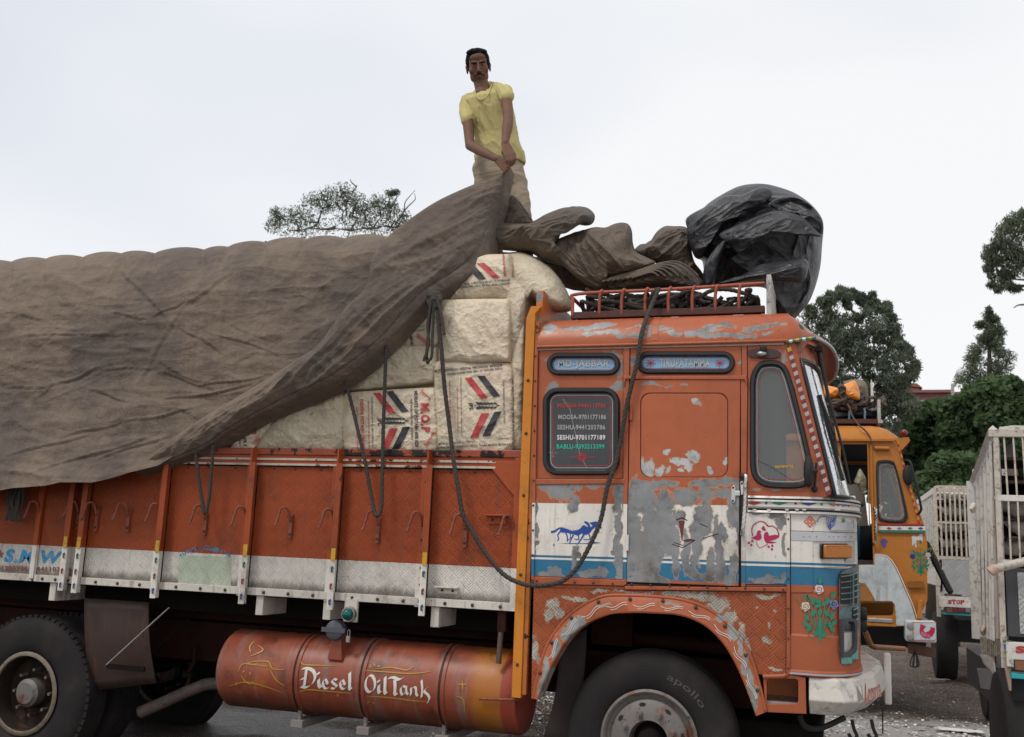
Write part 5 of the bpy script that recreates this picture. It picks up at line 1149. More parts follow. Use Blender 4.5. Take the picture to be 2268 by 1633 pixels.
for i in range(NU+1):
    x = lerp(-420, 874, i/NU); yt = top_y(x); yl = interp(lowc, x); b = len(mb.v)
    bidx = min(range(len(sc)), key=lambda k: abs(sc[k]-x)); sd = (x-sc[bidx])
    for j in range(NV+1):
        v = j/NV; y = lerp(yl, yt, v)
        Y = D-.08-.20*max(0, 1-v*2.2)**1.5*min(1, max(0, (420-x)/300))+.03*v+.42*(1-math.sqrt(max(0, 1-v**7)))
        p = V(x, y, Y); q = (p.x*1.0, p.y, p.z)
        d = .030*nz3((p.x*.8, 1, p.z*.9), 1.1, 3)+.020*(fold((p.x*.7+p.z*.35, 0, p.z*1.3-p.x*.1), 1.6, 3)-1)+.010*(fold((p.x*.45, 3, p.z*1.8), 3.2, 3)-1)+.013*crease_d(x, y)
        # hollows between the sack rows fan down from the crest
        hv = max(0, (v-.80)/.20)
        for c in sc:
            e = (x-(c-(1-hv)*26+3*math.sin(hv*6+c)))/(6+5*(1-hv))
            if abs(e) < 3: d -= .045*hv*math.exp(-e*e)
        d *= min(1, (1-v)*14+.15)
        if v < .12: d += .012*math.sin(p.x*9+2*math.sin(p.x*4))*(1-v/.12)
        mb.v.append(Vector((p.x, p.y-d, p.z)))
    last = mb.v[-1]
    for j in range(1, NB+1):
        t = j/NB; mb.v.append(Vector((last.x, last.y+2.0*t, last.z+.10*math.sin(t*math.pi)-(.0 if t < .85 else (t-.85)*9))))
    m = NV+1+NB
for i in range(NU):
    for j in range(NV+NB): a = i*m+j; mb.f.append((a, a+m, a+m+1, a+1))
tarp = mb.build('canvas_tarpaulin', M_tarp, None, smooth=180); tag(tarp, 'long brown canvas tarpaulin draped over the whole load with its front edge lifted', 'tarpaulin'); ORG[tarp.name] = Vector()
# the turned back front edge, rising to the man's hands
Ym = 6.62
A = [(300,1042),(346,1000),(440,931),(548,866),(664,792),(705,762),(766,680),(810,636),(822,578),(844,540),(875,510),(960,450),(1050,408),(1104,391),(1119,372),(1124,358)]
B = [(300,1046),(346,1034),(443,1000),(523,950),(600,908),(715,862),(800,812),(861,755),(942,670),(980,646),(1040,612),(1081,572),(1095,495),(1113,443),(1118,405),(1127,362)]
YA = [5.90,5.89,5.88,5.86,5.84,5.84,5.84,5.86,5.90,5.95,6.0,6.1,6.2,6.25,6.26,6.26]
n = 150
As = smooth_path([(x, y, YA[i]) for i, (x, y) in enumerate(A)], 10); Bs = smooth_path([(x, y, YA[i]+.06) for i, (x, y) in enumerate(B)], 10)
def flap(u, v):
    i = u*(len(As)-1); i0 = min(int(i), len(As)-2); f = i-i0; a = As[i0].lerp(As[i0+1], f); b = Bs[i0].lerp(Bs[i0+1], f)
    if v < 0: vv = 0; c = a.copy(); back = -v
    else: vv = min(v, 1); c = a.lerp(b, vv); back = 0
    wd = (a-b).xy.length; bul = min(.11, wd*.0012)*(math.sin(math.pi*min(1, vv*1.0))**.5)*(1-.35*vv)
    Y = c.z-bul+back*.3
    p = V(c.x, c.y+back*20, Y); along = u*9
    al = p.x*.78+p.z*.62; ac = p.z*.78-p.x*.62
    d = .030*(fold((al*.5, 7, ac*2.1), 2.8, 4)-1)+.010*(fold((al*2.2, 3, ac*1.1), 4.5, 3)-1)+.022*nz3((p.x, 2, p.z), 2.2, 2)
    if .80 < vv < .84: d -= .010
    d *= math.sin(math.pi*vv)**.5 if 0 < vv < 1 else 0
    p = Vector((p.x, p.y-d, p.z))
    if v > 1: p += Vector((0, (v-1)*.9, -.25*(v-1)*(1 if wd < 200 else .2)))
    return p
mb = MB().grid(lambda u, v: flap(u, -.12+1.27*v), 260, 60)
fl = mb.build('turned_back_edge', M_tarp, tarp, smooth=180)
mb = MB()
for k in range(120):
    u0, u1 = .10+.62*k/120, .10+.62*(k+.55)/120; mb.tube([flap(u0, .81)+Vector((0, -.003, 0)), flap(u1, .81)+Vector((0, -.003, 0))], .0022, 4)
sm_ = mb.build('hem_stitching', simple('dark_stitching', (.04, .03, .025), .9), tarp); sm_['kind'] = 'stuff'

# ---- crumpled heaps ----
def lump(pts, Yc, T, amp, f, seed, nr=90, na=200, sharp=.5, back=1., drop=0., lay=0, ang=30, st=.42):
    ca_, sa_ = math.cos(R_(ang)), math.sin(R_(ang))
    """cloth heap inside a traced outline: real depth T, creased all over"""
    cx_ = sum(p[0] for p in pts)/len(pts); cy_ = sum(p[1] for p in pts)/len(pts)
    loop = resample([(p.x, p.y, 0) for p in smooth_path([(a, b, 0) for a, b in pts], 6, closed=True)], na, True); mb = MB()
    def at(r, k, s):
        o = loop[k % na]; x = cx_+(o.x-cx_)*r; y = cy_+(o.y-cy_)*r; h = (1-r**2.6)**sharp
        Y = Yc-T*h if s < 0 else Yc+T*back*h
        p = V(x, y, Y); q = Vector(((p.x*ca_+p.z*sa_)*st+seed*3.1, p.y*.8, (p.z*ca_-p.x*sa_)*1.25)); e = min(1, (1-r)*6)
        d = amp*(fold(q, f, 4)-1.1)*e+amp*1.6*nz3(q, f*.6, 2)*e
        if lay: d += amp*.9*math.sin(r*lay)*e
        if s < 0: p.y -= d
        else: p.y += d
        p.z += amp*.5*nz3(q+Vector((4, 4, 4)), f*1.5, 2)*e-drop*h
        return p
    for s in (-1, 1):
        b = len(mb.v); nn = nr if s < 0 else nr//2
        for i in range(nn+1):
            if s > 0 and i == nn: break
            for k in range(na): mb.v.append(at(i/nn, k, s))
        for i in range(nn):
            o2 = b+(i+1)*na if not (s > 0 and i == nn-1) else nr*na
            for k in range(na): mb.f.append((b+i*na+k, b+i*na+(k+1) % na, o2+(k+1) % na, o2+k))
    return mb
c2 = lambda L_: [(996.7+x*.3906, 387.6+y*.3906) for x, y in L_]
crum = thing('crumpled_tarpaulin', V(1250, 600, 6.6), 'brown olive tarpaulin lying crumpled in heaps between the man and the cab roof', 'tarpaulin')
L1 = c2([(150,395),(190,340),(245,290),(330,275),(455,268),(545,222),(635,188),(700,182),(765,182),(805,205),(822,235),(812,272),(780,288),(720,282),(672,298),(632,330),(612,380),(600,430),(660,490),(720,540),(640,520),(540,490),(450,440),(350,432),(240,420)])
L2 = c2([(585,430),(600,375),(655,345),(740,318),(820,296),(880,298),(930,278),(975,270),(1012,280),(1032,320),(1038,390),(1060,440),(1120,470),(1165,500),(1060,540),(960,580),(890,590),(885,640),(830,650),(740,600),(640,510)])
L3 = c2([(1045,430),(1090,400),(1135,375),(1170,325),(1215,292),(1265,290),(1340,298),(1365,360),(1372,440),(1390,500),(1430,560),(1350,570),(1230,520),(1140,490)])
Lx = c2([(100,470),(180,430),(300,430),(400,470),(520,520),(660,560),(860,660),(700,680),(500,600),(300,500)])
for i, (l, Yc, T, am, f) in enumerate(((L1, 6.55, .28, .060, 3.0), (L2, 6.45, .25, .062, 2.9), (L3, 6.75, .2, .055, 3.1))):
    lump(l, Yc, T, am, f, i+1, ang=(25, -60, 50)[i], nr=110, na=220).build('cloth_heap', M_tarp2, crum, smooth=180)
dk_l = c2([(150,430),(420,450),(620,520),(860,560),(1200,520),(1440,560),(1440,640),(1300,655),(700,655),(560,520),(420,470),(150,450)])
lump(dk_l, 6.9, .2, .03, 3, 9).build('cloth_heap', M_tarp2, crum, smooth=180)
lump([(1096,500),(1112,455),(1126,432),(1146,440),(1180,488),(1175,500),(1130,505)], 6.5, .12, .03, 5, 17, nr=40, na=90).build('cloth_heap', M_tarp2, crum, smooth=180)
roll = thing('folded_tarpaulin', V(1450, 620, 6.4), 'neatly folded olive tarpaulin roll lying on the rack beneath the heaps', 'tarpaulin')
rl = c2([(862,608),(930,580),(1060,545),(1180,505),(1260,492),(1310,500),(1360,530),(1410,575),(1440,615),(1420,640),(1330,640),(1250,640),(1100,648),(960,652),(880,645)])
lump(rl, 6.45, .16, .010, 4, 5, lay=36, nr=110).build('rolled_cloth', M_tarp2, roll, smooth=180)
mb = MB()
for k in range(7):
    s = 1-k*.12; L_ = [(lerp(1425, x, s), lerp(613, y, s)) for x, y in rl]; pth = smooth_path([V(x, y, 6.28-.006*k) for x, y in L_[:8]], 5); mb.tube(pth, .0075, 6)
mb.build('cloth_layer', M_tarp2, roll, smooth=180)['kind'] = 'stuff'
# black plastic bundle
blk = thing('black_tarpaulin', V(1680, 640, 6.8), 'big bundle of shiny black plastic tarpaulin heaped on the cab roof rack', 'tarpaulin')
BK = c2([(1345,240),(1400,220),(1480,150),(1600,80),(1680,55),(1770,50),(1850,65),(1950,100),(2040,160),(2100,230),(2118,290),(2110,400),(2100,520),(2070,640),(2030,730),(1970,800),(1940,830),(1880,800),(1800,650),(1640,640),(1480,640),(1445,570),(1430,490),(1395,470),(1362,400),(1348,310)])
lump(BK, 6.95, .55, .095, 1.9, 3, nr=140, na=260, sharp=.6, ang=25, st=.6).build('plastic_bulk', M_btarp, blk, smooth=180)
F1 = c2([(1525,340),(1610,290),(1700,250),(1770,222),(1830,205),(1900,205),(2000,240),(2080,320),(2108,350),(2040,345),(1960,322),(1885,288),(1820,292),(1750,330),(1690,385),(1640,452),(1580,400)])
F2 = c2([(1480,638),(1560,600),(1640,575),(1700,545),(1760,508),(1900,490),(2000,472),(2032,500),(2025,560),(2005,600),(1975,612),(1850,592),(1700,602),(1560,625)])
F3 = c2([(1445,630),(1435,560),(1455,490),(1500,420),(1555,370),(1575,385),(1540,450),(1520,520),(1505,590),(1480,640)])
F4 = c2([(1345,240),(1480,165),(1560,120),(1660,110),(1760,70),(1830,90),(1800,150),(1700,190),(1680,240),(1560,290),(1470,400),(1430,470),(1390,468),(1362,400),(1346,310)])
F5 = c2([(1800,170),(1860,130),(1960,125),(2050,175),(2112,260),(2108,340),(2040,260),(1950,205),(1860,195)])
for i, (l, Y, T) in enumerate(((F1, 6.42, .10), (F2, 6.40, .08), (F3, 6.45, .08), (F4, 6.55, .12), (F5, 6.5, .08))):
    lump(l, Y, T, .034, 3.8, 11+i, sharp=.45, back=.5, ang=(15, 10, 75, 30, -25)[i]).build('plastic_fold', M_btarp, blk, smooth=180)

# ---- sacks of potash ----
def sackmat(name, c, stain, pink):
    m = M(name, c, .55); P, x, y, z = m.pos(); n1 = m.noise(3, 6, .65); m.mix(n1.step(.5, .72)*.55, stain); m.mix(m.noise(2.1, 5, .6, dist=.5).step(.5, .75)*.55, pink)
    m.mul(m.noise(10, 6, .7)*.4+.80); m.mix((m.noise(26, 3, .5) > .70)*.5, (.2, .13, .08)); m.bump(m.noise(13, 8, .62, dist=2.2), .022, .9); m.bump(m.noise(1, 5, .6, st=(30, 3, 4)), .006, .6); m.bump(m.noise(300, 2), .0007, .4); return m.done()
M_sack = sackmat('cream_woven_sack', (.70, .60, .45), (.48, .34, .22), (.60, .42, .33)); M_sack2 = sackmat('grey_cream_woven_sack', (.60, .52, .39), (.42, .32, .20), (.50, .38, .27))
M_pr = simple('red_sack_print', (.46, .05, .055), .6, var=.5, scale=16); M_pk = simple('black_sack_print', (.035, .033, .04), .6, var=.5, scale=16)
def quadf(q, u, v):  # q: bl, br, tr, tl in picture units
    a = (lerp(q[0][0], q[1][0], u), lerp(q[0][1], q[1][1], u)); b = (lerp(q[3][0], q[2][0], u), lerp(q[3][1], q[2][1], u)); return (lerp(a[0], b[0], v), lerp(a[1], b[1], v))
SK = {}
def sack(q, Yf, dep, seed, label, mat, bul=.022, bow=2.5, group='fertiliser sacks stacked under the tarpaulin'):
    p0 = V(*quadf(q, .5, 0), Yf+dep/2); root = thing('fertiliser_sack', p0, label, 'sack', group); nu, nv = 90, 90
    def surf(u, v, off=0.):
        bx = bow*math.sin(math.pi*v)*(2*u-1)*.6; by = -bow*math.sin(math.pi*u)*(2*v-1)*.35
        x, y = quadf(q, u, v); x += bx; y += by
        e = max(abs(2*u-1), 1e-6)**14+abs(2*v-1)**14; Y = Yf+bul*(1-(1-abs(2*u-1)**2.5)*(1-abs(2*v-1)**2.5))+.035*min(1.3, e)**1.5
        p = V(x, y, Yf); d = .012*(fold((p.x+seed, 1, p.z+seed), 5.5, 3)-1)+.014*nz3((p.x+seed*2, 3, p.z), 3.2, 2)
        return V(x, y, Y-d-off)
    mb = MB().grid(surf, nu, nv); rim = [surf(k/nu, 0) for k in range(nu)]+[surf(1, k/nv) for k in range(nv)]+[surf(1-k/nu, 1) for k in range(nu)]+[surf(0, 1-k/nv) for k in range(nv)]
    c = sum(rim, Vector())/len(rim); b = len(mb.v); n = len(rim)
    for t, s in ((0, 1), (.5, 1.01), (1, .92)): mb.v += [Vector((c.x+(r.x-c.x)*s, r.y+dep*t, c.z+(r.z-c.z)*s)) for r in rim]
    for r_ in range(2):
        for k in range(n): mb.f.append((b+r_*n+k, b+r_*n+(k+1) % n, b+(r_+1)*n+(k+1) % n, b+(r_+1)*n+k))
    mb.f.append(tuple(b+2*n+k for k in range(n))); mb.build('sack_body', mat, root, smooth=180)
    inv = lambda x, y: (lambda uv: surf(uv[0], uv[1], .005))(invq(q, x, y, bow)); return root, inv
def invq(q, x, y, bow=3):
    u, v = .5, .5
    for _ in range(12):
        fx, fy = quadf(q, u, v); fx += bow*math.sin(math.pi*v)*(2*u-1)*.6; fy += -bow*math.sin(math.pi*u)*(2*v-1)*.35
        wx = quadf(q, 1, v)[0]-quadf(q, 0, v)[0]; wy = quadf(q, u, 1)[1]-quadf(q, u, 0)[1]
        u = min(1, max(0, u+(x-fx)/wx)); v = min(1, max(0, v+(y-fy)/wy))
    return u, v
def dq(root, inv, pts, mat, name):    # four-sided print, finely divided
    mb = MB().grid(lambda u, v: inv(*quadf(pts, u, v)), 14, 10); mb.build(name, mat, root)
def dt(root, inv, txt, bl, br, tr, tl, mat, bold=.03, name='sack_lettering'):
    mb = MB(); lettering(mb, txt, lambda u, v: inv(*quadf((bl, br, tr, tl), u, v)), bold); mb.build(name, mat, root)
def dtv(root, inv, txt, x0, x1, y0, y1, mat, bold=.03): dt(root, inv, txt, (x0, y0), (x0+2, y1), (x1+2, y1), (x1, y0), mat, bold)   # runs downward
def frame_word(root, inv, txt, cx_, cy_, L_, H, ang, mat):
    ca, sa = math.cos(R_(ang)), math.sin(R_(ang)); g = lambda a, b: (cx_+a*ca-b*sa, cy_+a*sa+b*ca)
    mb = MB(); band(mb, [g(-L_, -H), g(L_, -H), g(L_, H), g(-L_, H)], 1.1, lambda x, y: inv(x, y), True); mb.build('print_frame', mat, root)
    dt(root, inv, txt, g(-L_+2, H-2), g(L_-2, H-2), g(L_-2, -H+2), g(-L_+2, -H+2), mat, .04)
K4 = lambda x, y: (664.4+x*.339, 498.3+y*.339)
def chevrons(root, inv, ox=0, oy=0):
    for pts, mt in (([(1140,1135),(1225,1130),(1120,995),(1075,1000)], M_pr), ([(1245,1125),(1308,1118),(1205,985),(1158,988)], M_pk), ([(1112,1393),(1160,1390),(1236,1228),(1185,1232)], M_pr), ([(1190,1383),(1240,1378),(1318,1218),(1270,1222)], M_pk)):
        P = [K4(x+ox, y+oy) for x, y in pts]
        if mt and abs(pts[0][1]-1135) < 1: P = [K4(x+ox, y+oy) for x, y in ((1180,1135),(1225,1130),(1120,995),(1075,1000))]
        if abs(pts[0][1]-1125) < 1: P = [K4(x+ox, y+oy) for x, y in ((1262,1125),(1308,1118),(1205,985),(1158,988))]
        dq(root, inv, P, mt, 'chevron_print')
    mb = MB()
    for k in range(6):
        for s in (-1, 1):
            c = K4(1165+k*22+ox, 1180+s*13+oy); r = 5.2-.35*k
            mb.add([inv(c[0]+r*1.1*math.cos(a)+s*0, c[1]+s*0+r*.62*math.sin(a)+(.35*r*math.cos(a))*s*-1) for a in np.linspace(0, 2*math.pi, 9)[:-1]], [tuple(range(8))])
    t = [K4(x+ox, 1180+oy) for x in (1285, 1312)]; mb.add([inv(t[0][0], t[0][1]-2.2), inv(t[1][0], t[1][1]), inv(t[0][0], t[0][1]+2.2)], [(0, 1, 2)]); t = K4(1145+ox, 1180+oy); mb.add([inv(t[0]-1.5, t[1]-3), inv(t[0]+2, t[1]), inv(t[0]-1.5, t[1]+3)], [(0, 1, 2)])
    mb.build('wheat_print', M_pk, root); a = K4(1102+ox, 1165+oy); b = K4(1128+ox, 1212+oy); dtv(root, inv, 'IPL', a[0], b[0], a[1], b[1], M_pk, .04)
# bottom right sack
q = [(968,1003),(1138,1006),(1136,805),(962,800)]; r1, i1 = sack(q, 6.03, .7, 1, 'cream sack with chevrons and wheat print, next to the cab headboard above the rail', M_sack)
chevrons(r1, i1); a = K4(972, 1015); b = K4(1000, 1395); dtv(r1, i1, 'INDIAN POTASH LIMITED', a[0], b[0]-6, a[1], b[1], M_pr, .03)
for x, w_, t_, m_2, y0, y1 in ((1045, 11, 'GROSS WEIGHT 50.09 kg  NET WEIGHT 50.0 kg', M_pk, 1000, 1390), (1022, 9, 'IMPORTED, PACKED AND MARKETED BY', M_pr, 1065, 1360), (1325, 11, 'FOR AGRICULTURAL USE ONLY', M_pk, 1025, 1300)):
    a = K4(x, y0); b = K4(x+12, y1); dtv(r1, i1, t_, a[0], a[0]+w_*.3, a[1], b[1], m_2, .02)
dt(r1, i1, 'MRP PER BAG INCLUSIVE OF ALL TAXES Rs. P.', K4(905, 1440), K4(1145, 1420), K4(1145, 1408), K4(905, 1427), M_pk, .02); dt(r1, i1, 'KARNATAKA, A.P. TELANGANA, ODISHA, TRIPURA, MANIPUR, MEGHALAYA', K4(905, 1463), K4(1375, 1442), K4(1375, 1425), K4(905, 1448), M_pk, .02); dt(r1, i1, 'ASSAM, BIHAR', K4(1295, 1405), K4(1365, 1400), K4(1365, 1390), K4(1295, 1395), M_pk, .02)
dt(r1, i1, 'PUNJAB, HARYANA, H.P, TAMIL NADU, MADHYA PRADESH', K4(1320, 925), K4(960, 965), K4(960, 985), K4(1320, 945), M_pk, .02)
dt(r1, i1, 'MIZORAM, ARUNACHAL PRADESH, NAGALAND 822.00', K4(1320, 905), K4(880, 945), K4(880, 965), K4(1320, 925), M_pk, .02)
# middle plain and top printed
q = [(972,802),(1130,802),(1130,662),(975,664)]; r2, i2 = sack(q, 6.02, .7, 2, 'plain dirty cream sack side, middle of the stack beside the hanging rope tails', M_sack)
q = [(975,666),(1135,664),(1128,563),(1015,566)]; r3, i3 = sack(q, 6.05, .6, 3, 'topmost cream sack with red and black stripes just under the crumpled tarpaulin', M_sack, bul=.07)
dq(r3, i3, [K4(1265,348), K4(1308,346), K4(1205,248), K4(1155,252)], M_pr, 'stripe_print'); dq(r3, i3, [K4(1170,360), K4(1215,352), K4(1145,270), K4(1110,300)], M_pk, 'stripe_print')
dt(r3, i3, 'M.P. 849.00, KARNATAKA 844.00, U.P., UTTRAKHAND', K4(1040, 398), K4(1390, 368), K4(1390, 352), K4(1040, 380), M_pk, .02); dt(r3, i3, 'KERALA, HARYANA, PONDICHERRY 800.00, MIZORAM, ARUNA. P, NAGALAND', K4(940, 425), K4(1380, 390), K4(1380, 374), K4(940, 408), M_pk, .02)
dt(r3, i3, 'INDIAN POTASH', K4(1350, 335), K4(1335, 190), K4(1320, 190), K4(1332, 335), M_pr, .03)
# bulging end and rear sacks by the headboard
q = [(1126,1004),(1160,1004),(1162,700),(1124,800)]; r4, i4 = sack(q, 6.06, .6, 4, 'wrinkled grey cream sack end squeezed between the printed sack and the headboard', M_sack2, bul=.06, bow=3)
dtv(r4, i4, 'MURIATE OF POTASH', 1132, 1137, 840, 960, M_pk, .03)
q = [(1122,805),(1160,760),(1165,640),(1118,600)]; r5, i5 = sack(q, 6.08, .6, 5, 'upper wrinkled sack end beside the top of the orange corner board', M_sack2, bul=.06, bow=4)
so_ = thing('fertiliser_sack', V(1200, 640, 6.6), 'rounded cream sack bulging over the headboard behind the cab', 'sack', 'fertiliser sacks stacked under the tarpaulin')
lump([(1110,570),(1140,558),(1175,565),(1215,590),(1245,625),(1266,670),(1262,690),(1215,690),(1175,665),(1150,690),(1120,680),(1108,620)], 6.45, .32, .012, 4, 21, sharp=.55).build('sack_body', M_sack2, so_, smooth=180)
# second column
q = [(762,1000),(970,1004),(966,858),(760,870)]; r6, i6 = sack(q, 6.03, .7, 6, 'cream sack printed M.O.P in red with slanting bars, second from the cab', M_sack)
chevrons(r6, i6, -598, 100); a = K4(392, 1140); dtv(r6, i6, 'INDIAN POTASH LIMITED', a[0], a[0]+8, a[1], 998, M_pr, .03)
a = K4(462, 1120); dtv(r6, i6, 'GROSS WEIGHT 50.09 kg  NET WEIGHT 50', a[0], a[0]+4, a[1], 992, M_pk, .02); a = K4(440, 1150); dtv(r6, i6, 'IMPORTED, PACKED AND MARKETED BY', a[0], a[0]+3.4, a[1], 992, M_pr, .02); a = K4(365, 1190); dtv(r6, i6, 'SREE THAKATHI BUSINESS CENTRE', a[0], a[0]+3.4, a[1], 995, M_pr, .02)
a = K4(785, 1165); b = K4(845, 1355); dtv(r6, i6, 'M.O.P', a[0], b[0], a[1], b[1], M_pr, .05); a = K4(745, 1085); b = K4(768, 1450); dtv(r6, i6, 'MURIATE OF POTASH 60% K20', a[0], b[0], a[1], b[1], M_pk, .04); a = K4(720, 1135); b = K4(733, 1410); dtv(r6, i6, 'FOR AGRICULTURAL USE ONLY', a[0], b[0], a[1], b[1], M_pk, .03)
c = K4(825, 1115); frame_word(r6, i6, 'IMPORTED', c[0], c[1], 15, 4.5, 42, M_pr); c = K4(850, 1395); frame_word(r6, i6, 'FERTILISER', c[0], c[1], 19, 4.5, -58, M_pr)
q = [(765,868),(962,848),(975,768),(850,762)]; r7, i7 = sack(q, 6.05, .7, 7, 'plain pale sack lying above the M.O.P sack, partly under the tarpaulin edge', M_sack2, bul=.04)
q = [(842,772),(975,768),(975,655),(850,690)]; r8, i8 = sack(q, 6.07, .7, 8, 'cream sack with upside down small print behind the knotted rope tails', M_sack2, bul=.04)
dtv(r8, i8, 'MUR', K4(717,0)[0], K4(735,0)[0], K4(0,730)[1], K4(0,785)[1], M_pk, .04); c = K4(795, 745); frame_word(r8, i8, 'IMPORTED', c[0], c[1], 14, 4.5, 40, M_pr)
dt(r8, i8, 'INCLUSIVE OF ALL TAXES Rs. P.', K4(815, 680), K4(670, 690), K4(670, 702), K4(815, 692), M_pk, .02); dt(r8, i8, 'A.P, KERALA, HARYANA', K4(815, 655), K4(690, 665), K4(690, 677), K4(815, 667), M_pk, .02)
# third column
q = [(556,1000),(766,1002),(766,868),(640,872)]; r9, i9 = sack(q, 6.04, .7, 9, 'blank pale yellow sack in the middle of the rail, left of the printed one', M_sack2, bul=.05)
q = [(478,998),(562,1000),(640,880),(560,900)]; r10, i10 = sack(q, 6.05, .7, 10, 'leftmost visible sack with a red O.P print, peeping out under the tarpaulin', M_sack, bul=.03)
dtv(r10, i10, 'O.P', 549, 567, 932, 962, M_pr, .05); dtv(r10, i10, 'OTASH 60% K', 537, 545, 938, 990, M_pk, .03); dtv(r10, i10, 'L USE ONLY', 527, 532, 948, 990, M_pk, .03); dq(r10, i10, [(497,998),(508,998),(528,962),(518,962)], M_pk, 'chevron_print'); c = (568, 976); frame_word(r10, i10, 'LISER', c[0], c[1], 10, 4, -55, M_pr)
# hidden load core that carries sacks, tarpaulin and man
core = MB().hexa([(xb_l+.1, D+.16, z_bot+.05), (V(1160, 900, 6.3).x-.02, D+.16, z_bot+.05), (V(1160, 900, 6.3).x-.02, D+2.2, z_bot+.05), (xb_l+.1, D+2.2, z_bot+.05), (xb_l+.1, D+.45, 3.1), (V(1130, 600, 6.6).x, D+.24, zD(1100, 600, 6.6)), (V(1130, 600, 6.6).x, D+2.1, zD(1100, 600, 6.6)), (xb_l+.1, D+2.1, 3.1)]).build('sack_stack', M_sack2, None); tag(core, 'solid stack of sacks hidden under the long tarpaulin', 'sack stack')

# ---- ropes ----
def rope(path, r, label, name='rope', group=None, mat=None, n=9):
    P = resample(smooth_path(path, 8), max(24, int(sum((Vector(a)-Vector(b)).length for a, b in zip(path, path[1:]))/.018)))
    o = MB().tube(P, r, 15, lobes=3*2//2, twist=60).build(name, mat or M_rope, None, smooth=60); return tag(o, label, 'rope', group)
Yr = D-.06
pts = [(1425,700,6.25),(1440,660,6.2),(1458,640,6.17),(1445,672,6.12),(1432,705,6.02),(1420,745,D-.05),(1412,800,D-.06),(1402,840,D-.06),(1388,900,D-.05),(1374,980,D-.04),(1362,1030,D-.05),(1345,1080,D-.06),(1331,1150,D-.07),(1308,1205,D-.09),(1278,1258,D-.1),(1244,1288,D-.11),(1200,1297,D-.12),(1160,1294,D-.12),(1115,1272,D-.1),(1075,1225,D-.09),(1045,1175,D-.08),(1026,1140,D-.08),(1016,1090,D-.08),(1005,1020,D-.06),(995,940,5.97),(985,860,5.97),(978,780,5.96),(973,720,5.96),(969,660,5.96)]
rope([V(*p) for p in pts], .0165, 'long dark rope looping from the cab rack down past the door to the knot')
for j, (xs, g) in enumerate((([(955,660),(951,720),(945,780),(948,806)], 0), ([(962,660),(958,740),(956,790),(944,802)], 1), ([(958,655),(947,720),(950,760),(938,800)], 2), ([(966,655),(978,700),(984,742)], 3))):
    rope([V(x, y, 5.955-.01*j) for x, y in xs], .0115, ('longest frayed rope tail hanging from the knot, left of the long rope', 'frayed rope tail with a curled tip beside the longest tail', 'thin rope tail swinging left from the knot', 'short rope tail to the right of the knot')[j], 'rope_tail', 'rope tails hanging from the knot')
kn = tag(lump([(944,652),(958,644),(975,648),(980,662),(972,680),(955,684),(945,672)], 5.95, .04, .012, 14, 31, nr=14, na=40).build('rope_knot', M_rope, None, smooth=180), 'lumpy dark knot tying the ropes under the tarpaulin edge', 'knot')
rope([V(*p) for p in ((763,838,5.93),(775,880,5.95),(792,950,5.95),(806,1010,D-.06),(820,1085,D-.05),(830,1135,D-.06),(837,1142,D-.07),(845,1120,D-.06),(847,1040,D-.05),(849,950,5.96),(852,860,5.95),(855,780,5.93),(856,765,5.95))], .0145, 'dark rope in a V hooked below the rail and rising to the tarpaulin edge')
rope([V(*p) for p in ((433,1000,5.93),(440,1060,5.93),(448,1110,5.93),(454,1138,5.93),(462,1110,5.93),(468,1050,5.93),(472,985,5.92))], .0135, 'shorter dark rope in a V on a hook under the low tarpaulin edge')
tf = MB()
rr = random.Random(5)
for k in range(14): a = (V(rr.uniform(28, 50), 1072, 5.93)); tf.tube(smooth_path([a, a+Vector((rr.uniform(-.03, .03), rr.uniform(-.02, .02), -.14)), a+Vector((rr.uniform(-.05, .05), 0, -.27))], 4), .012, 5)
tag(tf.build('rope_tassel', M_rope, None, smooth=60), 'black frayed rope tassel hanging under the tarpaulin at the far left', 'rope tassel')

# ---- roof rack (part of the truck) ----
rk = bpy.data.objects.new('roof_rack', None); COL.objects.link(rk); rk.parent = truck; ORG[rk.name] = ORG[truck.name]; rk.empty_display_size = .1
xa, xz = V(1266, 695, 6.2).x, V(1694, 689, 6.2).x; zb_ = V(1480, 693, 6.2).z; zt_r = V(1480, 644, 6.2).z
M_bar = simple('dark_red_wooden_rail', (.075, .022, .016), .7, var=.4, dirt=(.03, .014, .012), scale=14)
for Y in (6.2, 7.9): part(MB().box(xa, xz, Y-.02, Y+.03, zb_-.022, zb_+.022), 'rack_beam', M_bar, rk, bevel=.003)
for X in np.linspace(xa+.05, xz-.05, 7): part(MB().box(X-.02, X+.02, 6.23, 7.88, zb_-.02, zb_), 'rack_slat', M_bar, rk)
for X in (xa+.1, (xa+xz)/2, xz-.1): part(MB().box(X-.03, X+.03, 6.2, 7.9, zr-.02, zb_-.02), 'rack_foot', M_black, rk)
for Y in (6.19, 7.9): part(MB().tube(smooth_path([(xa+.01, Y, zb_), (xa+.01, Y, zt_r-.05), (xa+.05, Y, zt_r), ((xa+xz)/2, Y, zt_r+.005), (xz, Y, zt_r+.02)], 6), .012, 10), 'rack_rail', M_rack, rk, smooth=60)
for v in (1329, 1378, 1430, 1481, 1534, 1585, 1637):
    X = V(v, 670, 6.2).x
    for Y, s in ((6.19, 1), (7.9, -1)): part(MB().tube(smooth_path([(X, Y, zb_), (X, Y-.008*s, zt_r-.05), (X-.0+.012, Y-.012*s, zt_r+.012), (X+.025, Y+.01*s, zt_r+.005)], 5), .0105, 8), 'rack_bar', M_rack, rk, smooth=60)
part(MB().tube([(xa+.01, 6.2, zt_r-.03), (xa+.01, 7.9, zt_r-.03)], .012, 8), 'rack_rail', M_rack, rk)
bw = simple('peeling_white_board', (.42, .40, .38), .7, var=.5, dirt=(.05, .045, .05), scale=9, bump=.003)
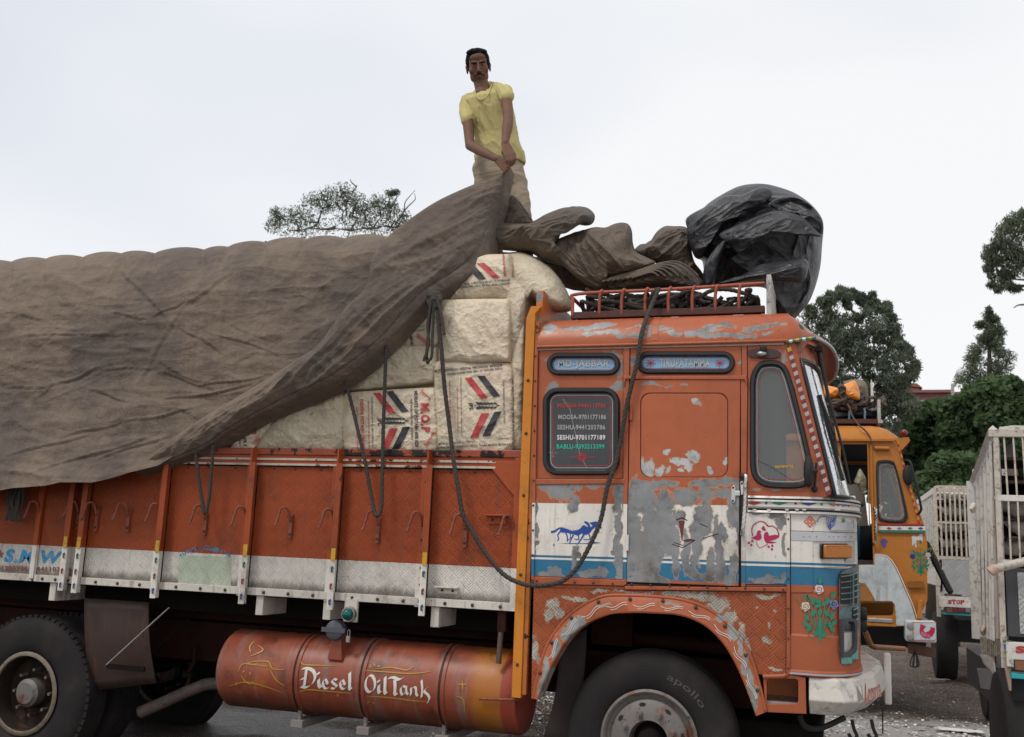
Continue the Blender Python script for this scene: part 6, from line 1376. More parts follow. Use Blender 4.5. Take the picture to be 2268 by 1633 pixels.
p = V(1698, 612, 6.16); q2 = V(1698, 703, 6.16); part(MB().hexa([(p.x, 6.12, q2.z), (p.x+.03, 6.12, q2.z), (p.x+.03, 7.0, q2.z), (p.x, 7.0, q2.z), (p.x, 6.12, p.z), (p.x+.03, 6.12, p.z), (p.x+.03, 7.0, p.z-.02), (p.x, 7.0, p.z-.02)]), 'end_board', bw, rk, bevel=.004)
# coils of rope lying in the rack
mb = MB(); rr = random.Random(11)
for k in range(36):
    cx_ = rr.uniform(1310, 1650); Y = rr.uniform(6.28, 6.6); c = V(cx_, rr.uniform(664, 686), Y); a0 = rr.uniform(0, 6.3); R0 = rr.uniform(.06, .16); tl = rr.uniform(-.6, .6)
    P = [c+Vector((R0*1.7*math.cos(a0+t), R0*.5*math.sin(a0+t), .045*math.sin(t*1.7+k)+tl*.05*math.cos(t))) for t in np.linspace(0, rr.uniform(3.5, 6), 14)]
    P = [Vector((min(max(q_.x, xa+.05), xz-.05), max(q_.y, 6.24), max(q_.z, zb_+.01))) for q_ in P]; mb.tube(resample(smooth_path(P, 4), 60), .0155, 9, lobes=3, twist=60)
tag(mb.build('rope_pile', M_rope, None, smooth=60), 'tangled pile of dark rope coils heaped inside the roof rack', 'rope pile', kind='stuff')
# =====================================================================
# THE MAN on the load
def bake(mb, voxel, smooth=6, disp=None):
    """fuse overlapping closed shapes into one continuous skin"""
    me = bpy.data.meshes.new('t'); me.from_pydata([tuple(v) for v in mb.v], [], mb.f)
    o = bpy.data.objects.new('t', me); COL.objects.link(o); md = o.modifiers.new('r', 'REMESH'); md.mode = 'VOXEL'; md.voxel_size = voxel; md.adaptivity = 0
    if smooth: s = o.modifiers.new('s', 'SMOOTH'); s.iterations = smooth; s.factor = .5
    bpy.context.view_layer.update(); ev = o.evaluated_get(bpy.context.evaluated_depsgraph_get()); m2 = ev.to_mesh(); out = MB()
    out.v = [v.co.copy() for v in m2.vertices]; nn = [v.normal.copy() for v in m2.vertices]; out.f = [tuple(p.vertices) for p in m2.polygons]
    if disp: out.v = [v+n_*disp(v, n_) for v, n_ in zip(out.v, nn)]
    ev.to_mesh_clear(); bpy.data.objects.remove(o); bpy.data.meshes.remove(me); return out
def cap(mb, p, r, q, s, n=14):     # tapered capsule
    p, q = Vector(p), Vector(q); ax = (q-p); L_ = ax.length; ax.normalize(); a = ax.orthogonal().normalized(); b = ax.cross(a); rings = []
    for k in range(1, 5): t = math.pi/2*(1-k/5); rings.append((p-ax*r*math.sin(t), r*math.cos(t)))
    rings.append((p, r)); rings.append((q, s))
    for k in range(1, 5): t = math.pi/2*k/5; rings.append((q+ax*s*math.sin(t), s*math.cos(t)))
    B0 = len(mb.v)
    for c, rr_ in rings: mb.v += [c+a*(rr_*math.cos(2*math.pi*k/n))+b*(rr_*math.sin(2*math.pi*k/n)) for k in range(n)]
    m = len(rings)
    for i in range(m-1):
        for k in range(n): mb.f.append((B0+i*n+k, B0+i*n+(k+1) % n, B0+(i+1)*n+(k+1) % n, B0+(i+1)*n+k))
    t0, t1 = len(mb.v), len(mb.v)+1; mb.v += [p-ax*r, q+ax*s]
    for k in range(n): mb.f.append((t0, B0+(k+1) % n, B0+k)); mb.f.append((t1, B0+(m-1)*n+k, B0+(m-1)*n+(k+1) % n))
def chain(mb, pts): 
    for (p, r), (q, s) in zip(pts, pts[1:]): cap(mb, p, r, q, s)
def ell(mb, c, rx, ry, rz, rot=None, n=20, m=14):
    t = MB().ball((0, 0, 0), 1, n, m, (rx, ry, rz)); c = Vector(c); mb.add([c+(rot @ v if rot else v) for v in t.v], t.f)
G = lambda cx, cy, Y=None: V(941.3+cx*.2712, 55.4+cy*.2712, Ym if Y is None else Y)
man = thing('person', G(600, 2200, Ym), 'man in yellow t-shirt and khaki trousers standing on the load pulling up the tarpaulin', 'person')
skm = M('brown_skin', (.150, .074, .048), .62, spec=.25); sP = skm.pos()[0]; skm.mul(skm.noise(18, 5, .6)*.5+.75); skm.bump(skm.noise(160, 4, .6), .0012, .5); skm.b.inputs['Subsurface Weight'].default_value = .08; skm.b.inputs['Subsurface Radius'].default_value = (.02, .008, .004); M_skin = skm.done()
# head frame
hc = G(436, 350, Ym-.06); fwd = (CAM-hc); fwd.z *= .75; fwd.normalize(); rgt = fwd.cross(Vector((0, 0, 1))).normalized()*-1; tilt = Matrix.Rotation(R_(8), 3, fwd)
rgt = (Matrix.Rotation(R_(-6), 3, Vector((0, 0, 1))) @ rgt); upv = rgt.cross(-fwd).normalized()
if upv.z < 0: upv = -upv
HR = Matrix((rgt, -fwd, upv)).transposed()           # columns: right (picture), back, up
HR = Matrix.Rotation(R_(7), 3, fwd) @ HR
HR = HR @ Matrix(((1.16, 0, 0), (0, 1.08, 0), (0, 0, 1.12)))
Hs = 1.0
H = lambda x, y, z: hc+HR @ Vector((x*Hs, y*Hs, z*Hs))
sk = MB()
ell(sk, H(0, .022, .040), .073, .092, .082, HR); ell(sk, H(0, -.016, -.012), .065, .070, .085, HR); ell(sk, H(0, -.022, -.056), .055, .057, .051, HR); ell(sk, H(0, -.052, -.098), .024, .022, .018, HR)
for s in (-1, 1):
    ell(sk, H(.040*s, -.052, -.022), .024, .020, .022, HR); ell(sk, H(.042*s, -.012, -.058), .019, .034, .034, HR)
    cap(sk, H(.012*s, -.082, .030), .0085, H(.046*s, -.070, .033), .0075, 8); ell(sk, H(.013*s, -.098, -.034), .0085, .011, .008, HR); ell(sk, H(.075*s, .012, -.004), .008, .020, .032, Matrix.Rotation(0, 3, 'Z') @ HR); ell(sk, H(.079*s, .016, .012), .007, .014, .016, HR)
    pass
cap(sk, H(0, -.080, .022), .0100, H(0, -.104, -.026), .0130, 10); ell(sk, H(0, -.108, -.029), .0125, .010, .009, HR)
ell(sk, H(0, -.088, -.060), .026, .012, .0065, HR); ell(sk, H(0, -.087, -.071), .021, .011, .007, HR); ell(sk, H(0, -.080, -.050), .028, .016, .014, HR); ell(sk, H(0, -.054, .060), .052, .030, .034, HR)
head = bake(sk, .0034, 9)
# body joints
SR, SL = G(338, 640, Ym-.02), G(655, 545, Ym-.10); ER, EL = G(368, 985, Ym-.18), G(682, 765, Ym-.26); WR, WL = G(592, 1098, Ym-.38), G(655, 965, Ym-.40)
HRt, HLf = G(652, 1140, Ym-.42), G(694, 1075, Ym-.43); NK, NB_ = G(470, 520, Ym-.03), G(490, 610, Ym+.02)
bd = MB(); ell(bd, G(474, 566, Ym-.045), .062, .056, .062); chain(bd, [(H(0, .02, -.05), .056), (NK, .058), (NB_, .066)]); chain(bd, [(SR, .043), (SR.lerp(ER, .5), .043), (ER, .037)]); chain(bd, [(ER, .038), (ER.lerp(WR, .35), .039), (WR, .026)]); chain(bd, [(SL, .043), (SL.lerp(EL, .5), .045), (EL, .038)]); chain(bd, [(EL, .039), (EL.lerp(WL, .35), .041), (WL, .027)])
def hand(mb, w, k, grip, side):     # wrist, knuckle centre, point gripped, thumb side
    d = (k-w).normalized(); g = (grip-k); ax = d.cross(g.normalized() if g.length > 1e-6 else Vector((0, 0, 1))).normalized(); dn = Vector((0, 0, -1))
    kn_ = [k+ax*o for o in (-.033, -.011, .011, .031)]
    for q, f in zip(kn_, (.9, 1, .97, .82)):
        cap(mb, w+(q-k)*.45, .016, q, .0135, 10); a = q+(d*.035+dn*.014)*f; b = a+(grip-a).normalized()*.026*f+dn*.010; c = b+(grip-b).normalized()*.016+(w-b).normalized()*.012
        cap(mb, q, .0125, a, .0105, 10); cap(mb, a, .0105, b, .0092, 10); cap(mb, b, .0092, c, .008, 10)
    t0 = w.lerp(k, .35)+ax*.022*side; t1 = t0+d*.028+ax*.016*side+dn*.012; t2 = t1+(grip-t1).normalized()*.028; cap(mb, t0, .015, t1, .0125, 10); cap(mb, t1, .0125, t2, .0095, 10)
grip = G(690, 1160, Ym-.40); hd_ = MB(); hand(hd_, WR, HRt, grip, 1); hand(hd_, WL, HLf+Vector((0, 0, .01)), grip+Vector((.02, 0, .0)), -1)
allb = MB(); allb.add(bd.v, bd.f); arms = bake(allb, .008, 4); hb = bake(hd_, .0036, 3)
full = MB(); full.add(head.v, head.f); full.add(arms.v, arms.f); full.add(hb.v, hb.f)
body = bake(full, .0036, 2); body.build('body', M_skin, man, smooth=180)
# eyes, brows, moustache, hair
M_eye = simple('eye_white', (.24, .20, .18), .25, var=.05); M_iris = simple('dark_iris', (.012, .008, .006), .15); hm = M('black_hair', (.008, .007, .008), .75, spec=.1); hm.bump(hm.noise(1, 4, .6, st=(90, 90, 25)), .006, 1.); M_hair = hm.done()
for s in (-1, 1):
    e = MB(); ell(e, H(.029*s, -.0775, .008), .0105, .0062, .0042, HR, 12, 8); eo = e.build('eye', M_eye, man, smooth=180); e = MB(); ell(e, H(.028*s, -.0850, .0085), .0050, .0025, .0046, HR, 10, 8); e.build('iris', M_iris, eo, smooth=180)
    e = MB(); cap(e, H(.012*s, -.0905, .021), .0050, H(.034*s, -.0845, .027), .0048, 8); cap(e, H(.034*s, -.0845, .027), .0046, H(.049*s, -.0730, .020), .0025, 8); e.build('eyebrow', M_hair, man, smooth=180)
e = MB(); cap(e, H(-.003, -.101, -.049), .0052, H(-.027, -.0865, -.056), .0042, 8); cap(e, H(.003, -.101, -.049), .0052, H(.027, -.0865, -.056), .0042, 8); cap(e, H(-.027, -.0865, -.056), .0042, H(-.033, -.078, -.066), .002, 8); cap(e, H(.027, -.0865, -.056), .0042, H(.033, -.078, -.066), .002, 8); e.build('moustache', M_hair, man, smooth=180)
e = MB(); cap(e, H(-.018, -.099, -.0655), .0016, H(.018, -.099, -.0655), .0016, 6); e.build('mouth_line', simple('dark_lip_line', (.035, .012, .010), .6), man, smooth=180)
hh = MB(); ell(hh, H(0, .034, .054), .080, .096, .080, HR); 
for s in (-1, 1): ell(hh, H(.062*s, .028, .032), .018, .060, .046, HR); ell(hh, H(.068*s, -.008, .020), .008, .014, .026, HR)
ell(hh, H(-.018, -.028, .100), .052, .046, .026, HR); ell(hh, H(.025, -.028, .094), .042, .040, .024, HR); ell(hh, H(-.006, -.056, .088), .036, .018, .013, HR); ell(hh, H(0, .07, .0), .06, .05, .06, HR)
bake(hh, .004, 2, lambda v, n_: .0035*nz3(v, 55, 3)).build('hair', M_hair, man, smooth=180)
# t-shirt
def rings(mb, R, n=28):      # R: list of (centre, half width vector, half depth vector)
    b = len(mb.v); m = len(R)
    for c, a, d in R: mb.v += [Vector(c)+Vector(a)*math.cos(2*math.pi*k/n)+Vector(d)*math.sin(2*math.pi*k/n) for k in range(n)]
    for i in range(m-1):
        for k in range(n): mb.f.append((b+i*n+k, b+i*n+(k+1) % n, b+(i+1)*n+(k+1) % n, b+(i+1)*n+k))
    mb.f.append(tuple(b+k for k in range(n))); mb.f.append(tuple(b+(m-1)*n+k for k in range(n))[::-1])
def ringp(l, r_, Y, dep): a = G(*l, Y); b = G(*r_, Y); return ((a+b)/2, (b-a)/2, Vector((0, dep, 0)))
ts = MB()
rings(ts, [ringp((395, 590), (590, 520), Ym+.03, .06), ringp((345, 610), (640, 530), Ym+.0, .085), ringp((318, 655), (690, 570), Ym-.02, .110), ringp((345, 740), (722, 680), Ym+.0, .125), ringp((388, 830), (742, 780), Ym+.02, .125), ringp((418, 930), (770, 900), Ym+.04, .125), ringp((420, 1040), (798, 1020), Ym+.05, .13), ringp((412, 1118), (822, 1112), Ym+.06, .14), ringp((414, 1128), (818, 1135), Ym+.06, .135)])
chain(ts, [(SR, .063), (G(345, 780, Ym-.09), .056)]); chain(ts, [(SL, .062), (G(666, 590, Ym-.16), .060)]); cap(ts, G(405, 590, Ym+.03), .050, SR, .062); cap(ts, G(585, 515, Ym+.01), .054, SL, .062); cap(ts, G(430, 580, Ym+.04), .05, G(560, 520, Ym+.04), .055)
def sfold(v, n_): 
    q = Vector((v.x*2.2+v.z*.7, v.y, v.z*.9)); return .010*(fold(q, 4.2, 3)-1)+.009*math.sin(v.x*48+v.z*22+6*noise.noise(v*3))*.6
M_shirt = M('yellow_cotton', (.47, .40, .17), .85); M_shirt.mul(M_shirt.noise(4, 4)*.3+.85); M_shirt.mix(M_shirt.noise(7, 6, .7).step(.62, .8)*.5, (.30, .22, .10)); M_shirt.bump(M_shirt.noise(420, 2), .0006, .5); M_shirt = M_shirt.done()
bake(ts, .0065, 5, sfold).build('t_shirt', M_shirt, man, smooth=180)
cl_ = [G(408, 530, Ym-.07), G(415, 575, Ym-.115), G(447, 610, Ym-.135), G(490, 600, Ym-.14), G(526, 550, Ym-.12), G(543, 490, Ym-.06)]
MB().tube(smooth_path(cl_, 6), .0052, 8).build('collar', M_shirt, man, smooth=180)
# trousers: two legs down to the load
M_khaki = M('khaki_cotton_trousers', (.30, .235, .17), .85); M_khaki.mul(M_khaki.noise(5, 5)*.4+.8); M_khaki.bump(M_khaki.noise(380, 2), .0007, .5); M_khaki.bump(M_khaki.noise(1, 5, .6, st=(4, 4, 20), dist=.6), .010, .8); M_khaki = M_khaki.done()
zfoot = zD(1100, 600, 6.6)
tr = MB(); rings(tr, [ringp((420, 1100), (800, 1100), Ym+.06, .12), ringp((388, 1180), (812, 1170), Ym+.06, .13), ringp((400, 1260), (832, 1250), Ym+.06, .14), ringp((405, 1330), (836, 1320), Ym+.06, .13)])
a = G(740, 1300, Ym+.06); b = G(790, 1560, Ym+.04); chain(tr, [(a, .092), (b, .080), (Vector((b.x+.03, b.y+.05, zfoot+.1)), .06)]); a = G(500, 1300, Ym+.08); b = G(560, 1560, Ym+.1); chain(tr, [(a, .09), (b, .075), (Vector((b.x, b.y+.08, zfoot+.1)), .058)])
bake(tr, .008, 5, lambda v, n_: .008*(fold(Vector((v.x*.6+v.z*.4, v.y, v.z*1.9-v.x*.5)), 3.4, 3)-1)).build('trousers', M_khaki, man, smooth=180)
for dx, yy in ((.03, .05), (-.0, .08)):
    b = G(790 if dx else 560, 1560, Ym+(.04 if dx else .1)); ft = MB(); cap(ft, (b.x+dx, b.y+yy, zfoot+.05), .045, (b.x+dx-.02, b.y+yy-.16, zfoot+.03), .035); bake(ft, .008, 3).build('foot', M_skin, man, smooth=180)
# =====================================================================
# BACKGROUND: second truck
K7 = lambda x, y: (1827.2+x*.1943, 913.6+y*.1943)
K8 = lambda x, y: (1714.3+x*.2713, 775.2+y*.2713)
K9 = lambda x, y: (1714.3+x*.2879, 1162.8+y*.2879)
K10 = lambda x, y: (1882.6+x*.1942, 1315.6+y*.1942)
Y2 = 11.5
yt = thing('yellow_truck', (-.6, 12.6, 0), 'yellow orange truck with a white lower curve and open doorway, parked behind the orange one', 'truck')
def p2(pts, Y=Y2): return [P2(x, y, Y) for x, y in pts]
def part2(mb, name, mat, parent=None, **k): return mb.build(name, mat, parent or yt, **k)
Y_o = paint('yellow_orange_cab_paint', base=(.46, .170, .028), grime=.25, streak=.25); Y_w = paint('pale_blue_white_paint', base=(.55, .60, .62), grime=.5, streak=.45); Y_b = simple('blue_door_paint', (.02, .10, .17), .5)
xl2 = V(1560, 1100, Y2).x; W2 = 2.3
side = [(1560, 975), (1986, 974), (2047, 1166), (2054, 1205), (2054, 1330), (2032, 1376), (2005, 1388), (1900, 1388), (1560, 1388)]
doorh = [(1862, 984), (1920, 984), (1936, 1250), (1862, 1252)]
w2 = rounded([(1944,1032),(1952,1024),(1974,1025),(1984,1040),(2005,1130),(2004,1148),(1994,1155),(1957,1152),(1947,1140),(1944,1080)], 4)
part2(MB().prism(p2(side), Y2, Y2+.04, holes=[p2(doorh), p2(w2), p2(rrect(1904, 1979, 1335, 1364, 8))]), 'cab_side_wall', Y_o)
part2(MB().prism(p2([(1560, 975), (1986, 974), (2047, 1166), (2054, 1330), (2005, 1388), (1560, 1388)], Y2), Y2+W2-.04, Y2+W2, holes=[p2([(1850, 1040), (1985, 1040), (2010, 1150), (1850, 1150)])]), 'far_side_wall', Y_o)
zg2_ = V(1950, 974, Y2).z
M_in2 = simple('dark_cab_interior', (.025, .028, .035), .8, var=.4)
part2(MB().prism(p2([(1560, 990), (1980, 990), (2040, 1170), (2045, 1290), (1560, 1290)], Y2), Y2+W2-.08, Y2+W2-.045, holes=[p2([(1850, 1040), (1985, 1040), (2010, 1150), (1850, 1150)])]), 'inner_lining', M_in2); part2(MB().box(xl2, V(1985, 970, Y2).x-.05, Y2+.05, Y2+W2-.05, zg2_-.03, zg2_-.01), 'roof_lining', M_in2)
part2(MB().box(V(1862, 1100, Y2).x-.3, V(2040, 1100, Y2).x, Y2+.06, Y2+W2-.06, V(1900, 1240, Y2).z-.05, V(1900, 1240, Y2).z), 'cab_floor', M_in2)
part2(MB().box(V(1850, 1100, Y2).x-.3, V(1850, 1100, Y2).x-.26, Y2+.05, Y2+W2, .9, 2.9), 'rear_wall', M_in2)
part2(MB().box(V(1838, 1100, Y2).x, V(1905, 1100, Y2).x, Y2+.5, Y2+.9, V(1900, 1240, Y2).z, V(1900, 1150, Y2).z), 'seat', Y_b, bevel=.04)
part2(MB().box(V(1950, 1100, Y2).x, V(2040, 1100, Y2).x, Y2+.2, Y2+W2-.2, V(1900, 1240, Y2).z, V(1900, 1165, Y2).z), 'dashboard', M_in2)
swm = MB().tube([V(1895, 1130, Y2+.5)+Vector((.10*math.cos(t), .2*math.sin(t), .08*math.cos(t))) for t in np.linspace(0, 2*math.pi, 25)[:-1]], .014, 6, closed=True); part2(swm, 'steering_wheel', M_black, smooth=60)
bag = simple('yellowed_plastic_bag', (.36, .34, .22), .5, var=.3)
hb_ = lump([K7(395,640), K7(440,700), K7(470,780), K7(455,900), K7(425,925), K7(400,880), K7(370,830), K7(330,800), K7(350,740)], Y2+.12, .06, .02, 6, 41, nr=24, na=50).build('hanging_plastic_bag', bag, None, smooth=180); tag(hb_, 'yellowish plastic bag hanging in the open doorway of the yellow truck', 'plastic bag')
# white curve and brown patch on the side
part2(MB().prism(p2([(1902,1252),(1937,1252),(1936,1229),(1948,1229),(1960,1232),(1972,1242),(1982,1258),(1993,1281),(2003,1305),(2019,1341),(2029,1374),(2005,1386),(1985,1386),(1982,1340),(1975,1332),(1902,1331)]), Y2-.02, Y2-.001), 'white_lower_panel', Y_w, bevel=.004)
part2(MB().prism(p2([(1560,1291),(1898,1291),(1916,1292),(1928,1310),(1939,1330),(1902,1331),(1560,1331)]), Y2-.03, Y2-.021), 'brown_lower_panel', paint('brown_orange_paint', base=(.36, .15, .04), grime=.5))
mb = MB()
for off_, m_ in ((0, M_vinyl_w), (4, simple('brown_pinstripe', (.40, .15, .03), .5))):
    mb = MB(); band(mb, [(x+off_*.9+2, y-off_*.5) for x, y in ((1936,1228),(1948,1228),(1961,1231),(1973,1241),(1983,1257),(1994,1280),(2004,1304),(2020,1340),(2030,1372))], 2.2, lambda x, y: V(x, y, Y2-.024)); part2(mb, 'curved_stripe', m_)
part2(MB().box(V(1921, 1374, Y2).x, V(1976, 1374, Y2).x, Y2-.05, Y2+.1, V(1950, 1379, Y2).z, V(1950, 1369, Y2).z), 'chrome_step', M_steel, bevel=.01); part2(MB().box(V(1905, 1383, Y2).x, V(1985, 1383, Y2).x, Y2-.04, Y2+.1, V(1950, 1386, Y2).z, V(1950, 1380, Y2).z), 'step_bar', Y_o)
def win2(loop, name, glass):
    cx_ = sum(p[0] for p in loop)/len(loop); cy_ = sum(p[1] for p in loop)/len(loop)
    of = lambda d: [(cx_+(x-cx_)*(1+d/30), cy_+(y-cy_)*(1+d/60)) for x, y in loop]
    f = part2(MB().frame(p2(of(3.5)), p2(of(-2)), Y2-.03, Y2+.01), name, M_rubber, smooth=50); part2(MB().prism(p2(of(-1)), Y2+.008, Y2+.014), 'glass_pane', glass, f)
    for d, m_ in ((-4.5, M_silver), (-7, simple('salmon_pinstripe', (.55, .25, .17), .5))):
        mb = MB(); a = p2(of(d)); b = p2(of(d-.9)); n = len(a); mb.add([(p[0], Y2+.004, p[1]) for p in a+b], [(i, (i+1) % n, n+(i+1) % n, n+i) for i in range(n)]); part2(mb, 'pinstripe', m_, f)
win2(w2, 'quarter_window', M_clear)
for x0, y0, x1, y1, m_, nm in ((1944, 1160, 2046, 1162.5, M_red, 'red_belt_line'), (1946, 1165.5, 2049, 1174.5, M_vinyl_w, 'lozenge_band'), (1944, 1176, 2050, 1179.5, M_grn, 'green_belt_line')):
    part2(MB().prism(p2([(x0, y0), (x1, y0+.8), (x1, y1+.8), (x0, y1)]), Y2-.025, Y2-.001), nm, m_)
for i, (cx_, m_) in enumerate(((1969, M_crim), (1992, M_lilac), (2016, M_grn), (2039, M_navy))): mb = MB(); mb.sheet([(cx_-6, 1170.5), (cx_, 1167.5), (cx_+6, 1170.8), (cx_, 1173.5)], lambda x, y: V(x, y, Y2-.028)); part2(mb, 'lozenge', m_)
# roof
zg2 = V(1950, 974, Y2).z; zr2 = V(1950, 945, Y2+.35).z; xf2 = V(1990, 970, Y2).x; mb = MB(); rg = []
for d, h in ((-.03, 0), (-.02, .12), (.0, .35), (.06, .68), (.16, .9), (.30, .99), (.6, 1.03)):
    z = lerp(zg2, zr2, h); rg.append([Vector((xl2, Y2+d, z)), Vector((xf2-.18-d*.6, Y2+d, z)), Vector((xf2-.05-d, Y2+.06+d, z)), Vector((xf2-d*1.2, Y2+.25+d, z)), Vector((xf2-d*1.2, Y2+W2-.25-d, z)), Vector((xf2-.05-d, Y2+W2-.06-d, z)), Vector((xf2-.18-d*.6, Y2+W2-d, z)), Vector((xl2, Y2+W2-d, z))])
for r_ in rg: mb.v += r_
for i in range(len(rg)-1):
    for k in range(7): mb.f.append((i*8+k, i*8+k+1, (i+1)*8+k+1, (i+1)*8+k))
part2(mb, 'roof', Y_o, smooth=60); part2(MB().box(xl2, xf2-.06, Y2-.045, Y2-.0, zg2-.02, zg2+.005), 'gutter', Y_o)
part2(MB().prism(p2([(1982,974),(1983,971),(2012,969),(2016,976),(2006,988),(1996,998),(1990,984)]), Y2-.02, Y2+.0), 'visor_end', Y_o); part2(MB().hexa([Vector((V(1986,974,Y2).x, Y2, zg2-.01)), Vector((V(2015,974,Y2).x, Y2, zg2-.03)), Vector((V(2015,974,Y2).x, Y2+W2, zg2-.03)), Vector((V(1986,974,Y2).x, Y2+W2, zg2-.01)), Vector((V(1986,974,Y2).x, Y2, zg2+.01)), Vector((V(2015,974,Y2).x, Y2, zg2-.01)), Vector((V(2015,974,Y2).x, Y2+W2, zg2-.01)), Vector((V(1986,974,Y2).x, Y2+W2, zg2+.01))]), 'sun_visor', M_vis)
part2(MB().ball(V(2002, 959, Y2+.1), .038, 14, 10), 'roof_marker_lamp', simple('red_marker_lens', (.20, .01, .015), .2), smooth=180)
part2(MB().tube([V(1937, 993, Y2-.02), V(1969, 993.5, Y2-.02)], .024, 10), 'side_lamp', simple('orange_painted_lamp', (.42, .13, .03), .5), smooth=60)
part2(MB().prism(p2(rrect(2011, 2045, 1287, 1302, 3)), Y2-.04, Y2-.001), 'indicator', simple('brown_amber_lens', (.25, .09, .01), .3), bevel=.006)
part2(MB().box(V(1933, 1200, Y2).x, V(1936, 1200, Y2).x, Y2-.02, Y2+.04, V(1934, 1250, Y2).z, V(1934, 984, Y2).z), 'door_post', Y_o); part2(MB().box(V(1923, 1080, Y2).x, V(1925, 1080, Y2).x, Y2-.02, Y2+.04, V(1924, 1165, Y2).z, zg2), 'door_post', Y_o)
part2(MB().tube(smooth_path([V(1934, 1126, Y2-.01), V(1940, 1128, Y2-.07), V(1940, 1165, Y2-.08), V(1939, 1200, Y2-.07), V(1933, 1205, Y2-.01)], 5), .015, 8, lobes=4, twist=50), 'grab_handle', M_chrome, smooth=60)
ml = MB().ball((0, 0, 0), .1, 14, 10, (.55, .35, 1.1)); c = V(2011, 1053, Y2-.05); ml.v = [v+c for v in ml.v]; part2(ml, 'mirror', M_black, smooth=180); part2(MB().tube(smooth_path([V(2000, 1021, Y2), V(2010, 1020, Y2-.05), V(2017, 1026, Y2-.1), V(2024, 1053, Y2-.12), V(2034, 1095, Y2-.12), V(2040, 1128, Y2-.1), V(2032, 1140, Y2)], 5), .013, 8), 'mirror_arm', M_black, smooth=60)
for k in range(24):
    q0, q1 = lerp(0, 1, k/24), lerp(0, 1, (k+1)/24); a, b = V(1987, 976, Y2-.015), V(2036, 1160, Y2-.015); part2(MB().tube([a.lerp(b, q0), a.lerp(b, q1)], .011, 5), 'striped_trim', (M_yel, M_crim)[k % 2])
# stickers
mb = MB()
for k in range(11): a = R_(20+14*k); band(mb, [(1958, 1207), (1958+9*math.cos(a), 1203-10*math.sin(a))], 1.1, lambda x, y: V(x, y, Y2-.003))
mb.sheet([(1955, 1213), (1953, 1206), (1958, 1198), (1963, 1206), (1961, 1213)], lambda x, y: V(x, y, Y2-.004)); part2(mb, 'peacock_sticker', simple('violet_blue_sticker', (.08, .07, .32), .5))
mb = MB(); mb.sheet([(2019,1189),(2024,1186),(2030,1189),(2035,1187),(2037,1182),(2043,1182),(2043,1190),(2044,1198),(2040,1204),(2038,1197),(2030,1197),(2029,1206),(2031,1213),(2027,1212),(2025,1202),(2022,1210),(2020,1207),(2020,1198)], lambda x, y: V(x, y, Y2-.003)); part2(mb, 'white_horse_sticker', simple('white_sticker', (.58, .56, .58), .5))
def bouquet(fn, cx_, y0, s, root, cols, partf, off='flower_sticker'):
    mb = MB()
    for k in range(9): a = (k-4)*.11; band(mb, [(cx_, y0+95*s), (cx_+a*55*s, y0+55*s), (cx_+a*110*s, y0+18*s)], 1.1*s+.25, fn)
    band(mb, [(cx_, y0+105*s), (cx_, y0+60*s)], 5*s, fn)
    for s_ in (-1, 1):
        band(mb, [(cx_+s_*13*s+12*s*math.cos(t), y0+84*s+13*s*math.sin(t)) for t in np.linspace(0, 5.5, 16)], .9*s+.2, fn)
    LV = [(-24,22,.8),(-14,30,.2),(-4,38,1.9),(14,30,-.2),(24,18,-.7),(22,34,.6),(-12,52,-.6),(-24,60,.3),(12,52,.6),(22,58,-.3),(0,50,0),(-27,72,.5),(-20,80,-.4),(18,74,.2),(26,70,-.6),(22,82,.7),(-8,90,.6),(7,92,-.5),(0,-8,0),(-4,14+16,.9),(8,34,-.9)]
    for x, y, a in LV:
        ca, sa = math.cos(a), math.sin(a); L1_, W1 = 7.5*s, 4.2*s; mb.sheet([(cx_+x*s+u*W1*ca+v*L1_*sa, y0+y*s+v*L1_*ca-u*W1*sa) for u, v in ((0, -1), (.8, -.35), (.9, .3), (0, 1), (-.9, .3), (-.8, -.35))], fn)
    b = partf(mb, 'green_bouquet_sticker', M_grn)
    for (x, y), m_ in zip(((-2, 8), (-27, 40), (25, 36)), cols):
        mb = MB(); mb.sheet([(cx_+x*s+8.5*s*(1+.12*math.sin(5*t))*math.cos(t), y0+y*s+8.5*s*(1+.12*math.sin(5*t))*math.sin(t)) for t in np.linspace(0, 2*math.pi, 16)[:-1]], lambda a, b2: fn(a, b2)+Vector((0, -.0006, 0))); f = partf(mb, 'rose_sticker', m_)
        mb = MB(); band(mb, [(cx_+x*s+(1+t*.9)*s*math.cos(t*1.3), y0+y*s+(1+t*.9)*s*math.sin(t*1.3)) for t in np.linspace(0, 7.5, 22)], .9*s, lambda a, b2: fn(a, b2)+Vector((0, -.0012, 0))); partf(mb, 'petal_line', M_frame)
bouquet(lambda x, y: C_(x, y, .003), 1816, 1296, 1.19, nose, (M_pinkw, M_rose, M_lilac), lambda m_, n_, t_: part(m_, n_, t_, nose))
bouquet(lambda x, y: V(x, y, Y2-.003), 2039, 1206, .66, yt, (M_yel, M_navy, M_pinkw), part2)
part2(MB().hexa([V(2030,1372,Y2-.1), V(2042,1372,Y2-.1), V(2042,1372,Y2+.1), V(2030,1372,Y2+.1), V(2034,1330,Y2-.1), V(2044,1328,Y2-.1), V(2044,1328,Y2+.1), V(2034,1330,Y2+.1)]), 'corner_block', Y_o, bevel=.01)
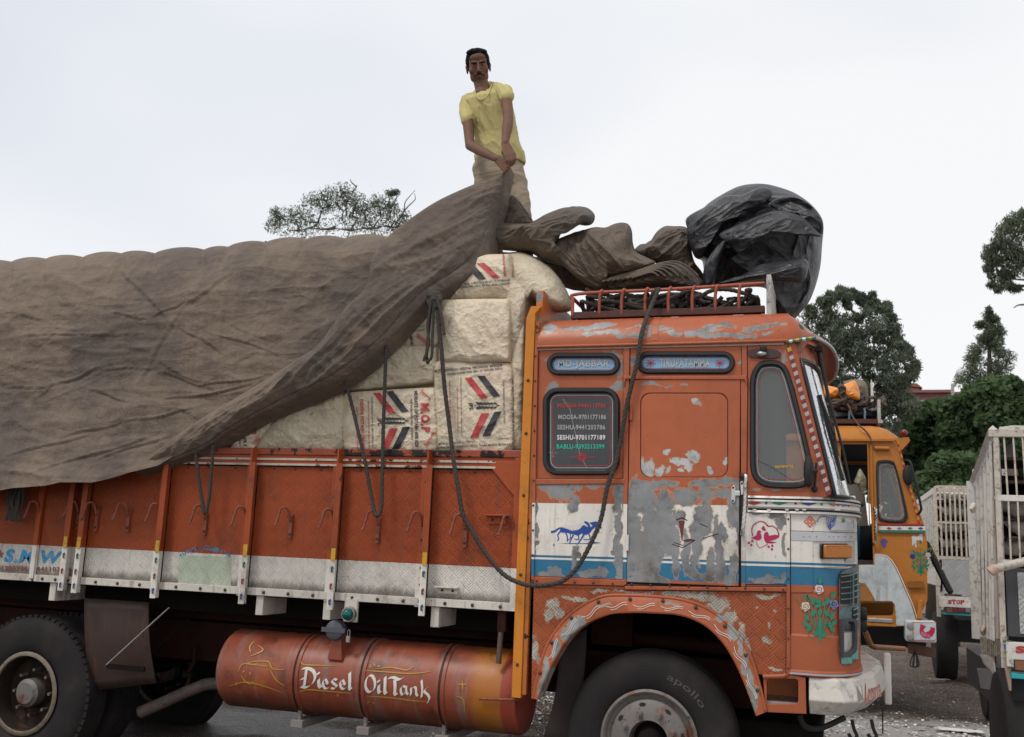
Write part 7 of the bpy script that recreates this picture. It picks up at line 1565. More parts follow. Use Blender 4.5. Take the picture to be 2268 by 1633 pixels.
# bumper with the fish emblem
xb0, xb1 = V(2005, 1400, Y2-.12).x, V(2074, 1400, Y2-.12).x; zb0_, zb1_ = V(2040, 1423, Y2-.12).z, V(2040, 1375, Y2-.12).z
b2_ = part2(MB().box(xb0, xb1, Y2-.12, Y2+.16, zb0_, zb1_), 'bumper', Y_w, bevel=.02); part2(MB().box(xb1-.14, xb1-.02, Y2+.12, Y2+W2+.1, zb0_+.02, zb1_-.01), 'bumper', Y_w, bevel=.02)
fb = lambda x, y: V(*K10(x, y), Y2-.123)
mb = MB(); mb.sheet([(800,345),(835,355),(870,375),(845,395),(838,420),(860,440),(900,425),(925,395),(905,380),(940,382),(970,390),(965,440),(940,480),(905,505),(860,505),(820,485),(798,455),(792,420),(800,380)], fb); part2(mb, 'fish_emblem', M_crim, b2_)
mb = MB()
for k in range(7): band(mb, [(812+k*16, 425+k*7), (822+k*15, 480+k*3)], 3.5, lambda x, y: fb(x, y)+Vector((0, -.001, 0)))
part2(mb, 'fish_stripe', Y_w, b2_); mb = MB()
for k in range(14): a = 325+k*15; mb.add([fb(712, a), fb(712, a+14), fb(732, a+7)], [(0, 1, 2)])
band(mb, [(712, 325), (985, 325)], 7, fb); part2(mb, 'orange_scallop_border', simple('orange_border', (.55, .20, .05), .5), b2_); mb = MB()
for k in range(17): a = 722+k*15; mb.add([fb(a, 538), fb(a+14, 538), fb(a+7, 520)], [(0, 1, 2)])
part2(mb, 'crimson_scallop_border', M_crim, b2_)
for y in (370, 495): p = fb(687, y); part2(MB().lathe([(0, -.01), (.03, -.008), (.035, 0)], tuple(p), 'Y', 12), 'bumper_bolt', M_steel, b2_)
# propped open front grille, hanging chains, chassis, wheels
q = [V(2052, 1205, Y2+.2), V(2104, 1310, Y2+.2), V(2104, 1310, Y2+1.8), V(2052, 1205, Y2+1.8)]; fl2 = MB()
for a, b in ((q[0], q[1]), (q[1], q[2]), (q[2], q[3]), (q[3], q[0])): fl2.tube([a, b], .035, 6)
for k in range(1, 12): fl2.tube([q[0].lerp(q[1], k/12), q[3].lerp(q[2], k/12)], .022, 5)
gf = part2(fl2, 'open_front_grille', M_black); mb = MB(); r = random.Random(4)
for k in range(90): p = q[0].lerp(q[1], r.random()*.55)+Vector((r.uniform(-.03, .05), r.uniform(-.05, .3), r.uniform(-.02, .06))); mb.add([p, p+Vector((r.uniform(-.03, .03), 0, r.uniform(-.03, .03))), p+Vector((r.uniform(-.03, .03), .01, r.uniform(-.03, .03)))], [(0, 1, 2)])
part2(mb, 'yellow_tinsel', M_yel, gf)['kind'] = 'stuff'
part2(MB().box(xl2-3, V(2060, 1430, Y2).x, Y2+.5, Y2+.6, V(1950, 1440, Y2).z, V(1950, 1395, Y2).z), 'chassis_rail', M_black); part2(MB().box(xl2-3, V(2040, 1430, Y2).x, Y2+1.5, Y2+1.6, V(1950, 1440, Y2).z, V(1950, 1395, Y2).z), 'chassis_rail', M_black)
part2(MB().hexa([V(2010,1447,Y2+.1), V(2072,1458,Y2+.1), V(2072,1458,Y2+.25), V(2010,1447,Y2+.25), V(2010,1424,Y2+.1), V(2072,1436,Y2+.1), V(2072,1436,Y2+.25), V(2010,1424,Y2+.25)]), 'bumper_bracket', simple('brown_bracket', (.14, .07, .045), .8), bevel=.01)
mb = MB()
for k in range(7): a = k*.9; mb.tube(smooth_path([V(2027, 1440, Y2), V(2026, 1457, Y2)+Vector((.03*math.cos(a), .03*math.sin(a), 0)), V(2025, 1474, Y2)+Vector((.045*math.cos(a), .045*math.sin(a), 0)), V(2025, 1478, Y2)], 4), .006, 4)
part2(mb, 'hanging_tassel', M_black)
wheel((V(1800, 1400, Y2).x, Y2+.15, .5), .5, front=True, parent=yt); wheel((V(1800, 1400, Y2).x, Y2+1.9, .5), .5, front=False, parent=yt)
pp = [V(*K10(95, 320), 8.6), V(*K10(180, 450), 8.6), V(*K10(230, 570), 8.6), V(*K10(270, 605), 8.6), V(*K10(330, 610), 8.8), V(*K10(620, 628), 9.6)]
pip = MB().tube(smooth_path(pp, 6), .022, 8).build('bent_pipe', simple('rusty_orange_pipe', (.30, .11, .03), .6, var=.4, dirt=(.08, .05, .04)), None, smooth=60); tag(pip, 'bent rusty orange pipe sticking out between the two trucks in front of the bumper', 'pipe')
# back part of the yellow truck and its load, mostly hidden
part2(MB().box(xl2-4, xl2+.1, Y2-.02, Y2+W2, 1.2, 2.3), 'cargo_body', Y_o)
# things on the yellow truck's roof
zrk = V(1900, 934, Y2+.3).z
r2 = MB().box(V(1780, 930, Y2+.3).x, V(1948, 935, Y2+.3).x, Y2+.3, Y2+2.0, zrk-.02, zrk+.03); part2(r2, 'roof_rack', M_bar); part2(MB().box(V(1944, 930, Y2+.3).x, V(1951, 930, Y2+.3).x, Y2+.28, Y2+1.5, V(1950, 938, Y2+.3).z, V(1944, 886, Y2+.3).z), 'end_board', bw, bevel=.004)
part2(MB().box(V(1800, 930, Y2+.3).x, V(1940, 935, Y2+.3).x, Y2+.4, Y2+1.9, zr2-.02, zrk-.02), 'rack_foot', M_black)
tb = lump([K8(480,520), K8(500,485), K8(600,478), K8(720,476), K8(820,482), K8(868,505), K8(872,545), K8(860,566), K8(700,570), K8(500,568)], Y2+.7, .28, .01, 3, 51, nr=30, na=60).build('inner_tube', M_rubber, None, smooth=180); tag(tb, 'fat black inner tube lying flat on the yellow truck roof rack', 'inner tube')
mb = MB(); rr = random.Random(8)
for k in range(20):
    c = V(rr.uniform(1848, 1915), rr.uniform(888, 900), Y2+rr.uniform(.3, .7)); a0 = rr.uniform(0, 6); R0 = rr.uniform(.12, .28); mb.tube(smooth_path([c+Vector((R0*1.1*math.cos(a0+t), R0*.5*math.sin(a0+t), .05*math.sin(t*2+k))) for t in np.linspace(0, rr.uniform(3, 5.5), 10)], 4), .022, 6, lobes=2, twist=40)
M_rope2 = simple('brown_coir_rope', (.10, .075, .058), .95, var=.5, scale=30, bump=.006, bscale=90); o = mb.build('rope_coil', M_rope2, None, smooth=60); tag(o, 'heap of brown coir rope on top of the inner tube', 'rope pile', kind='stuff')
M_orng = simple('orange_plastic_sheet', (.75, .27, .04), .45, var=.25, dirt=(.30, .10, .03), scale=8, bump=.01, bscale=14)
bd_ = thing('orange_bundle', V(1865, 880, Y2+.5), 'bright orange plastic sheet bundle tied in the middle, on the yellow truck roof', 'bundle')
lump([K8(400,290), K8(440,292), K8(500,305), K8(530,320), K8(540,360), K8(530,400), K8(470,398), K8(420,390), K8(390,350)], Y2+.5, .2, .02, 4, 61, nr=24, na=50).build('sheet_lobe', M_orng, bd_, smooth=180)
lump([K8(545,300), K8(600,270), K8(658,252), K8(690,310), K8(703,370), K8(700,412), K8(640,415), K8(580,400), K8(548,370)], Y2+.45, .22, .02, 4, 62, nr=24, na=50).build('sheet_lobe', M_orng, bd_, smooth=180)
kt = lump([K8(520,290), K8(560,280), K8(590,310), K8(580,345), K8(600,400), K8(590,450), K8(560,440), K8(545,400), K8(530,350)], Y2+.28, .05, .04, 9, 63, nr=20, na=50).build('rope_knot', M_rope2, None, smooth=60); tag(kt, 'shaggy brown rope knotted round the orange bundle', 'knot')
gr_ = lump([K8(560,270), K8(620,245), K8(700,242), K8(745,262), K8(765,310), K8(768,390), K8(750,425), K8(700,420), K8(660,300)], Y2+.9, .25, .015, 4, 64, nr=24, na=50).build('grey_tarpaulin_roll', M_tarp, None, smooth=180); tag(gr_, 'grey rolled tarpaulin behind the orange bundle on the yellow truck', 'tarpaulin')
bl_ = lump([K8(705,378), K8(735,376), K8(742,410), K8(712,418)], Y2+.55, .06, .02, 8, 65, nr=8, na=24).build('blue_sheet', M_navy, None, smooth=180); tag(bl_, 'small scrap of blue plastic sheet beside the orange bundle', 'plastic sheet')
bdk = MB().hexa([V(*K8(790,430), Y2+.6), V(*K8(822,425), Y2+.6), V(*K8(822,425), Y2+.64), V(*K8(790,430), Y2+.64), V(*K8(790,250), Y2+.6), V(*K8(796,238), Y2+.6), V(*K8(796,238), Y2+.64), V(*K8(790,250), Y2+.64)]).build('thin_white_board', M_vinyl_w, None); tag(bdk, 'thin white pointed board standing upright beside the grey roll', 'board')
rope([V(*K8(600, 440), Y2+.25), V(*K8(620, 480), Y2+.2), V(*K8(640, 540), Y2+.1), V(*K8(690, 610), Y2-.02), V(*K8(750, 665), Y2-.03), V(*K8(785, 715), Y2-.04), V(*K8(800, 770), Y2-.04)], .011, 'thin brown rope dangling over the roof edge of the yellow truck', mat=M_rope2)
# the tube ties
for x in (608, 735): part2(MB().tube(smooth_path([V(*K8(x, 478), Y2+.42), V(*K8(x+6, 500), Y2+.40), V(*K8(x+6, 566), Y2+.42)], 4), .012, 6), 'blue_tie', simple('pale_blue_cord', (.25, .45, .55), .6))

# =====================================================================
# cage trucks with hens
M_cage = simple('dirty_white_cage_paint', (.62, .60, .56), .55, var=.18, dirt=(.22, .15, .10), scale=11); M_cager = simple('rust_flaked_cage_paint', (.50, .45, .38), .6, var=.25, dirt=(.13, .06, .04), scale=16); M_shelf = simple('rusty_shelf', (.055, .03, .024), .8, var=.4)
M_gal = M('grey_tread_plate', (.40, .40, .40), .45, .5); q_, gx, gy, gz = M_gal.pos(); M_gal.bump(plate_height(M_gal, gx, gz, .12), .004, .8); M_gal = M_gal.done(); M_teals = simple('turquoise_paint', (.02, .36, .40), .5, var=.25, dirt=(.06, .12, .14), scale=8); M_feather = simple('white_feathers', (.78, .72, .62), .85, var=.25, scale=14, bump=.01, bscale=60, obj=True); M_comb = simple('red_comb', (.42, .03, .02), .6)
def hen(loc, rz, s=1., label='white hen'):
    r = thing('hen', loc, label, 'hen', 'white hens in the cages'); b = MB(); o = Vector(loc); P = lambda x, y, z: o+Vector((x*math.cos(rz)-y*math.sin(rz), x*math.sin(rz)+y*math.cos(rz), z))*s
    t = MB().ball((0, 0, 0), 1, 14, 10, (.16, .10, .10)); b.add([P(v.x, v.y, v.z+.11+.25*v.x*(v.x < 0)*-1*.6) for v in t.v], t.f); cap(b, P(.10, 0, .15), .055*s, P(.17, 0, .24), .03*s, 8); cap(b, P(-.12, 0, .13), .05*s, P(-.22, 0, .20), .02*s, 8)
    t = MB().ball((0, 0, 0), .036, 10, 8); b.add([P(v.x+.18, v.y, v.z+.265) for v in t.v], t.f); bake(b, .02*s, 2, lambda v, n_: .012*noise.noise(v*18)).build('feathered_body', M_feather, r, smooth=180)
    MB().hexa([P(.21, -.008, .25), P(.245, 0, .248), P(.245, .001, .249), P(.21, .008, .25), P(.21, -.006, .265), P(.235, 0, .258), P(.235, .001, .258), P(.21, .006, .265)]).build('beak', M_amber, r)
    MB().hexa([P(.15, -.004, .29), P(.21, -.004, .285), P(.21, .004, .285), P(.15, .004, .29), P(.155, -.002, .325), P(.205, -.002, .315), P(.205, .002, .315), P(.155, .002, .325)]).build('comb', M_comb, r); return r
def place_hen(proto, loc, rz, label):
    c = copy_tree(proto); c.location = loc; c.rotation_euler = (0, 0, rz); c['label'] = label; return c
# far cage truck
Y3 = 15.
ct = thing('cage_truck', (V(2110, 1400, Y3).x+.6, Y3+2, 0), 'farther white cage truck full of hens, half hidden behind the nearer one', 'truck', 'poultry cage trucks')
def cg(mb, name, mat, par, **k): return mb.build(name, mat, par, **k)
def bx3(x0, y0, x1, y1, Y, d=.05): a, b = V(x0, y0, Y), V(x1, y1, Y); return MB().box(a.x, b.x, Y, Y+d, a.z, b.z)
xR = V(2400, 1200, Y3).x; zt3 = V(2068, 1081, Y3).z; zmid = V(2100, 1155, Y3).z; zbt3 = V(2100, 1232, Y3).z; xL = V(2068, 1100, Y3).x
for z, d in ((zt3, .05), (zmid, .03), (zbt3, .05)): cg(MB().box(xL, xR, Y3, Y3+.05, z-d, z), 'cage_rail', M_cager, ct)
for v in list(range(2068, 2068+1))+[2082+k*10.8 for k in range(28)]:
    a = V(v, 1150, Y3).x; wdt = .05 if v == 2068 else .022; cg(MB().box(a, a+wdt, Y3-.004, Y3+.03, zbt3 if v != 2068 else .9, zt3-.002), 'cage_bar', M_cager, ct)
for k in range(14):     # left side
    Y = Y3+.25+k*.28; cg(MB().box(xL-.005, xL+.03, Y, Y+.10, zbt3-.3, zt3), 'side_slat', M_cage, ct)
cg(MB().box(xL-.01, xL+.05, Y3, Y3+4.2, zt3-.08, zt3), 'side_rail', M_cage, ct); cg(MB().box(xL-.01, xL+.05, Y3, Y3+4.2, zbt3-.4, zbt3-.2), 'side_rail', M_cage, ct)
tiers = [V(2110, y, Y3).z for y in (1107, 1143, 1181, 1216)]
for z in tiers: cg(MB().box(xL+.05, xR, Y3+.08, Y3+4, z-.03, z), 'shelf', M_shelf, ct)
for k in range(10): cg(MB().box(xL+.05, xR, Y3+.1+k*.4, Y3+.14+k*.4, zt3+.02, zt3+.045+.02*math.sin(k)), 'top_bar', M_cager, ct)
cg(MB().box(xL+.06, xR, Y3+.7, Y3+4, zbt3, zt3-.4), 'cage_core', M_shelf, ct)
cg(bx3(2086, 1239, 2155, 1318, Y3), 'tread_plate_door', M_gal, ct); cg(bx3(2083, 1234, 2400, 1324, Y3+.03, .1), 'door_frame', M_frame, ct); cg(bx3(2160, 1239, 2230, 1318, Y3), 'tread_plate_door', M_gal, ct)
cg(bx3(2080, 1320, 2400, 1361, Y3-.05, .3), 'rear_board', M_cage, ct); cg(bx3(2090, 1361, 2400, 1374, Y3-.06, .3), 'turquoise_bumper', M_teals, ct)
lmp = cg(bx3(2094, 1344, 2151, 1359, Y3-.07, .03), 'tail_lamp', M_black, ct)
for x0, x1, m_ in ((2096, 2110, simple('dull_amber_lens', (.20, .07, .03), .3)), (2111, 2121, simple('dull_red_lens', (.14, .02, .025), .3)), (2122, 2137, simple('dull_red_lens', (.14, .02, .025), .3)), (2138, 2149, simple('dull_grey_lens', (.18, .17, .18), .3))): cg(bx3(x0, 1346, x1, 1357, Y3-.08, .02), 'lens', m_, lmp)
def stop(root, x0, x1, y0, y1, Y):
    # fat seriffed letters: each letter its own part
    n = 4; w = (x1-x0)/4.2
    for i, ch in enumerate('STOP'):
        mb = MB(); a = x0+i*(x1-x0)/4; lettering(mb, ch, quadmap([V(a, y1, Y), V(a+w, y1, Y), V(a+w, y0, Y), V(a, y0, Y)]), .06); 
        if ch in 'TP': band(mb, [(a+w*(.25 if ch == 'T' else -.05), y1), (a+w*(.75 if ch == 'T' else .4), y1)], (y1-y0)*.16, lambda x, y: V(x, y, Y-.0006))
        cg(mb, 'stop_letter', M_red, root)
stop(ct, 2099, 2137, 1329, 1338, Y3-.053)
wheel((V(2094, 1400, Y3).x, Y3+.75, .47), .47, front=False, parent=ct)
tw = MB().lathe([(0, 0), (.3, 0), (.42, .02), (.45, .06), (.45, .24), (.42, .28), (0, .28)], (0, 0, 0), 'X', 40)
def sidewheel(root, x, Y, z, s=1., w_=1.):     # wheel whose axle lies across, seen from behind
    t = MB(); t.v = [Vector((v.x*s*w_+x, v.y*s+Y, v.z*s+z)) for v in tw.v]; t.f = tw.f; return cg(t, 'wheel', M_tyre, root, smooth=40)
for o in list(ct.children):
    if o.name.startswith('wheel'): 
        for c_ in list(o.children): bpy.data.objects.remove(c_)
        bpy.data.objects.remove(o)
xw = V(2076, 1420, Y3).x; sidewheel(ct, xw, Y3+.75, .47, 1.04); sidewheel(ct, xR-.5, Y3+.75, .47, 1.04); cg(MB().box(xw+.3, xR-.4, Y3+.5, Y3+3.5, .55, .85), 'chassis', M_black, ct)
hp = V(2100, 1139, Y3+.25); hens = [((2100, 1140, .25), 0.3), ((2128, 1142, .25), 3.3), ((2150, 1141, .3), 2.9), ((2096, 1179, .3), .2), ((2122, 1179, .25), 3.), ((2146, 1178, .3), .4), ((2100, 1214, .25), 3.3), ((2124, 1213, .25), .1), ((2147, 1214, .25), 2.8), ((2095, 1106, .25), .1), ((2118, 1105, .25), 3.2), ((2140, 1106, .3), .3)]
tn_ = ['second', 'third', 'lowest', 'top']; hl_ = []
proto = None
for i, ((x, y, dy), rz) in enumerate(hens):
    tier = tn_[i//3]; z = tiers[{0: 1, 1: 2, 2: 3, 3: 0}[i//3]]; loc = Vector((V(x, y, Y3+dy).x, Y3+dy, z)); lab = 'white hen on the %s tier of the farther cage, %s' % (tier, ('at the left', 'in the middle', 'at the right')[i % 3])
    if proto is None: proto = hen(loc, 0, .66, lab); proto.rotation_euler = (0, 0, rz)
    else: place_hen(proto, loc, rz, lab)
# near cage truck
Y4 = 7.2
c4 = thing('cage_truck', (V(2260, 1400, Y4).x+.5, Y4+1.5, 0), 'nearer white cage truck at the right edge with a tall rusty corner post', 'truck', 'poultry cage trucks')
x4 = V(2199, 1150, Y4).x; x4b = V(2211, 1150, Y4).x; x4r = x4+1.9; z4t = V(2199, 951, Y4).z; z4m = V(2230, 1104, Y4).z; z4b = V(2230, 1244, Y4).z
cg(MB().hexa([V(2218,1480,Y4), V(2232,1480,Y4), V(2232,1480,Y4+.05), V(2218,1480,Y4+.05), V(2199,951,Y4), V(2211,951,Y4), V(2211,951,Y4+.05), V(2199,951,Y4+.05)]), 'corner_post', M_cager, c4, bevel=.003)
cg(MB().box(x4, x4r, Y4-.006, Y4+.05, z4t-.05, z4t), 'cage_rail', M_cager, c4, bevel=.003); cg(MB().box(x4b, x4r, Y4-.0, Y4+.04, z4m-.018, z4m+.022), 'cage_rail', M_cage, c4, bevel=.003); cg(MB().box(x4b, x4r, Y4, Y4+.04, z4b-.02, z4b+.012), 'cage_rail', M_cage, c4, bevel=.003)
def bar4(xt, yt_, xb, yb_, wd=4.5): cg(MB().hexa([V(xb, yb_, Y4+.004), V(xb+wd, yb_, Y4+.004), V(xb+wd, yb_, Y4+.03), V(xb, yb_, Y4+.03), V(xt, yt_, Y4+.004), V(xt+wd, yt_, Y4+.004), V(xt+wd, yt_, Y4+.03), V(xt, yt_, Y4+.03)]), 'cage_bar', M_cager, c4, bevel=.003)
for k in range(10): bar4(2221+k*20.5, 965, 2230+k*20.5, 1099)
for k in range(10): bar4(2231+k*20.5, 1108, 2237+k*20.5, 1240)
# slanting side of posts
for k, (vx, yt_, yb_) in enumerate(((2192, 966, 1420), (2186, 985, 1418), (2179, 1005, 1416), (2171, 1028, 1414), (2163, 1050, 1412))):
    Yk = Y4+.18+k*.28; cg(MB().hexa([V(vx+6, yb_, Yk), V(vx+12, yb_, Yk), V(vx+12, yb_, Yk+.06), V(vx+6, yb_, Yk+.06), V(vx-2, yt_, Yk), V(vx+5, yt_, Yk), V(vx+5, yt_, Yk+.06), V(vx-2, yt_, Yk+.06)]), 'side_post', M_cage, c4, bevel=.004)
a, b = V(2199, 951, Y4+.03), V(2155, 1066, Y4+1.6); mb = MB().tube([a, b], .028, 4); cg(mb, 'slanting_side_rail', M_cage, c4); a, b = V(2155, 1066, Y4+1.6), V(2168, 1415, Y4+1.6); cg(MB().tube([a, b], .05, 4), 'side_post', M_cage, c4)
sp = [V(2203, 975, Y4+.06), V(2160, 1075, Y4+1.55), V(2172, 1412, Y4+1.55), V(2222, 1416, Y4+.06)]; cg(MB().add([*sp, *[p+Vector((.03, 0, 0)) for p in sp]], [(0, 1, 2, 3), (4, 7, 6, 5), (0, 3, 7, 4), (1, 5, 6, 2), (0, 4, 5, 1), (3, 2, 6, 7)]), 'side_sheet', M_cage, c4)
bp4 = [V(2170, 1412, Y4+1.3), V(2222, 1418, Y4-.01), V(2226, 1455, Y4-.01), V(2173, 1449, Y4+1.3)]; dc = M('woven_colour_band', (.5, .48, .4), .6); dP, dx_, dy_, dz_ = dc.pos(); dc.mix(((dy_*60).f('SINE')*(dz_*70).f('SINE')) > .1, (.06, .12, .05)); dc.mix(((dy_*83+dz_*50).f('SINE')) > .6, (.45, .30, .04)); dc.mix(((dy_*71-dz_*40).f('SINE')) > .75, (.04, .10, .30)); M_deco = dc.done()
cg(MB().add([*bp4, *[p+Vector((.05, 0, 0)) for p in bp4]], [(0, 1, 2, 3), (4, 7, 6, 5), (0, 3, 7, 4), (1, 5, 6, 2), (0, 4, 5, 1), (3, 2, 6, 7)]), 'colour_woven_band', M_deco, c4)
cg(MB().tube([V(2197, 1262, Y4-.08), V(2300, 1236, Y4-.08)], .028, 10), 'pipe_handle', M_cager, c4, smooth=60); cg(MB().tube([V(2193, 1268, Y4-.08), V(2206, 1258, Y4-.08)], .034, 10), 'pipe_grip', simple('pinkish_grip', (.50, .33, .27), .6), c4, smooth=60)
cg(bx3(2226, 1258, 2420, 1421, Y4+.0, .05), 'door_frame', simple('charcoal_frame', (.05, .05, .055), .6), c4, bevel=.004); cg(bx3(2253, 1268, 2400, 1412, Y4-.006, .005), 'tread_plate_door', M_gal, c4)
cg(bx3(2228, 1422, 2420, 1490, Y4-.03, .1), 'rear_board', M_cage, c4, bevel=.004); cg(bx3(2240, 1491, 2420, 1516, Y4-.05, .12), 'turquoise_bumper', M_teals, c4, bevel=.004); l4 = cg(bx3(2246, 1461, 2330, 1489, Y4-.05, .02), 'tail_lamp', M_black, c4); cg(bx3(2248, 1463, 2300, 1487, Y4-.062, .012), 'lens', simple('dull_orange_lens', (.22, .09, .04), .3), l4)
stop(c4, 2249, 2340, 1431, 1447, Y4-.034)
br = [V(2221, 1456, Y4), V(2240, 1456, Y4), V(2240, 1530, Y4), V(2236, 1530, Y4)]; cg(MB().add([*br, *[p+Vector((0, .05, 0)) for p in br]], [(0, 1, 2, 3), (4, 7, 6, 5), (0, 3, 7, 4), (1, 5, 6, 2), (3, 2, 6, 7)]), 'rear_bracket', simple('worn_brown_bracket', (.34, .24, .17), .6, dirt=(.1, .06, .04)), c4)
pw4 = V(2217, 1620, Y4+.35); cg(MB().box(x4b+.05, x4r, Y4+.1, Y4+2.5, .62, .9), 'chassis', M_black, c4)
for xx, yy, s in ((V(2210, 1560, Y4+.3).x, Y4+.45, 1.02), (V(2172, 1480, 12.).x, 12., .82)): sidewheel(c4, xx, yy, .46*s, s, .9)
mg4 = [V(2172, 1450, Y4+1.2), V(2200, 1452, Y4+.7), V(2206, 1500, Y4+.7), V(2180, 1470, Y4+1.2)]; cg(MB().add(mg4, [(0, 1, 2, 3)]), 'mudguard', M_cage, c4, solid=.01); cg(MB().lathe([(.0, -.08), (.08, -.08), (.10, .05), (.09, .05), (.07, -.06)], tuple(V(2198, 1500, Y4+.9)), 'Z', 16), 'plastic_bucket', simple('grey_bucket', (.22, .21, .22), .5), c4, smooth=40)
rb = MB()
for k in range(4): rb.box(V(2172, 1450, Y4+1.2).x+.01+k*.024, V(2172, 1450, Y4+1.2).x+.022+k*.024, Y4+1.1, Y4+1.11, V(2172, 1468, Y4+1.1).z, V(2172, 1450, Y4+1.1).z)
cg(rb, 'red_striped_flap', M_red, c4)
z4tiers = [V(2240, y, Y4).z for y in (1010, 1062, 1098, 1145, 1190, 1235)]
for z in z4tiers: cg(MB().box(x4b+.06, x4r, Y4+.08, Y4+.75, z-.02, z), 'shelf', M_shelf, c4)
cg(MB().box(x4b+.12, x4r, Y4+.68, Y4+.8, z4b, z4t-.25), 'cage_core', M_shelf, c4)
for k in range(3): cg(MB().box(x4b+.05+.06*k, x4r, Y4+.1+k*.2, Y4+.14+k*.2, z4t+.0+.03*k, z4t+.03+.03*k), 'top_bar', M_cage, c4)
for k, (vx, z, rz, lab) in enumerate(((2252, z4tiers[3], .3, 'white hen in the nearer cage just above the middle shelf'), (2245, z4tiers[5], 2.9, 'white hen in the nearer cage on the lowest shelf by the post'), (2266, z4tiers[4], .1, 'white hen in the nearer cage cut by the right picture edge'))): place_hen(proto, Vector((V(vx, 1150, Y4+.25).x, Y4+.25, z)), rz, lab)
# rag of feathers and hen feet poking from the side
for i, (x, y, Yq, lab) in enumerate(((2155, 1125, Y4+1.2, 'tuft of white feathers stuck at the side of the nearer cage'), (2178, 1395, Y4+.8, 'pinkish hen head poking out low between the side posts'), (2161, 1048, Y4+1.6, 'white plastic scrap knotted at the top end of the slanting rail'))):
    o = lump([(x-6, y-8), (x+3, y-12), (x+8, y-2), (x+5, y+10), (x-3, y+12), (x-8, y+2)], Yq, .04, .015, 12, 71+i, nr=12, na=30).build(('feather_tuft', 'hen', 'plastic_scrap')[i], M_feather if i != 1 else simple('pale_pink_skin', (.50, .36, .30), .7), None, smooth=180); tag(o, lab, ('feathers', 'hen', 'plastic scrap')[i])
# =====================================================================
# GROUND
gm = M('wet_dirt_ground', (.125, .080, .056), .8, spec=.25); gP, gx, gy, gz = gm.pos(); g1 = gm.noise(.6, 6, .65); g2 = gm.noise(5, 8, .7)
gm.mix(g1.step(.4, .65)*.6, (.055, .038, .030)); gm.mul(g2*1.5+.25); gm.mul(gm.noise(22, 6, .75)*1.3+.35)
# chalky white litter is thick in a belt in front of the trucks and thin behind them
fl_n = gm.noise(9, 9, .72); big = gm.noise(.9, 4, .6); belt_m = (gx+2.5).step(0, 1.2)*(gy-12.0).step(0, -1.)+(big-.5)*.5
sp_ = gm.voro(38, rnd=1.); sp2 = gm.voro(95)
gm.mix(((fl_n+big*.45) > .665)*(belt_m*.9+.04).sat(), (.62, .60, .59)); gm.mix((sp_ < .26)*(fl_n > .42)*.9, (.50, .47, .43)); gm.mix((sp2 < .27)*(big > .36)*.8, (.42, .40, .38))
wet = gm.noise(.8, 3, .5).step(.40, .52)*(-1*gx-1.6).step(0, 1.0); gm.mul(1-wet*.65); gm.rough((.75-wet*.45+g2*.1).sat()); gm.bump(g2, .06, 1.); gm.bump(gm.noise(40, 5, .7), .015, 1.); M_ground = gm.done()
NG = 150
def gfn(u, v):
    x = (u-.5)*2; y = v; X = math.copysign(abs(x)**3, x)*600; Y = -60+v**2.2*900
    return (X, Y, 0)
def gz_(x, y): return -.13*min(1, max(0, (-3.2-x)/1.2))+.035*noise.noise(Vector((x*.7, y*.7, 0)))+.03*noise.noise(Vector((x*2.3, y*2.3, 4)))+.022*noise.noise(Vector((x*6, y*6, 9)))
big_ = MB(); big_.add([(-600, -60, -.03), (600, -60, -.03), (600, 1200, -.03), (-600, 1200, -.03)], [(0, 1, 2, 3)])
near = MB().grid(lambda u, v: (lambda x, y: (x, y, .004+gz_(x, y)*min(1, 8*min(u, 1-u, v, 1-v))-.03*(min(u, 1-u, v, 1-v) < .002)))(-11+24*u, 2.5+26*v), 300, 320)
gr0 = big_.build('ground', M_ground, None); tag(gr0, kind='structure'); gr1 = near.build('ground', M_ground, None, smooth=180); tag(gr1, kind='structure')
rr = random.Random(21); mb = MB()
for k in range(11000):
    if k < 8000: x = rr.uniform(-4.5, 3.6); y = rr.gauss(10.1, .9)
    else: x = rr.uniform(-7, 5); y = rr.uniform(8, 15)
    s = rr.choice((.004, .006, .006, .009, .016))*rr.uniform(.7, 1.2)*(1 if y < 9 else 1.2); a = rr.uniform(0, 6.28); z = .010+gz_(x, y); p = [Vector((x+s*math.cos(a+q)*rr.uniform(.6, 1.3), y+s*math.sin(a+q)*rr.uniform(.6, 1.3), z+rr.uniform(0, s))) for q in (0, 1.57, 3.14, 4.71)]
    mb.add(p, [(0, 1, 2, 3)])
tag(mb.build('litter_flakes', simple('chalky_white_litter', (.62, .59, .56), .8, var=.35, scale=3), None), 'white feather and chalk flakes scattered over the dark ground', 'litter', kind='stuff')
for i, (x, y, L_, W_, a, m_, lab) in enumerate(((1690, 1628, .20, .10, .1, M_vinyl_w, 'flat white slab scrap lying under the front bumper, leftmost'), (2128, 1622, .2, .07, .0, M_vinyl_w, 'flat white scrap lying near the bottom edge right of the bumper'), (2080, 1508, .14, .05, .3, M_steel, 'crumpled grey rag on the dark ground between bumper and wheels'), (2290-140, 1452, .25, .03, -.2, M_steel, 'pale strip of rubbish beside the far truck wheel'))):
    c = VZ(x, y, .03); pts = []
    mb = MB().grid(lambda u, v: c+Vector(((u-.5)*L_*2*math.cos(a)-(v-.5)*W_*2*math.sin(a), (u-.5)*L_*2*math.sin(a)+(v-.5)*W_*2*math.cos(a), .02+.02*noise.noise(Vector((u*4, v*3, i))))), 10, 6); tag(mb.build('rubbish_scrap', m_, None, smooth=180, solid=.006), lab, 'rubbish')

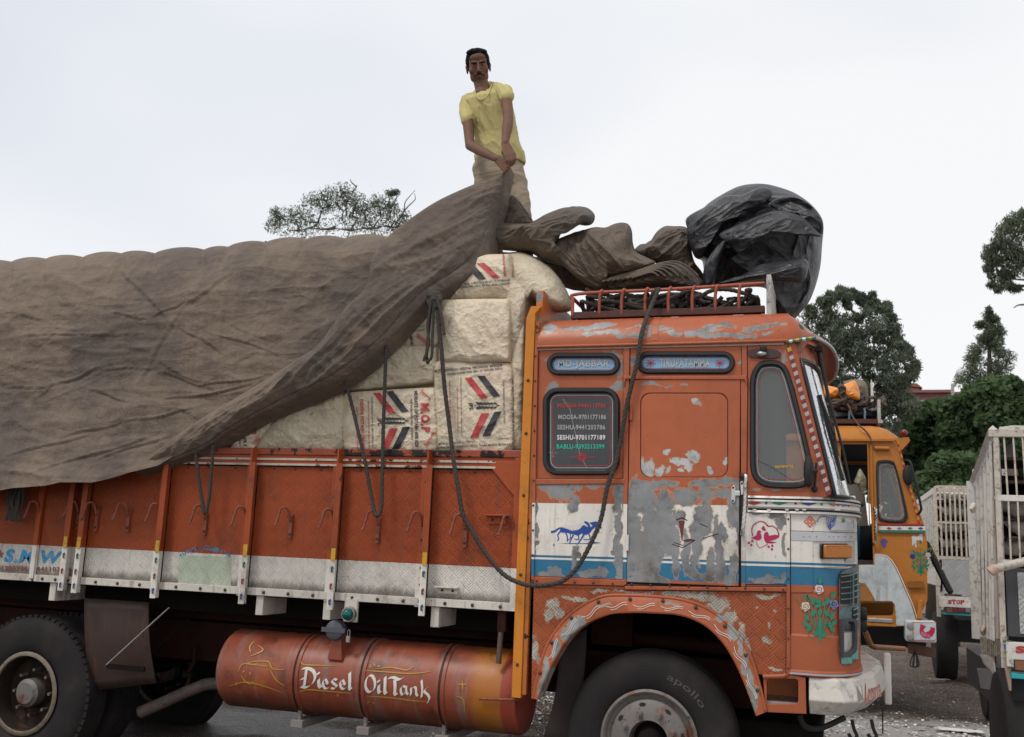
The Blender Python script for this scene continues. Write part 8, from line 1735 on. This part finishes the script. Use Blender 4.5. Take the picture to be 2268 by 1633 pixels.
# =====================================================================
# TREES, BUILDING
def leafmat(name, c1, c2):
    m = M(name, c1, .6); m.mix(m.noise(2.5, 3, .6).step(.4, .62), c2); m.mul(m.noise(9, 2)*.7+.65); mt = m.done(); tr = m.t.nodes.new('ShaderNodeBsdfTranslucent'); ms = m.t.nodes.new('ShaderNodeMixShader'); ms.inputs[0].default_value = .55; ol = [n for n in m.t.nodes if n.type == 'OUTPUT_MATERIAL'][0]
    m.t.links.new(m.col, tr.inputs[0]); m.t.links.new(m.b.outputs[0], ms.inputs[1]); m.t.links.new(tr.outputs[0], ms.inputs[2]); m.t.links.new(ms.outputs[0], ol.inputs[0]); return mt
L_euc = leafmat('grey_green_leaves', (.15, .175, .115), (.10, .125, .085)); L_pop = leafmat('olive_green_leaves', (.19, .225, .16), (.13, .16, .11)); L_ivy = leafmat('fresh_green_leaves', (.13, .20, .085), (.085, .14, .065)); L_con = leafmat('conifer_needles', (.17, .20, .13), (.11, .14, .09))
M_bark = simple('grey_brown_bark', (.09, .075, .062), .9, var=.4, scale=3, bump=.01)
def leaves(mb, c, R, n, s, asp, rnd, droop=.0, up=.0):
    for _ in range(n):
        d = Vector((rnd.gauss(0, 1), rnd.gauss(0, 1), rnd.gauss(0, 1))); d = d.normalized()*(rnd.random()**.5*1.15+abs(rnd.gauss(0, .22))); p = c+Vector((d.x*R[0], d.y*R[1], d.z*R[2]))
        ax = Vector((rnd.gauss(0, 1), rnd.gauss(0, 1), rnd.gauss(0, .7)-droop+up)).normalized(); sd = ax.orthogonal().normalized(); sd = (Matrix.Rotation(rnd.uniform(0, 6.28), 3, ax) @ sd); q = s*rnd.uniform(.6, 1.4)
        mb.add([p-ax*q*.5, p+sd*q*.5*asp, p+ax*q*.5, p-sd*q*.5*asp], [(0, 1, 2, 3)])
def branches(mb, base, tips, rnd, r0, joints=None):
    hubs = [base]
    for t in tips:
        h = min(hubs, key=lambda q: (q-t).length+abs(q.z-base.z)*.1 if q.z < t.z+.2 else 1e9); mid = h.lerp(t, .5)+Vector((rnd.uniform(-.1, .1), rnd.uniform(-.1, .1), -.05))*(t-h).length*.5
        L_ = (t-h).length; mb.tube(smooth_path([h, mid, t], 4), lambda q, r=r0*min(1, L_/4+.25): r*(1-.75*q), 6); hubs.append(t); hubs.append(mid)
def tree(name, label, cl, Y, leafm, n, s, asp, base_px, r0, seed, droop=0., up=0., sy=1., group=None, extra=None):
    rnd = random.Random(seed); sc_ = (V(1010, 500, Y)-V(1000, 500, Y)).length/10; bp = V(*base_px, Y); bp.z = 0
    root = thing(name, bp, label, 'tree', group); mb = MB(); tips = []
    top = V(*base_px, Y)
    for (x, y, r) in cl:
        c = V(x, y, Y+rnd.uniform(-1, 1)*r*sc_*1.2); R = r*sc_*1.15; leaves(mb, c, (R, R*1.1, R*.8*sy), int(n*1.25), s*.85, asp, rnd, droop, up); tips.append(c)
    mb.build('crown', leafm, root); tb = MB(); tb.tube([bp, bp.lerp(top, .5)+Vector((.1, 0, 0)), top], lambda q: r0*1.6*(1-.4*q), 10)
    tips.sort(key=lambda t: (t-top).length); branches(tb, top, tips, rnd, r0*.8)
    if extra:
        for e in extra: tb.tube(smooth_path([V(x, y, Y) for x, y in e], 4), lambda q: r0*.22*(1-.7*q), 5)
    tb.build('trunk', M_bark, root, smooth=180); return root
E1 = lambda x, y, r: (553.7+x*.1709, 359.9+y*.1709, r*.1709)
rnd = random.Random(9)
cl = [E1(*q) for q in ((330,650,50),(450,700,75),(290,830,60),(350,760,60),(560,700,90),(650,660,80),(480,880,110),(720,760,100),(640,880,120),(880,470,75),(790,520,70),(1020,400,60),(1000,500,80),(940,590,65),(1060,560,55),(1220,360,70),(1170,450,75),(1310,430,75),(1400,490,65),(1250,520,70),(1360,590,70),(1480,620,65),(1250,690,100),(1400,720,100),(1500,720,75),(1100,850,120),(1300,880,130),(1450,850,110),(1650,500,60),(1590,560,60),(1790,540,70),(1820,400,38),(1890,390,30),(1740,600,80),(1700,700,80),(1850,600,50),(1870,760,90),(1750,820,100),(1600,850,90),(880,780,100),(780,850,100),(1900,850,100),(2000,700,60),(1980,820,80))]
e1 = lambda L_: [E1(x, y, 0)[:2] for x, y in L_]
tree('eucalyptus_tree', 'feathery dark green tree with bare twigs rising behind the long tarpaulin', [(x, y, r*1.25) for x, y, r in cl], 30, L_euc, 150, .14, .26, E1(1200, 1100, 0)[:2], .13, 1, droop=.8, extra=[e1([(1880,800),(1990,640),(2010,520),(2070,440),(2140,360)]), e1([(1990,640),(2060,560),(2140,480),(2130,400)]), e1([(1330,380),(1380,320),(1385,290)]), e1([(1210,640),(1150,560),(1120,480)]), e1([(720,570),(660,540)]), e1([(1640,450),(1595,410)]), e1([(1190,760),(1210,640),(1270,590)]), e1([(1860,560),(1900,460),(1925,430)]), e1([(1380,320),(1310,250),(1305,215)])])
rnd = random.Random(5)
def fillpoly(poly, n, r0, r1, rnd):
    out = []; xs = [p[0] for p in poly]; ys = [p[1] for p in poly]
    def ins(x, y):
        c = False; j = len(poly)-1
        for i in range(len(poly)):
            if (poly[i][1] > y) != (poly[j][1] > y) and x < (poly[j][0]-poly[i][0])*(y-poly[i][1])/(poly[j][1]-poly[i][1])+poly[i][0]: c = not c
            j = i
        return c
    while len(out) < n:
        x, y = rnd.uniform(min(xs), max(xs)), rnd.uniform(min(ys), max(ys))
        if ins(x, y): out.append((x, y, rnd.uniform(r0, r1)))
    return out
pop = [(1730,760),(1790,705),(1822,680),(1850,668),(1872,662),(1888,672),(1902,664),(1925,676),(1950,696),(1968,715),(1976,745),(1972,770),(1998,778),(2020,815),(2005,840),(1985,858),(1970,880),(1990,930),(1960,1010),(1860,1010),(1740,900)]
edge = [(1797,697,9),(1822,672,9),(1840,664,8),(1858,656,8),(1876,660,8),(1892,655,6),(1908,668,8),(1930,668,8),(1944,684,8),(1962,690,8),(1974,712,8),(1980,735,8),(1985,762,8),(2003,775,8),(2012,790,7),(2026,818,7),(2020,835,7),(2000,850,10),(1988,872,9)]
tree('broad_tree', 'tall bushy olive green tree behind the orange cab and its visor', fillpoly(pop, 115, 10, 18, rnd)+edge+[(x+rnd.uniform(-6, 6), y-rnd.uniform(2, 16), rnd.uniform(3, 6)) for x, y, r in edge for _ in range(5)]+fillpoly(pop, 90, 4, 7, rnd)+fillpoly([(1950,830),(2000,850),(2016,880),(2012,960),(1950,1000)], 16, 10, 15, rnd), 24, L_pop, 190, .15, .22, (1880, 1000), .25, 2, up=1.1)
con = []
for k in range(60):
    t = (k+.5)/60; y = lerp(700, 930, t); w_ = 8+76*t**.75; x = 2192+rnd.uniform(-1, 1)*w_+4*math.sin(k); con.append((x, y, 5+11*t))
con += [(2190, 684, 3), (2191, 690, 4), (2189, 698, 6)]
cg_ = tree('conifer_tree', 'pointed dark conifer rising above the creeper on the right', con, 30, L_con, 190, .15, .16, (2194, 940), .16, 3, up=.6)
MB().tube([V(2192, 1000, 30), V(2191, 690, 30)], lambda q: .12*(1-.8*q), 8).build('trunk', M_bark, cg_, smooth=180)
E2 = lambda x, y, r: (2159.4+x*.1526, 443+y*.1526, r*.1526)
cl = [E2(*q) for q in ((700,190,40),(620,270,70),(540,310,60),(680,290,70),(490,350,50),(390,440,55),(440,520,80),(560,450,90),(640,480,80),(370,600,60),(470,640,90),(330,690,50),(240,710,45),(190,770,45),(200,850,40),(280,830,60),(300,900,50),(480,760,70),(420,860,60),(570,720,60),(650,760,80),(590,830,80),(690,840,60),(560,930,90),(640,980,80),(230,960,45),(190,1000,35),(290,1090,50),(540,1060,50),(430,1070,40),(430,1170,35),(240,1230,30),(370,1240,60),(330,1290,35),(500,1260,35),(600,1290,30),(760,300,90),(800,500,120),(850,700,120),(780,900,100),(900,400,120),(950,600,150),(820,1000,90))]
e2 = lambda L_: [E2(x, y, 0)[:2] for x, y in L_]
tree('eucalyptus_tree', 'drooping thin leaved tree cut by the upper right picture edge', [(x, y, r*1.2) for x, y, r in cl], 22, L_euc, 130, .14, .18, (2330, 640), .12, 4, droop=1.6, extra=[e2([(1100,1150),(700,1160),(500,1140),(350,1160)]), e2([(1100,1220),(700,1240),(540,1230),(380,1240)]), e2([(1100,1500),(710,1520),(620,1530),(560,1570)]), e2([(1000,900),(700,960),(480,960),(260,960)]), e2([(1000,1300),(640,1310),(510,1350)])])
# creeper-clad growth: several separate masses
ivy = [([(2004,918),(2012,908),(2038,902),(2058,906),(2078,902),(2100,912),(2112,930),(2108,980),(2080,1040),(2050,1100),(2010,1090),(1990,1000)], 'light green creeper thicket left of the conifer above the yellow cab', 26, 60),
       ([(2096,900),(2122,882),(2150,862),(2185,858),(2200,880),(2195,950),(2180,1020),(2150,1060),(2110,1065),(2095,1000)], 'broad leaved green bush below the street lamp', 25, 60),
       ([(2180,850),(2215,838),(2250,850),(2300,860),(2300,960),(2250,950),(2200,960),(2185,920)], 'dark green thicket at the foot of the conifer, right picture edge', 24, 50),
       ([(2040,1060),(2060,1030),(2100,1010),(2150,1020),(2170,1060),(2150,1110),(2100,1110),(2060,1120),(2038,1110)], 'low bright green bush just above the far cage truck', 22, 40)]
for i, (poly, lab, Y, n) in enumerate(ivy):
    cx_ = sum(p[0] for p in poly)/len(poly); cy_ = max(p[1] for p in poly)+10
    tree('creeper_thicket', lab, fillpoly(poly, n, 9, 17, rnd), Y, L_ivy, 260, .16, .75, (cx_, cy_), .10, 30+i, group='creeper covered growth behind the trucks')
# more trees outside and behind, low on the horizon
bk_poly = [(1930,1000),(2010,960),(2080,1010),(2300,940),(2300,1290),(1900,1290)]
tree('hedge_row', 'dim green growth low behind the cage trucks', fillpoly(bk_poly, 90, 14, 24, rnd), 32, L_ivy, 200, .22, .7, (2100, 1290), .15, 50)
# building
B0 = 42.
bd2 = thing('building', V(2060, 1250, B0)*Vector((1, 1, 0)) if False else Vector((V(2060, 1000, B0).x, B0, 0)), 'pinkish concrete building with dark red parapet half hidden by creeper', 'building')
M_pink = simple('pale_pink_plaster', (.50, .40, .37), .85, var=.2, dirt=(.25, .2, .19), scale=.8); M_redp = simple('dull_red_parapet', (.22, .09, .085), .8, var=.3, scale=2); M_tile = simple('red_brown_roof_tile', (.22, .08, .05), .8)
def bb(x0, y0, x1, y1, Y, d): a, b = V(x0, y0, Y), V(x1, y1, Y); return MB().box(a.x, b.x, Y, Y+d, b.z, a.z)
a = V(2002, 868, B0); b = V(2290, 868, B0); wl = MB().box(a.x, b.x, B0, B0+6, 0, V(2050, 884, B0).z).build('wall', M_pink, bd2)
bb(2000, 864, 2108, 869, B0-.2, 6.4).build('roof_edge', M_redp, bd2); bb(2002, 869, 2290, 884, B0-.01, .4).build('parapet', M_redp, bd2); hx = bb(2006, 852, 2036, 865, B0+.5, 2).build('roof_room', M_pink, bd2)
p = [V(2000, 854, B0+.3), V(2043, 860, B0+.3), V(2030, 850, B0+.3), V(2010, 850, B0+.3)]; MB().prism([(q_.x, q_.z) for q_ in p], B0+.2, B0+2.8).build('room_roof', M_tile, hx)
for x0, y0, x1, y1 in ((2066, 1000, 2088, 1028), (2120, 990, 2140, 1020), (2030, 960, 2046, 985)):
    wd_ = bb(x0, y0, x1, y1, B0-.03, .05).build('window', M_dark, bd2); bb(x0-2, y1, x1+4, y1+3, B0-.25, .3).build('sill', M_redp, wd_)
# low boundary wall behind so that no bare horizon shows below the growth
bw_ = MB().box(-30, 40, 36, 36.3, 0, 2.4).build('boundary_wall', M_pink, None); tag(bw_, 'long low plastered boundary wall behind the parked trucks', 'wall')
# street lamp
lp_ = thing('street_lamp', Vector((V(2110, 900, 34).x, 34, 0)), 'grey street lamp with curved arm rising out of the bushes', 'street lamp'); a = V(2110, 868, 34); MB().tube(smooth_path([Vector((a.x, 34, 0)), Vector((a.x, 34, a.z*.6)), a, V(2113, 855, 34), V(2120, 842, 34)], 6), .05, 8).build('pole', M_steel, lp_, smooth=60)
h_ = MB().ball((0, 0, 0), .28, 14, 10, (.45, .8, .9)); c = V(2125, 834, 34); h_.v = [v+c for v in h_.v]; h_.build('lamp_head', simple('pale_lamp_head', (.50, .49, .50), .5), lp_, smooth=180)
an = thing('tv_antenna', Vector((V(590, 540, 20).x, 20, 0)), 'thin antenna rod peeping over the tarpaulin left of the tree', 'antenna'); MB().tube([V(587, 537, 20), V(640, 529, 20)], .015, 5).build('rod', M_dark, an); MB().box(V(586, 537, 20).x, V(589, 537, 20).x, 20, 20.05, V(587, 540, 20).z, V(587, 534, 20).z).build('tip', M_dark, an); MB().tube([Vector((V(640, 529, 20).x, 20, 0)), V(640, 529, 20)], .03, 6).build('mast', M_dark, an)
